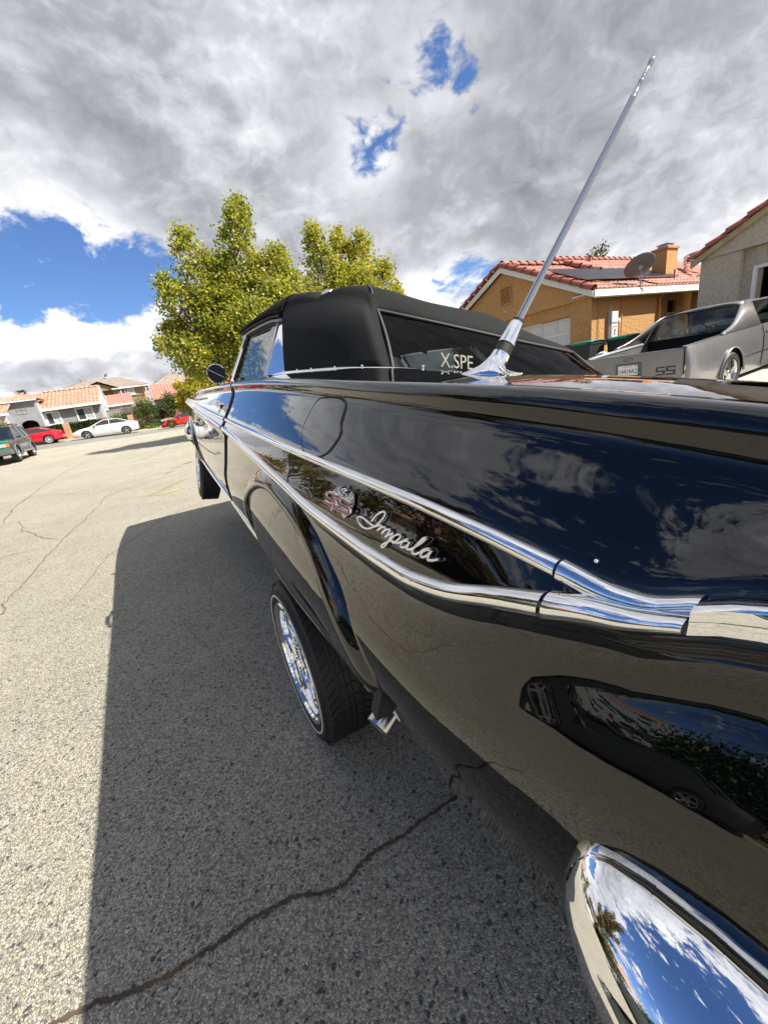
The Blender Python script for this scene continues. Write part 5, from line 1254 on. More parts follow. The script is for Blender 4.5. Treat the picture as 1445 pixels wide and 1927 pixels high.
# ================================================================ wheeled bins
def bin_(name, label, loc, rz, body, lid, group, opn=0.0, mark=None):
    t = thing(name, label, 'bin', loc, (0, 0, rz), group)
    m = MB(); a, b, c, d = .24, .27, .30, .34
    rows = [[(-a, -b, .08), (a, -b, .08), (a, b, .08), (-a, b, .08)], [(-c * .96, -d * .96, .93), (c * .96, -d * .96, .93), (c * .96, d * .96, .93), (-c * .96, d * .96, .93)], [(-c, -d, .93), (c, -d, .93), (c, d, .93), (-c, d, .93)], [(-c, -d, .98), (c, -d, .98), (c, d, .98), (-c, d, .98)]]
    m.grid([r for r in rows], True); m.box(-.24, .24, -.27, .27, .078, .081); m.build('bin_body', body, t, bevel=.012)
    l = MB(); rows = []
    for u_ in np.linspace(-1, 1, 7): rows.append([(v_ * (c + .015), u_ * (d + .02), 1.0 + .045 * (1 - u_ * u_) * (1 - v_ * v_ * .4)) for v_ in np.linspace(-1, 1, 7)])
    l.grid(rows); lo = l.build('lid', lid, t, smooth=60, solid=.025)
    MB().tube([(-.22, .38, .96), (.22, .38, .96)], .016, 8).build('handle', lid, t, smooth=60)
    for s_ in (-1, 1): MB().lathe([(0, -.03), (.10, -.03), (.10, .03), (0, .03)], (s_ * .26, .27, .10), (1, 0, 0), 18).build('wheel', 'rubber', t, smooth=40)
    if mark: mark(t)
    return t
bin_('wheelie_bin', 'blue recycling bin with a black lid by the orange house garage', (11.0, 7.95, .30), PI / 2 + .1, 'bin_blue', 'bin_lid_black', 'bins beside the driveway',
     mark=lambda t: text('bin_marking', '2', .16, 'plate', t, (0, -.325, .72), (1, 0, 0), (0, 0.06, 1), .002))
bin_('wheelie_bin', 'dark bin with a bright green lid between blue bin and grey pickup', (10.7, 7.1, .30), PI / 2, 'bin_dark', 'bin_green', 'bins beside the driveway',
     mark=lambda t: text('bin_marking', '87', .12, 'plate', t, (0, -.325, .70), (1, 0, 0), (0, 0.06, 1), .002))
bin_('wheelie_bin', 'dark bin with green lid pushed behind the others, nearest the grey pickup', (11.3, 6.45, .30), PI / 2 + .1, 'bin_dark', 'bin_green', 'bins beside the driveway')

# ================================================================ vehicles: shared wheel and body builders
def car_wheel(parent, name, R_, rim, wid, side, loc, style='five', mats=('rubber', 'alloy')):
    """side -1: outer face towards -v (local y)"""
    ax = Vector((0, -side, 0)); o = Vector((0, 0, 0))
    hub = MB().lathe([(0, -wid * .3), (rim * .25, -wid * .3), (rim * .2, wid * .3), (0, wid * .3)], o, ax, 12).build(name, mats[1], parent, smooth=40); hub.location = loc
    MB().lathe([(rim, -wid * .42), (rim + .015, -wid * .49), (R_ * .93, -wid * .49), (R_, -wid * .38), (R_, wid * .38), (R_ * .93, wid * .49), (rim, wid * .42)], o, ax, 40).build('tyre', mats[0], hub, smooth=40)
    MB().lathe([(rim + .004, -wid * .30), (rim + .006, -wid * .46), (rim - .012, -wid * .48), (rim - .022, -wid * .34), (rim - .03, wid * .3)], o, ax, 40).build('rim', mats[1], hub, smooth=40)
    MB().disc((0, side * wid * .10, 0), (0, 1, 0), rim * .94, 24).build('brake', 'dark', hub)
    ns = {'five': 5, 'steel': 8, 'multi': 10}[style]; sp = MB()
    outv = -ax
    for k in range(ns):
        t = 2 * PI * k / ns + .3; d = Vector((math.cos(t), 0, math.sin(t))); e = Vector((-math.sin(t), 0, math.cos(t)))
        wd = rim * (.17 if style == 'five' else .11 if style == 'steel' else .07)
        c0 = -ax * (-1) * 0
        f0 = ax * (-wid * .40); f1 = ax * (-wid * .34)
        sp.add([d * rim * .12 + e * wd * 1.1 + f0, d * rim * .12 - e * wd * 1.1 + f0, d * rim * .97 - e * wd * .8 + f1, d * rim * .97 + e * wd * .8 + f1,
                d * rim * .12 + e * wd * 1.1 - f0 * .2, d * rim * .12 - e * wd * 1.1 - f0 * .2, d * rim * .97 - e * wd * .8 - f0 * .2, d * rim * .97 + e * wd * .8 - f0 * .2],
               [(0, 1, 2, 3), (0, 3, 7, 4), (1, 5, 6, 2), (4, 7, 6, 5)])
    sp.lathe([(rim * .26, -wid * .30), (rim * .25, -wid * .42), (rim * .12, -wid * .46), (0, -wid * .46)], o, ax, 20)
    sp.build('spokes', mats[1], hub, smooth=35)
    return hub
def side_rows(us, low, belt, hwf, side, arches, nr=8, tuck=.05):
    rows = []
    for u_ in us:
        lo = interp(low, u_)
        for (au, az, ar) in arches:
            if abs(u_ - au) < ar: lo = max(lo, az + math.sqrt(max(0, ar * ar - (u_ - au) ** 2)))
        be = sinterp(belt, u_); r = []
        for t in np.linspace(0, 1, nr):
            z = lerp(lo, be, t); q = (z - .25) / max(.01, be - .25)
            k = 1 - .045 * max(0, (.35 - q) / .35) ** 2 - tuck * 1.4 * max(0, (q - .55) / .45) ** 2
            r.append((u_, side * hwf(u_) * k, z))
        rows.append(r)
    return rows
def dense_us(L, arches, n=50):
    us = set(np.linspace(0, L, n))
    for au, az, ar in arches:
        for t in np.linspace(0, PI, 17): us.add(au + ar * math.cos(t))
        us.add(au - ar * 1.001 - .001); us.add(au + ar * 1.001 + .001)
    return sorted(u_ for u_ in us if 0 <= u_ <= L)
def simple_car(name, label, group, origin, heading, L, hw, low, belt, arches, gh, mats, wheel=('five', .33, .22, .2), lamp=None, hood=None, planend=.82, crown=.03, wmats=('rubber', 'alloy'), roofmat=None):
    """u forward, v left, w up; gh: (rear base, rear roof, front roof, front base) as (u, z)"""
    t = thing(name, label, 'car', origin, (0, 0, heading), group)
    def hwf(u_): e = abs(u_ - L / 2) / (L / 2); return hw * (1 - (1 - planend) * max(0, (e - .72) / .28) ** 2)
    us = dense_us(L, arches); sides = [side_rows(us, low, belt, hwf, s, arches) for s in (-1, 1)]
    m = MB(); m.grid(sides[0]); m.grid(sides[1], flip=True)
    tops = [[(u_, lerp(a[-1][1], b[-1][1], k), a[-1][2] + crown * math.sin(PI * k)) for k in np.linspace(0, 1, 9)] for u_, a, b in zip(us, sides[0], sides[1])]
    i_h = [i for i, u_ in enumerate(us) if u_ <= gh[3][0] - .0]
    m.grid(tops[:i_h[-1] + 1], flip=True)
    for e in (0, -1):
        a, b = sides[0][e], sides[1][e]; sg = 1 if e == 0 else -1
        caps = [[(p[0] - sg * .05 * math.sin(PI * k) , lerp(p[1], q[1], k), p[2]) for k in np.linspace(0, 1, 7)] for p, q in zip(a, b)]
        m.grid(caps, flip=(e == 0))
    m.build('body', mats['body'], t, smooth=40)
    hd = MB().grid(tops[i_h[-1]:], flip=True); hd.build('bonnet', mats.get('hood', mats['body']), t, smooth=50)
    u = MB().box(.2, L - .2, -hw * .86, hw * .86, interp(low, L / 2) - .02, .62); u.build('underbody', 'dark', t)
    # greenhouse
    (u0, z0), (u1, z1), (u2, z2), (u3, z3) = gh[:4]; bw, rw = hw * .90, hw * .70
    rm = roofmat or mats['body']
    roof = [[(lerp(u1, u2, a), k * rw, lerp(z1, z2, a) + .035 * math.sin(PI * a) + .03 * (1 - k * k)) for k in np.linspace(-1, 1, 9)] for a in np.linspace(0, 1, 8)]
    MB().grid(roof, flip=True).build('roof', rm, t, smooth=60, solid=.03)
    for (ua, za, ub, zb_, nm) in ((u0, z0, u1, z1, 'rear_screen'), (u3, z3, u2, z2, 'windscreen')):
        MB().grid([[(lerp(ua, ub, a), k * lerp(bw, rw, a) * .94, lerp(za, zb_, a) + .03 * (1 - k * k)) for k in np.linspace(-1, 1, 7)] for a in np.linspace(0, 1, 4)]).build(nm, 'far_glass', t, smooth=60)
    for s in (-1, 1):
        p = lambda u_, z_, f_: (u_, s * lerp(bw, rw, f_), z_)
        m = MB()
        for (a, b) in ((p(u0, z0, 0), p(u1, z1, 1)), (p(u3, z3, 0), p(u2, z2, 1))): m.tube([a, b], .035, 6)
        m.tube([p(u1, z1, 1), p(u2, z2, 1)], .03, 6)
        for q in gh[4] if len(gh) > 4 else ((u1 + u2) / 2,):
            m.tube([p(q, lerp(z0, z3, (q - u0) / (u3 - u0)), 0), p(q, lerp(z1, z2, min(1, max(0, (q - u1) / (u2 - u1)))), 1)], .032, 6)
        m.build('pillars', rm, t, smooth=60)
        MB().add([p(u0 + .12, z0, .0), p(u3 - .12, z3, .0), p(u2 - .03, z2 - .03, .97), p(u1 + .05, z1 - .03, .97)], [(0, 1, 2, 3)]).build('side_window', 'far_glass', t)
        mm = MB().obox((u3 - .35, s * (hw + .06), lerp(z0, z3, .9) + .08), (.05, 0, 0), (0, .09, 0), (0, 0, .055)); mm.build('door_mirror', mats.get('mirror', mats['body']), t, bevel=.02)
        lm = MB().obox((.03, s * hw * .70, interp(belt, .03) - .16), (.03, 0, 0), (0, hw * .14, 0), (0, 0, .055)); lm.build('tail_lamp', 'lamp_red', t, bevel=.01)
        lm = MB().obox((L - .10, s * hw * .66, interp(belt, L - .1) - .10), (.09, 0, 0), (0, hw * .14, 0), (0, 0, .05)); lm.build('headlamp', 'lamp_clear', t, bevel=.01)
        for q in ((u0 + u3) / 2, u3 - .15, u0 + .35):
            b_ = sinterp(belt, q); MB().tube([(q, s * hw * 1.002, .35), (q, s * hw * 1.003, b_ * .6), (q, s * hw * .975, b_ - .03)], .005, 4, cap=False).build('door_gap', 'dark', t)
        for au, az, ar in arches:
            car_wheel(t, 'wheel', wheel[1], wheel[2], wheel[3], s, (au, s * (hw - wheel[3] * .5 - .01), wheel[1]), wheel[0], wmats)
    return t

# ================================================================ the grey car-based pickup on the driveway
EP = thing('grey_pickup', 'weathered grey coupe pickup with SS tailgate parked nose-in on the driveway', 'pickup', (6.85, 3.78, .03), (0, math.radians(-2.6), 0))
el_ar = [(1.22, .33, .405), (4.16, .33, .40)]; ELL = 5.1
el_low = [(0, .30), (.4, .27), (4.6, .24), (5.1, .30)]; el_belt = [(0, .925), (.5, .94), (1.5, .955), (2.6, .96), (3.5, .95), (4.4, .91), (5.1, .84)]
def el_hw(u_): return .885 * (1 - .035 * max(0, (.25 - u_) / .25) ** 2 - .05 * max(0, (u_ - 4.3) / .8) ** 2)
us = dense_us(ELL, el_ar, 60)
sd0, sd1 = side_rows(us, el_low, el_belt, el_hw, -1, el_ar, 12, .055), side_rows(us, el_low, el_belt, el_hw, 1, el_ar, 12, .055)
m = MB(); m.grid(sd0); m.grid(sd1, flip=True)
for s, rows in ((-1, sd0), (1, sd1)):     # rounded rear corner returning to the tailgate, and bed rail tops
    first = rows[0]; cor = [[(u_ - d_, y - s * e_, z) for (u_, y, z) in first] for d_, e_ in ((0, 0), (.03, .012), (.045, .04), (.048, .10))]
    m.grid(cor, flip=(s < 0)) ; m.grid([[r[-1] for r in rows if r[-1][0] <= 2.2], [(r[-1][0], r[-1][1] - s * .07, r[-1][2] + .012) for r in rows if r[-1][0] <= 2.2], [(r[-1][0], r[-1][1] - s * .10, r[-1][2] - .02) for r in rows if r[-1][0] <= 2.2]], flip=(s > 0))
tops = [[(u_, lerp(a[-1][1], b[-1][1], k), a[-1][2] + .035 * math.sin(PI * k)) for k in np.linspace(0, 1, 9)] for u_, a, b in zip(us, sd0, sd1) if u_ > 3.5]
m.grid(tops, flip=True)
m.grid([[(5.1 + .04 * math.sin(PI * k), lerp(p[1], q[1], k), p[2]) for k in np.linspace(0, 1, 7)] for p, q in zip(sd0[-1], sd1[-1])])
m.build('body', 'elgrey', EP, smooth=42)
MB().box(.02, 5.0, -.80, .80, .30, .34).build('underbody', 'dark', EP)
MB().box(.06, 1.95, -.74, .74, .40, .46).build('bed_floor', 'primer', EP)
for s in (-1, 1): MB().box(.06, 1.95, s * .74 - .01, s * .74 + .01, .46, .92).build('bed_side', 'primer', EP); MB().lathe([(.36, -.12), (.36, .12)], (1.22, s * .64, .46), (0, 1, 0), 20, cap=True).build('wheel_tub', 'primer', EP, smooth=50)
MB().box(1.90, 1.95, -.76, .76, .46, .96).build('cab_bulkhead', 'dark', EP)
tg = MB().box(-.052, .02, -.775, .775, .49, .918).build('tailgate', 'elgrey', EP, bevel=.012)
tg2 = MB().box(-.056, -.05, -.70, .70, .88, .906).build('tailgate_cap', 'elgrey', tg, bevel=.004)
MB().box(-.03, .02, -.80, .80, .462, .488).build('tailgate_gap', 'dark', EP)
for s in (-1, 1): MB().box(-.055, .03, s * .783 - .006, s * .783 + .006, .47, .925).build('tailgate_gap', 'dark', EP)
rb_ = MB(); rr = []
for k in np.linspace(-1, 1, 15): rr.append([(-.085 + .07 * k ** 6 + dx, k * .875, z) for dx, z in ((.06, .455), (.005, .45), (-.0, .42), (.0, .30), (.03, .25), (.08, .24))])
rb_.grid(rr).build('rear_bumper', 'elgrey', EP, smooth=45)
for s in (-1, 1):
    MB().box(-.092, -.06, s * .60 - .20, s * .60 + .20, .33, .415).build('tail_lamp', 'lamp_red', EP, bevel=.006)
    MB().box(.10, .22, s * .872 - .006, s * .872 + .006, .40, .45).build('side_marker', 'lamp_red', EP, bevel=.003)
tp_ = MB(); tp_.add([(-.060, -.80, .46), (-.056, -.74, .50), (-.058, -.79, .56), (.0, -.845, .53), (.03, -.862, .44), (-.03, -.83, .41)], [(0, 1, 2, 3, 4, 5)]); tp_.build('yellow_tape', 'yellow_tape', EP)
MB().add([(-.054, -.80, .60), (-.053, -.786, .60), (-.053, -.79, .66), (-.05, -.815, .69), (-.052, -.812, .62)], [(0, 1, 2, 3, 4)]).build('yellow_tape', 'yellow_tape', EP)
# number plate in a dark frame
MB().box(-.066, -.050, -.20, .20, .575, .79).build('plate_frame', 'grey_plastic', EP, bevel=.012)
pl_ = MB().box(-.0705, -.066, -.152, .152, .605, .757).build('number_plate', 'plate', EP, bevel=.002)
text('plate_number', '14414A2', .098, 'blue_ink', pl_, (-.0712, 0, .665), (0, -1, 0), (0, 0, 1), .0004, sxs=.80)
text('plate_state', 'California', .034, 'red_sign', pl_, (-.0712, 0, .737), (0, -1, 0), (0, 0, 1), .0003)
MB().box(-.0712, -.0704, -.148, -.105, .728, .750).build('plate_sticker', 'spray_yellow', pl_)
# SS badge with speed stripes, bow-tie outline
for sx0 in (-.615, -.475):
    for k, (yy, zz) in enumerate((((-.055, .055), .675), ((-.055, -.03), .655), ((-.055, -.03), .640), ((-.055, .055), .622), ((.03, .055), .605), ((.03, .055), .592), ((-.055, .055), .572))):
        # letters face rearwards: reading direction is towards -y
        a, b = sorted((sx0 - yy[0] * 1.15, sx0 - yy[1] * 1.15)); MB().box(-.0545, -.0515, a, b, zz - (.009 if k in (0, 3, 6) else .006), zz + (.009 if k in (0, 3, 6) else .006)).build('ss_badge', 'black_ink', tg)
bt_ = [(-.075, -.012), (-.075, .006), (-.03, .006), (-.022, .022), (.035, .022), (.030, .012), (.078, .012), (.072, -.008), (.028, -.008), (.020, -.024), (-.036, -.024), (-.03, -.012)]
MB().tube([(-.0535, -y, .845 + z) for y, z in bt_ + bt_[:1]], .003, 4).build('bow_tie_emblem', 'black_ink', tg)
# cab
RO = [(u_, z) for u_, z in ((2.12, 1.345), (2.35, 1.368), (2.7, 1.372), (3.0, 1.355), (3.12, 1.335))]
MB().grid([[(u_, k * (.60 if u_ > 2.2 else .585), z + .035 * (1 - k * k) - (.02 if abs(k) > .9 else 0)) for k in np.linspace(-1, 1, 11)] for u_, z in RO], flip=True).build('roof', 'elgrey', EP, smooth=60, solid=.03)
for s in (-1, 1):
    up_ = catmull([(.95, s * .792, .957), (1.4, s * .745, 1.05), (1.75, s * .675, 1.19), (2.0, s * .615, 1.305), (2.18, s * .592, 1.352), (2.32, s * .60, 1.355)], 4)
    lo_ = [(lerp(.95, 2.36, i / (len(up_) - 1)), s * .80, .952) for i in range(len(up_))]
    lo_ = [(min(a[0], 2.30), a[1], a[2]) for a in lo_]
    MB().grid([lo_, [tuple((Vector(a) + Vector(b)) / 2 + Vector((0, s * .012, 0))) for a, b in zip(lo_, up_)], up_], flip=(s < 0)).build('sail_panel', 'elgrey', EP, smooth=50, solid=.03)
    MB().add([(2.33, s * .79, .965), (3.45, s * .79, .965), (3.02, s * .612, 1.32), (2.42, s * .612, 1.325)], [(0, 1, 2, 3)]).build('side_window', 'side_glass', EP)
    m = MB(); m.tube([(2.32, s * .797, .96), (2.40, s * .61, 1.335)], .022, 6); m.tube([(3.62, s * .78, .955), (3.10, s * .60, 1.34)], .028, 6); m.tube([(2.32, s * .605, 1.35), (3.1, s * .605, 1.345)], .018, 6); m.build('window_trim', 'primer', EP, smooth=60)
    MB().tube([(2.30, s * .884, .32), (2.30, s * .893, .55), (2.30, s * .885, .80), (2.30, s * .845, .945)], .006, 5).build('door_gap', 'dark', EP)
    MB().obox((2.48, s * .874, .845), (.055, 0, 0), (0, .010, 0), (0, 0, .022)).build('door_handle', 'chrome_worn', EP, bevel=.004)
    MB().tube([(1.66, s * .897, .55), (3.7, s * .900, .545)], .007, 5, flat=1).build('side_trim', 'chrome_worn', EP, smooth=60)
    MB().obox((3.35, s * .92, 1.0), (.05, 0, 0), (0, .08, 0), (0, 0, .05)).build('door_mirror', 'elgrey', EP, bevel=.015)
    lipp = []
    for au, az, ar in el_ar[:1] + el_ar[1:]:
        pts = [(au + (ar + .0) * math.cos(t), s * .893, az + (ar + .0) * math.sin(t)) for t in np.linspace(.02, PI - .02, 22)]
        MB().tube(pts, .016, 6).build('wheel_arch_lip', 'elgrey', EP, smooth=60)
        mm = MB(); mm.add([(au, s * .70, az)] + [(au + ar * math.cos(t), s * .70, az + ar * math.sin(t)) for t in np.linspace(0, PI, 14)], [(0, i, i + 1) for i in range(1, 14)]); mm.build('wheel_well', 'dark', EP)
MB().grid([[(1.78 + .30 * a, k * lerp(.70, .56, a), lerp(.97, 1.325, a)) for k in np.linspace(-1, 1, 9)] for a in (0, .5, 1)], flip=True).build('rear_screen', 'side_glass', EP, smooth=60)
MB().tube(catmull([(1.77, -.72, .96), (2.08, -.58, 1.325), (2.12, 0, 1.36), (2.08, .58, 1.325), (1.77, .72, .96)], 8), .014, 6).build('screen_seal', 'primer', EP, smooth=60)
MB().grid([[(3.66 - .5 * a, k * lerp(.76, .58, a), lerp(.95, 1.34, a) + .03 * (1 - k * k)) for k in np.linspace(-1, 1, 9)] for a in (0, .5, 1)]).build('windscreen', 'side_glass', EP, smooth=60)
MB().box(2.0, 2.15, -.70, .70, .5, .98).build('seat_back', 'vinyl', EP, bevel=.04); MB().box(3.1, 3.5, -.74, .74, .6, .96).build('dashboard', 'vinyl', EP, bevel=.03)
MB().lathe([(.19 + .013 * math.cos(a), .013 * math.sin(a)) for a in np.linspace(0, 2 * PI, 8)], (2.95, .38, .98), (.85, 0, .5), 24).build('steering_wheel', 'vinyl', EP, smooth=60)
MB().box(3.02, 3.04, -.16, .10, 1.235, 1.285).build('rear_view_mirror', 'yellow_tape', EP, bevel=.01)
for s in (-1, 1):
    for au, az, ar in el_ar: car_wheel(EP, 'wheel', .335, .235, .235, s, (au, s * .765, .335), 'five')
for i, (y, rz) in enumerate(((-.30, .3), (-.38, -.1), (-.25, .1))): MB().obox((1.86, y, 1.02), (.008, 0, 0), (0, .012, .004), (0, rz * .05, .07)).build('rusty_bar', 'lamp_amber' if False else 'clutter', EP)
rg = thing('work_cloth', 'pale blue rag lying on the tailgate corner of the grey pickup', 'cloth', (6.93, 4.32, .98))
m = MB(); g_ = random.Random(3); m.grid([[(x * .07 + g_.uniform(-.01, .01), y * .07 + g_.uniform(-.01, .01), .02 + .05 * math.exp(-(x * x + y * y)) + g_.uniform(-.012, .014)) for x in np.linspace(-1, 1, 9)] for y in np.linspace(-1, 1, 9)])
M['rag'] = pm('pale_blue_cloth', (.42, .52, .60), .9, 0, .15, 10); m.build('cloth', 'rag', rg, smooth=60)

# ================================================================ far side of the junction: grey house with a salmon tile roof
def window(parent, x0, x1, z0, z1, y, fr=.09, mull=True, grid_=False, frame='trim_white', depth=.06):
    """window facing -y: frame with panes, a sub-part each"""
    m = MB(); m.box(x0 - fr, x1 + fr, y - depth, y, z0 - fr, z0); m.box(x0 - fr, x1 + fr, y - depth, y, z1, z1 + fr); m.box(x0 - fr, x0, y - depth, y, z0, z1); m.box(x1, x1 + fr, y - depth, y, z0, z1)
    if mull: m.box((x0 + x1) / 2 - .03, (x0 + x1) / 2 + .03, y - depth * .8, y, z0, z1)
    if grid_:
        for k in (.33, .66): m.box((x0 + x1) / 2 + .03, x1, y - depth * .6, y - .01, lerp(z0, z1, k) - .012, lerp(z0, z1, k) + .012)
        for k in (.5,): xx = lerp((x0 + x1) / 2, x1, k); m.box(xx - .012, xx + .012, y - depth * .6, y - .01, z0, z1)
    w_ = m.build('window', frame, parent)
    if mull:
        MB().box(x0, (x0 + x1) / 2 - .03, y - .02, y - .005, z0, z1).build('pane', 'house_glass', w_); MB().box((x0 + x1) / 2 + .03, x1, y - .02, y - .005, z0, z1).build('pane', 'blind', w_)
    else: MB().box(x0, x1, y - .02, y - .005, z0, z1).build('pane', 'house_glass', w_)
    return w_
HX, HY = -6.3, 47.0
H1 = thing('grey_house', 'grey stucco house with salmon tile roof, arched entry tower and two white-framed windows', 'house', (HX, HY, .6))
h = lambda *p: (p[0] - HX, p[1] - HY, p[2] - .6)
def hb(nm, mat, x0, x1, y0, y1, z0, z1): return part_box(H1, nm, mat, x0 - HX, x1 - HX, y0 - HY, y1 - HY, z0 - .6, z1 - .6)
hb('wall', 'stucco_grey', -8.6, -4.08, 47, 47.3, .3, 3.36)
MB().prism([h(-4.1, 47.003, .3), h(-4.1, 54, .3), h(-4.1, 54, 3.36), h(-4.1, 50.5, 4.84), h(-4.1, 47.003, 3.36)], (.25, 0, 0)).build('gable_wall', 'stucco_lgrey', H1)
v_ = Vector((0, 1, .43)).normalized()
tile_field(H1, h(-8.6, 46.6, 3.26), (1, 0, 0), v_, 4.75, 3.9 / v_.y, 'tile_salmon', pitch=.30, row=.40, h=.06)
tile_field(H1, h(-3.85, 54.4, 3.26), (-1, 0, 0), (0, -1, .43), 4.75, 4.2, 'tile_salmon', pitch=.30, row=.40)
tile_field(H1, h(-14.6, 47.6, 3.66), (1, 0, 0), v_, 6.2, 3.4, 'tile_salmon', pitch=.30, row=.40)
ridge_tiles(H1, h(-8.4, 50.5, 5.0), h(-3.85, 50.5, 5.0), 'tile_salmon', r=.12)
hb('fascia', 'trim_white', -8.6, -3.85, 46.52, 46.58, 3.12, 3.34)
MB().prism([h(-3.84, 46.56, 3.12), h(-3.84, 46.56, 3.32), h(-3.84, 50.5, 5.02), h(-3.84, 50.5, 4.80)], (.05, 0, 0)).build('rake_board', 'trim_white', H1)
MB().prism([h(-3.84, 54.4, 3.12), h(-3.84, 54.4, 3.32), h(-3.84, 50.5, 5.02), h(-3.84, 50.5, 4.80)], (.05, 0, 0)).build('rake_board', 'trim_white', H1)
for (a, b, g2) in ((-8.28, -7.38, False), (-5.95, -4.80, True)):
    window(H1, a - HX, b - HX, 1.98 - .6, 2.92 - .6, -.003, .13, True, True)
hb('window', 'void', -3.93 + .08, -3.842, 49.2, 49.5, 2.7, 3.0)
# entry tower with arch
tw = MB(); ty = 45.6
arch = [(-9.95, .3), (-9.95, 2.15)] + [(-9.35 + .6 * math.cos(a), 2.15 + .38 * math.sin(a)) for a in np.linspace(PI, 0, 9)][1:-1] + [(-8.75, 2.15), (-8.75, .3)]
outer = [(-8.42, .3), (-8.42, 4.15), (-10.75, 4.15), (-10.75, .3)]
tw.prism([h(x, ty, z) for x, z in arch[::-1][:0] + [(-10.75, .3), (-10.75, 4.15), (-8.42, 4.15), (-8.42, .3)] + arch[::-1]], (0, .35, 0)); tw.build('tower_wall', 'stucco_grey', H1)
hb('tower_side', 'stucco_lgrey', -8.62, -8.421, ty + .352, 47, .3, 4.15); hb('tower_side', 'stucco_grey', -10.75, -10.55, ty + .352, 47, .3, 4.15)
hb('porch_back', 'void', -10.5, -8.64, 46.8, 46.95, .3, 3.5)
hb('fascia', 'trim_white', -11.0, -8.2, ty - .32, ty - .26, 4.10, 4.28)
for (nm, a) in (('relief', 0), ('relief', PI / 2)):
    MB().obox(h(-9.5, ty - .01, 3.45), (.33 * math.cos(a) + .0, 0, .33 * math.sin(a)), (0, .02, 0), (-.03 * math.sin(a), 0, .03 * math.cos(a))).build(nm, 'stucco_grey', H1)
for x, z, w1, w2 in ((-9.5, 3.78, .36, .03), (-9.5, 3.12, .36, .03), (-9.83, 3.45, .03, .30), (-9.17, 3.45, .03, .30)): MB().box(x - w1 - HX, x + w1 - HX, ty - .03 - HY, ty - HY, z - w2 - .6, z + w2 - .6).build('relief', 'stucco_grey', H1)
# hip roof of the tower, four tiled slopes
ap = Vector(h(-9.6, 47.0, 4.95)); cs = [Vector(h(-11.05, ty - .35, 4.25)), Vector(h(-8.15, ty - .35, 4.25)), Vector(h(-8.15, 48.6, 4.25)), Vector(h(-11.05, 48.6, 4.25))]
m = MB()
for i in range(4):
    a, b = cs[i], cs[(i + 1) % 4]; rows = []
    for t in np.linspace(0, 1, 9): rows.append([a.lerp(ap, t).lerp(b.lerp(ap, t), s_) + Vector((0, 0, .02 * math.sin(s_ * 60))) for s_ in np.linspace(0, 1, 40)])
    m.grid(rows)
m.build('tower_roof', 'tile_salmon', H1, smooth=40)
# garage wing at the left, nearer
hb('wall', 'stucco_lgrey', -15.5, -10.3, 43.9, 44.2, .2, 3.2); hb('wall', 'stucco_grey', -10.5, -10.3, 44.203, 47, .2, 3.2); hb('fascia', 'trim_white', -15.6, -9.95, 43.4, 43.46, 3.08, 3.28)
tile_field(H1, h(-15.6, 43.45, 3.30), (1, 0, 0), (0, 1, .36), 5.6, 2.6, 'tile_salmon', pitch=.30, row=.40)
hb('wall_lamp', 'black_ink', -11.7, -11.55, 43.8, 43.89, 2.35, 2.6)

# small neighbour with a red roof, behind
N1 = thing('small_house', 'low light grey house with flat red tile slope behind the grey house', 'house', (-2.9, 53, .8))
n1 = lambda *p: (p[0] + 2.9, p[1] - 53, p[2] - .8)
MB().box(*[v for v in (-4.6 + 2.9, -1.55 + 2.9, 0, .3, -.4, 2.25)]).build('wall', 'stucco_lgrey', N1)
tile_field(N1, n1(-4.9, 52.6, 3.02), (1, 0, 0), (0, 1, .42), 3.5, 3.2, 'tile_red', pitch=.30, row=.40)
MB().box(-2.0, 1.6, -.45, -.39, 2.12, 2.30).build('fascia', 'trim_white', N1)
window(N1, -1.15, -.45, 1.2, 1.75, -.003, .08)
MB().prism([n1(-1.55, 53, .4), n1(-1.55, 56, .4), n1(-1.55, 56, 3.0), n1(-1.55, 53, 3.0)], (.2, 0, 0)).build('wall', 'stucco_lgrey', N1)

# two-storey tan house with a brown roof
TH = thing('two_storey_house', 'two-storey tan house with brown tile roof rising behind the grey house', 'house', (-5, 66, 1))
t_ = lambda *p: (p[0] + 5, p[1] - 66, p[2] - 1)
def tb(nm, mat, x0, x1, y0, y1, z0, z1): return part_box(TH, nm, mat, x0 + 5, x1 + 5, y0 - 66, y1 - 66, z0 - 1, z1 - 1)
tb('wall', 'stucco_tan', -9.6, -3.6, 66, 66.3, 0, 5.85); tb('wall', 'stucco_tan', -3.62, .05, 64.6, 66.6, 0, 5.55); tb('corner_board', 'stucco_sand', -.12, .08, 64.55, 64.6, 0, 5.5)
tb('side_wall', 'stucco_sand', .053, .2, 64.6, 74, 0, 5.55)
m = MB()
def slope(m, a, b, c, d, n=14, k=30):
    a, b, c, d = map(Vector, (a, b, c, d)); rows = []
    for t in np.linspace(0, 1, n):
        for e in (0, .012):
            rows.append([a.lerp(d, t).lerp(b.lerp(c, t), s_) + Vector((0, 0, .03 * abs(math.sin(s_ * k)) + (.03 if e == 0 else 0))) for s_ in np.linspace(0, 1, 60)])
    m.grid(rows)
slope(m, t_(-10.5, 65.2, 5.75), t_(.7, 63.9, 5.55), t_(-2.6, 70, 7.35), t_(-6.4, 70, 7.45)); m.build('roof', 'tile_brown', TH, smooth=40)
m = MB(); slope(m, t_(.7, 63.9, 5.55), t_(.9, 75, 5.55), t_(-2.6, 70.5, 7.35), t_(-2.6, 70, 7.35)); m.build('roof', 'tile_brown', TH, smooth=40)
m = MB(); slope(m, t_(-10.5, 74, 5.75), t_(-10.5, 65.2, 5.75), t_(-6.4, 70, 7.45), t_(-6.4, 70.5, 7.45)); m.build('roof', 'tile_brown', TH, smooth=40)
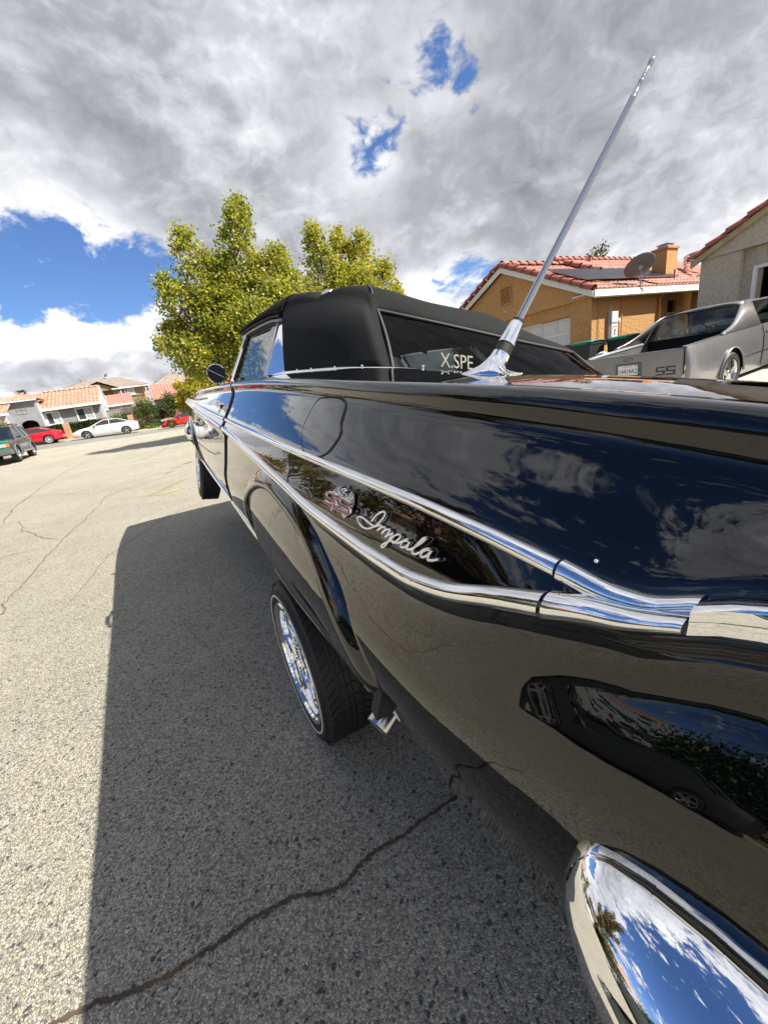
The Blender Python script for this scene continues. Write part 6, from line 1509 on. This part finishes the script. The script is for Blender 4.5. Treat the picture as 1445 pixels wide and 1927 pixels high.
MB().prism([t_(-7.4, 64.2, 5.4), t_(-2.9, 64.2, 5.4), t_(-4.9, 64.2, 6.35)], (0, 1.9, 0)).build('dormer_wall', 'stucco_tan', TH)
m = MB(); slope(m, t_(-7.7, 63.9, 5.45), t_(-4.9, 63.9, 6.55), t_(-4.9, 69.5, 6.55), t_(-7.7, 69.5, 5.45), 4, 10); slope(m, t_(-4.9, 63.9, 6.55), t_(-2.6, 63.9, 5.45), t_(-2.6, 69.5, 5.45), t_(-4.9, 69.5, 6.55), 4, 10); m.build('dormer_roof', 'tile_brown', TH, smooth=40)
tb('fascia', 'trim_white', -3.6, .75, 63.86, 63.9, 5.38, 5.52)
window(TH, 2.35, 3.75, 3.55, 4.45, -1.403, .10); MB().box(2.75, 2.82, -1.46, -1.41, 3.55, 4.45).build('mullion', 'trim_white', TH)
tb('porch_roof', 'metal_grey', -1.6, .9, 62.6, 64.58, 3.1, 3.22)
for x, s_ in ((-7.5, .25), (-5.6, .18), (-3.4, .22)): MB().lathe([(s_, 0), (s_ * .9, .12), (0, .2)], t_(x, 67.8, 6.45), (0, 0, 1), 10).build('roof_vent', 'tile_brown', TH, smooth=60)
MB().lathe([(.06, 0), (.06, .5)], t_(-7.0, 69, 7.2), (0, 0, 1), 8, cap=True).build('vent_pipe', 'tile_brown', TH); MB().lathe([(.3, 0), (.2, .08), (0, .1)], t_(-4.0, 69.5, 7.75), (-.5, -.6, .5), 14).build('roof_dish', 'dish', TH, smooth=60)

# sand-coloured house with a pink roof, mostly behind the yellow tree
R1 = thing('sand_house', 'sand-coloured bungalow with pink tile roof behind the tall shrubs', 'house', (3.5, 50, .9))
rr1 = lambda *p: (p[0] - 3.5, p[1] - 50, p[2] - .9)
MB().box(-2.85, 6, 0, .3, -.4, 2.25).build('wall', 'stucco_sand', R1)
tile_field(R1, rr1(.45, 49.5, 3.05), (1, 0, 0), (0, 1, .46), 9.5, 3.7, 'tile_pink', pitch=.32, row=.42, h=.06)
MB().box(-3.0, 6.2, -.55, -.49, 2.0, 2.2).build('fascia', 'trim_tan', R1)
window(R1, -2.1, -.8, 1.15, 1.85, -.003, .09)
MB().prism([rr1(.62, 50.01, .5), rr1(.62, 56, .5), rr1(.62, 56, 3.1), rr1(.62, 53, 4.5), rr1(.62, 50.01, 3.1)], (.2, 0, 0)).build('gable_wall', 'stucco_sand', R1)
B1 = thing('brown_roof_house', 'brown hipped roof of a tall house beyond the pink roof', 'house', (5, 66, 1))
MB().box(-4, 6, 0, 6, -1, 4.2).build('wall', 'stucco_tan', B1)
m = MB(); slope(m, (-4.6, -.6, 4.1), (6.6, -.6, 4.1), (3, 3.2, 5.9), (-1.4, 3.2, 5.9)); slope(m, (-4.6, 6.6, 4.1), (-4.6, -.6, 4.1), (-1.4, 3.2, 5.9), (-1.4, 3.3, 5.9)); m.build('roof', 'tile_brown', B1, smooth=40)

# ================================================================ garden walls and planting
def block_wall(name, label, x0, x1, y, z0, z1, mat, bl=.40, bh=.20, th=.15, cat='wall', courses='block_courses', cap=None):
    t = thing(name, label, cat, ((x0 + x1) / 2, y, z0)); cx0 = (x0 + x1) / 2; m = MB(); g = random.Random(int(x0 * 10))
    nr = max(1, round((z1 - z0) / bh))
    for r in range(nr):
        xx = x0 - (bl / 2 if r % 2 else 0)
        while xx < x1:
            a, b = max(xx, x0), min(xx + bl - .012, x1); xx += bl
            if b - a < .03: continue
            d_ = g.uniform(0, .008); m.box(a - cx0, b - cx0, -th / 2 - d_, th / 2, r * bh, (r + 1) * bh - .012)
    m.build(courses, mat, t, kind='stuff'); MB().box(x0 - cx0 + .01, x1 - cx0 - .01, -th / 2 + .012, th / 2 - .01, 0, nr * bh - .02).build('mortar', 'mortar', t)
    if cap: MB().box(x0 - cx0 - .02, x1 - cx0 + .02, -th / 2 - .03, th / 2 + .03, nr * bh, nr * bh + .05).build('coping', cap, t)
    return t
block_wall('garden_wall', 'low tan block wall between the red and the white car', -9.4, -6.68, 42.6, .40, 1.02, 'brick')
block_wall('garden_wall', 'low tan block wall behind the bonnet of the white car', -6.28, -3.4, 42.6, .34, .94, 'brick')
def pillar(label, x, z0, z1, y=42.5): 
    t = thing('wall_pillar', label, 'pillar', (x, y, z0), group='tan block pillars of the low wall'); m = MB(); n = round((z1 - z0) / .2)
    for r in range(n):
        for q in ((-.2, -.003), (.003, .2)) if r % 2 else ((-.2, .2),): m.box(q[0], q[1], -.2, .2, r * .2, r * .2 + .188)
    m.build('block_courses', 'brick', t, kind='stuff'); MB().box(-.185, .185, -.185, .185, 0, n * .2 - .01).build('mortar', 'mortar', t)
pillar('tan block pillar in front of the hedge, between the red and white cars', -6.48, .42, 1.82)
pillar('tan block pillar behind the tail of the white car', -1.75, .3, 1.72)
pillar('tan block pillar end beside the arched entry, behind the red car', -9.6, .5, 1.45)
pillar('short tan pillar at the right end of the hedge, above the white car roof', -3.95, .9, 1.9, 45.6)
GW = thing('block_wall', 'plain grey block wall running behind the bushes to the right of the grey house', 'wall', (-2.3, 48.5, .8))
MB().box(-1.7, 1.35, -.1, .1, -.5, 1.62).build('wall', 'block_grey', GW); MB().box(-1.75, 1.4, -.13, .13, 1.622, 1.70).build('coping', 'block_grey', GW)
GB = block_wall('block_wall', 'tan block wall at the back of the lawn under the shrubs', -.9, 3.2, 49.0, .9, 1.5, 'brick')
# clipped hedge
hd = thing('hedge', 'long dark green clipped hedge under the grey house windows', 'hedge', (-6.6, 45.4, .75)); g_ = np.random.default_rng(4)
P_ = np.column_stack([g_.uniform(-2.6, 2.5, 9000), g_.uniform(-.35, .35, 9000), g_.uniform(.0, 1.08, 9000)]); face = g_.random(9000) < .6
P_[face, 1] = -.35 + g_.normal(0, .03, face.sum()); P_[:, 2] += .03 * np.sin(P_[:, 0] * 5) - P_[:, 0] * .01
leaves('foliage', 'leaf_hedge', P_, .085, hd, seed=4, kind='stuff'); MB().box(-2.55, 2.45, -.28, .3, -.1, .98).build('hedge_core', pm('hedge_core', (.012, .02, .006), .9, 0, .3), hd)
# lawn blades on the bank by the sports car
g_ = np.random.default_rng(9); n = 26000; X_ = g_.uniform(-2.4, 9, n); Y_ = 42.4 + 6.3 * g_.random(n) ** 1.3
Z_ = np.array([elev(x, y) for x, y in zip(X_, Y_)]) + .12 + .73 * (Y_ - 42.3) / 17.7
tag(leaves('grass', 'grass', np.column_stack([X_, Y_, Z_ + .05]), .11, seed=9), kind='stuff')
SH = 'planting round the far front gardens'
bush('shrub', 'loose light green bush over the white car roof, right of the grey house', (-3.0, 45.0, .8), (.95, .6, 1.0), 'leaf_shrub', 2600, .10, 21, group=SH, toneb=.65)
bush('shrub', 'rusty flowering bush behind the tan pillar and white car tail', (-1.85, 45.6, .9), (.75, .6, 1.3), 'leaf_rust', 2200, .09, 22, group=SH)
bush('shrub', 'big mid-green bush left of the lawn, tallest of the group', (-.55, 46.6, .8), (1.0, .9, 1.9), 'leaf_shrub', 4200, .11, 23, group=SH, toneb=.45)
bush('shrub', 'pinkish low bush at the kerb behind the white car tail', (-1.2, 42.9, .2), (.45, .4, .95), 'leaf_rust', 1500, .07, 24, group=SH, toneb=.35)
bush('shrub', 'dark rounded bush at the back of the lawn', (.75, 48.0, .9), (.85, .7, 1.15), 'leaf_hedge', 2600, .10, 25, group=SH, toneb=.6)
bush('shrub', 'tall bright green shrub, left of the pair under the pink roof', (1.75, 47.6, .9), (.62, .5, 2.0), 'leaf_shrub', 3000, .12, 26, group=SH, toneb=.7)
bush('shrub', 'tall green shrub, right of the pair under the pink roof', (3.0, 47.4, .9), (.75, .5, 2.1), 'leaf_shrub', 3400, .12, 27, group=SH, toneb=.6)
bush('shrub', 'dark green shrub below the yellow tree', (4.6, 46.8, .8), (1.1, .6, 1.4), 'leaf_hedge', 3200, .11, 28, group=SH, toneb=.55)
lobe_tree('yellow_tree', 'small yellow-green tree behind the black car door mirror', (4.7, 43.4, .25),
          [((0, 0, 1.6), (0, 0, 4.9), 1.35), ((-.9, 0, 1.3), (-1.9, 0, 3.7), .95), ((.9, 0, 1.3), (1.9, 0, 3.9), .95), ((-.4, -.6, 1.1), (-.9, -1.4, 3.2), 1.0), ((-1.2, 0, 1.0), (-2.3, -.2, 2.4), .7)], 'leaf_yellow', .16, 15000, .9, .10, 31, toneb=.6, clump=.2)
make_tree('distant_tree', 'grey-green tree beyond the two-storey house corner', (2.2, 72, .8), 5.4, 2.4, 'leaf_olive', .2, 3500, 1.5, .12, 9, 32, group='trees behind the houses')
lobe_tree('sycamore_tree', 'large yellow-green tree with the tall spire, left of the pair behind the soft top', (4.3, 18.3, .12),
          [((-.9, .2, 3.8), (-1.45, 0, 7.65), .80), ((-.2, 0, 4.4), (1.05, 0, 8.75), .85), ((.0, .6, 4.2), (-.2, .5, 6.8), .9), ((1.3, 0, 3.8), (2.1, -.2, 7.0), 1.05), ((-1.5, 0, 3.2), (-2.6, 0, 6.0), .80), ((-1.4, -.3, 2.6), (-3.45, -.3, 3.75), .65),
           ((-1.0, -.6, 2.5), (-2.4, -1.0, 2.9), .75), ((-.4, -1.0, 2.4), (.2, -1.9, 4.6), 1.1), ((.9, -.8, 2.7), (1.6, -1.3, 5.4), 1.15), ((.2, 1.0, 3.0), (.4, 2.0, 5.6), 1.2), ((1.5, .8, 2.8), (3.0, .9, 5.0), 1.1), ((-1.6, 1.0, 2.6), (-2.8, 1.6, 4.6), .9), ((-.6, 0, 2.3), (-.4, 0, 5.8), 1.35)],
          'leaf_sycamore', .128, 62000, 1.9, .18, 44, 'pair of trees behind the soft top', toneb=.46)
lobe_tree('sycamore_tree', 'rounder yellow-green tree, right of the pair above the soft top', (9.4, 18.6, .12),
          [((-.6, 0, 4.0), (-1.1, 0, 8.0), .78), ((.1, 0, 4.4), (.25, .3, 8.15), .75), ((.8, 0, 4.2), (1.4, 0, 7.9), .78), ((1.3, 0, 3.8), (2.6, 0, 6.6), .75), ((1.6, 0, 3.3), (3.1, 0, 5.5), .7), ((-1.6, 0, 3.4), (-2.7, 0, 6.3), .95), ((0, -.8, 3.0), (.2, -1.6, 6.0), 1.2), ((0, .9, 3.0), (.3, 1.9, 6.0), 1.2), ((0, 0, 2.6), (0, 0, 6.2), 1.4), ((1.6, .4, 2.6), (2.8, .6, 4.0), .9), ((-1.5, -.4, 2.6), (-2.6, -.6, 4.4), 1.0)],
          'leaf_sycamore', .128, 48000, 1.9, .17, 52, 'pair of trees behind the soft top', toneb=.52)
make_tree('roadside_tree', 'pale dry-leaved tree cut off by the left edge of the picture', (-10.9, 29.5, .3), 6.6, 4.3, 'leaf_pale', .15, 11000, 2.0, .13, 14, 61, low=.3)
make_tree('backyard_tree', 'dark olive tree top showing over the orange house roof', (27.6, 18.2, 0), 7.4, 1.9, 'leaf_olive', .17, 4200, 3.6, .14, 11, 71, low=0)
make_tree('backyard_tree', 'small green treetop left of the orange house gable', (23.4, 26.2, 0), 5.9, 1.1, 'leaf_shrub', .15, 1800, 3.0, .1, 9, 72, low=0)
# palm in the distance
pmx = thing('palm_tree', 'distant fan palm above the salmon roof ridge', 'palm tree', (-14.9, 75, .5))
MB().tube([(0, 0, -.3), (.1, 0, 3.5), (0, 0, 6.3)], [.22, .18, .15], 10).build('trunk', 'bark', pmx, smooth=60)
g_ = random.Random(8); m = MB()
for k in range(46):
    a = g_.uniform(0, 2 * PI); e = g_.uniform(-.5, 1.3); L_ = g_.uniform(.9, 1.4); d = Vector((math.cos(a) * math.cos(e), math.sin(a) * math.cos(e), math.sin(e)))
    c = Vector((0, 0, 6.4)); tip = c + d * L_ + Vector((0, 0, -.25 * L_)); s_ = d.cross(Vector((0, 0, 1))).normalized() * .30
    mid = c + d * L_ * .6
    for q in (-1, -.5, 0, .5, 1): m.add([c + d * .3, mid + s_ * q + s_ * .18, tip + s_ * q * 1.3, mid + s_ * q - s_ * .18], [(0, 1, 2, 3)])
po = m.build('fronds', 'palm', pmx); po['kind'] = 'stuff'
at_ = po.data.attributes.new('tone', 'FLOAT', 'POINT'); at_.data.foreach_set('value', np.random.default_rng(3).uniform(0, 1, len(po.data.vertices)).astype(np.float32))

# ================================================================ parked vehicles
simple_car('white_sedan', 'white four-door sedan parked at the far kerb', None, (-1.25, 39.55, .16), PI, 4.5, .87,
           [(0, .34), (.5, .24), (4.0, .20), (4.5, .24)], [(0, .92), (.35, .99), (1.0, .985), (2.5, .93), (3.4, .87), (4.1, .74), (4.5, .56)], [(.92, .31, .365), (3.62, .31, .365)],
           ((.55, .98), (1.35, 1.30), (2.35, 1.30), (3.25, .90), (1.95,)), dict(body='white_paint'), ('five', .315, .235, .21), planend=.86).rotation_euler = (0, -.04, PI)
simple_car('red_coupe', 'red coupe seen from its rear quarter, half hidden by the green off-roader', None, (-6.4, 39.7, .40), PI, 4.3, .86,
           [(0, .36), (.5, .26), (3.8, .22), (4.3, .28)], [(0, .86), (.4, .93), (1.0, .92), (2.4, .86), (3.3, .80), (4.0, .68), (4.3, .52)], [(.88, .31, .36), (3.45, .31, .36)],
           ((.5, .93), (1.35, 1.24), (2.1, 1.25), (3.0, .84), ()), dict(body='red_paint'), ('multi', .31, .215, .21), planend=.84, wmats=('rubber', 'white_paint')).rotation_euler = (0, -.04, PI)
simple_car('sports_car', 'low red wedge sports car with black roof and gold wheels beside the lawn', None, (4.75, 39.5, .08), PI, 4.5, .96,
           [(0, .25), (.5, .16), (4.1, .12), (4.5, .17)], [(0, .88), (.8, .90), (1.6, .84), (2.4, .74), (3.0, .72), (3.5, .70), (4.1, .50), (4.5, .30)], [(.9, .33, .375), (3.55, .33, .375)],
           ((1.0, .88), (1.75, 1.10), (2.25, 1.10), (3.2, .70), ()), dict(body='sport_red', hood='sport_red'), ('multi', .33, .26, .26), planend=.72, wmats=('rubber', 'gold'), roofmat='char_paint')
SV = simple_car('off_roader', 'green and charcoal off-road wagon with roof rack parked facing us at the left edge', None, (-7.08, 29.7, .07), -PI / 2, 4.5, .87,
           [(0, .45), (.5, .40), (4.0, .40), (4.5, .45)], [(0, 1.10), (.5, 1.12), (2.6, 1.12), (3.35, 1.10), (4.1, 1.06), (4.5, .98)], [(.85, .39, .46), (3.62, .39, .46)],
           ((.05, 1.12), (.25, 1.70), (2.35, 1.72), (3.15, 1.10), (.9, 1.75)), dict(body='char_paint', hood='green_paint'), ('multi', .385, .235, .26), planend=.93, wmats=('rubber', 'alloy'))
MB().box(4.40, 4.60, -.88, .88, .42, .655).build('front_bumper', 'grey_plastic', SV, bevel=.04)
MB().box(4.505, 4.535, -.82, .82, .66, 1.06).build('nose_panel', 'green_paint', SV, bevel=.02)
MB().box(4.54, 4.56, -.22, .22, .78, .93).build('grille', 'grey_plastic', SV)
MB().box(4.565, 4.575, .10, .45, .76, .90).build('number_plate', 'plate', SV); text('plate_number', '7JMC', .10, 'blue_ink', SV, (4.577, .275, .83), (0, 1, 0), (0, 0, 1), .001, sxs=1.0) if False else None
for s in (-1, 1):
    MB().box(4.53, 4.56, s * .60 - .13, s * .60 + .13, .78, .93).build('headlamp', 'lamp_clear', SV, bevel=.01); MB().box(4.52, 4.555, s * .79 - .05, s * .79 + .05, .78, .93).build('indicator', 'lamp_amber', SV, bevel=.01)
    for au in (.85, 3.62):
        MB().tube([(au + .47 * math.cos(a), s * .885, .39 + .47 * math.sin(a)) for a in np.linspace(-.2, PI + .2, 18)], .04, 6).build('arch_cladding', 'grey_plastic', SV, smooth=60)
    MB().tube([(1.3, s * .93, .46), (3.1, s * .93, .46)], .045, 8).build('side_step', 'alloy', SV, smooth=60)
    MB().tube([(.4, s * .50, 1.80), (.5, s * .52, 1.86), (2.2, s * .52, 1.88), (2.4, s * .50, 1.80)], .02, 6).build('roof_rail', 'grey_plastic', SV, smooth=60)
for u_ in (.7, 1.4, 2.1): MB().tube([(u_, -.52, 1.87), (u_, .52, 1.87)], .018, 6).build('roof_bar', 'grey_plastic', SV, smooth=60)

# ================================================================ the opposite side of the street, seen in the car's paint and chrome
O1 = thing('beige_house', 'beige house with red tile roof across the street, seen only in the black paint', 'house', (-16, -2, .2))
ob = lambda *p: (p[0] + 16, p[1] + 2, p[2] - .2)
MB().prism([ob(-16, -7.5, 0), ob(-16, 3.5, 0), ob(-16, 3.5, 2.9), ob(-16, -2, 5.2), ob(-16, -7.5, 2.9)], (-.3, 0, 0)).build('gable_wall', 'stucco_beige', O1)
MB().box(.002, .06, -2.6, 2.6, -.1, 2.25).build('garage_door', 'door_white', O1)
for s_ in (-1, 1):
    tile_field(O1, ob(-24, -2 + s_ * 6.1, 2.75), (1, 0, 0), (0, -s_, .42), 8.5, 6.6, 'tile_red', pitch=.3, row=.4)
    ridge_tiles(O1, ob(-15.6, -2 + s_ * 6.1, 2.85), ob(-15.6, -2, 5.4), up=(0, s_ * .42, 1), ln=.45, name='rake_tile')
MB().box(-8, -.3, 5.2, 5.5, -.2, 2.7).build('side_wall', 'stucco_beige', O1)
O2 = thing('orange_roof_house', 'grey house with orange tile roof across the street, seen only in the black paint', 'house', (-16, 17, .2))
MB().box(-9, 0, -6, 6, -.2, 2.7).build('wall', 'stucco_lgrey', O2); MB().box(.002, .05, -4.8, -1.2, -.1, 2.2).build('garage_door', 'door_white', O2); MB().box(.002, .04, 1.2, 3.0, .9, 2.0).build('window', 'house_glass', O2)
tile_field(O2, (.6, -6.5, 2.6), (0, 1, 0), (-1, 0, .42), 13, 5.2, 'tile_salmon', pitch=.3, row=.4)
ridge_tiles(O2, (-4.3, -6.5, 4.7), (-4.3, 6.5, 4.7), 'tile_salmon', ln=.45)
OW = block_wall('block_wall', 'grey block garden wall across the street, seen only in the black paint', -20, -14, 5.6, .2, 1.8, 'block_grey'); 
make_tree('street_tree', 'spreading olive-brown tree across the street, reflected in the car flank', (-10.4, 12.5, .2), 8.6, 5.0, 'leaf_rust', .18, 19000, 2.0, .16, 16, 81, low=.5, toneb=.25)
make_tree('street_tree', 'dark green tree across the street behind the camera, reflected in the rear quarter', (-13.5, -10, .2), 6.5, 3.4, 'leaf_hedge', .17, 8000, 1.6, .15, 12, 82, low=.3, toneb=.5)
make_tree('street_tree', 'dark green tree beside the beige house across the street, reflected above the rear bumper', (-12.6, -2.6, .2), 5.6, 3.6, 'leaf_hedge', .17, 11000, 1.0, .15, 14, 83, low=.6, toneb=.4)
bush('hedge', 'tall dark hedge across the street, seen only in the black paint', (-12.3, 3.2, .2), (1.3, 3.2, 2.4), 'leaf_hedge', 15000, .18, 91, cat='hedge', toneb=.5)
bush('hedge', 'low dark hedge by the orange-roofed house across the street', (-13.8, 13.5, .2), (1.1, 3.4, 1.7), 'leaf_hedge', 11000, .18, 92, cat='hedge', toneb=.55)
simple_car('parked_sedan', 'dark green sedan across the street, seen only reflected above the rear bumper', None, (-7.35, 1.2, 0), PI / 2, 4.6, .88,
           [(0, .34), (.5, .24), (4.1, .20), (4.6, .24)], [(0, .90), (.35, .97), (1.0, .97), (2.5, .93), (3.4, .88), (4.2, .76), (4.6, .58)], [(.95, .32, .37), (3.7, .32, .37)],
           ((.6, .97), (1.35, 1.36), (2.4, 1.37), (3.3, .92), (1.95,)), dict(body='bin_dark'), ('five', .32, .22, .21), planend=.86)
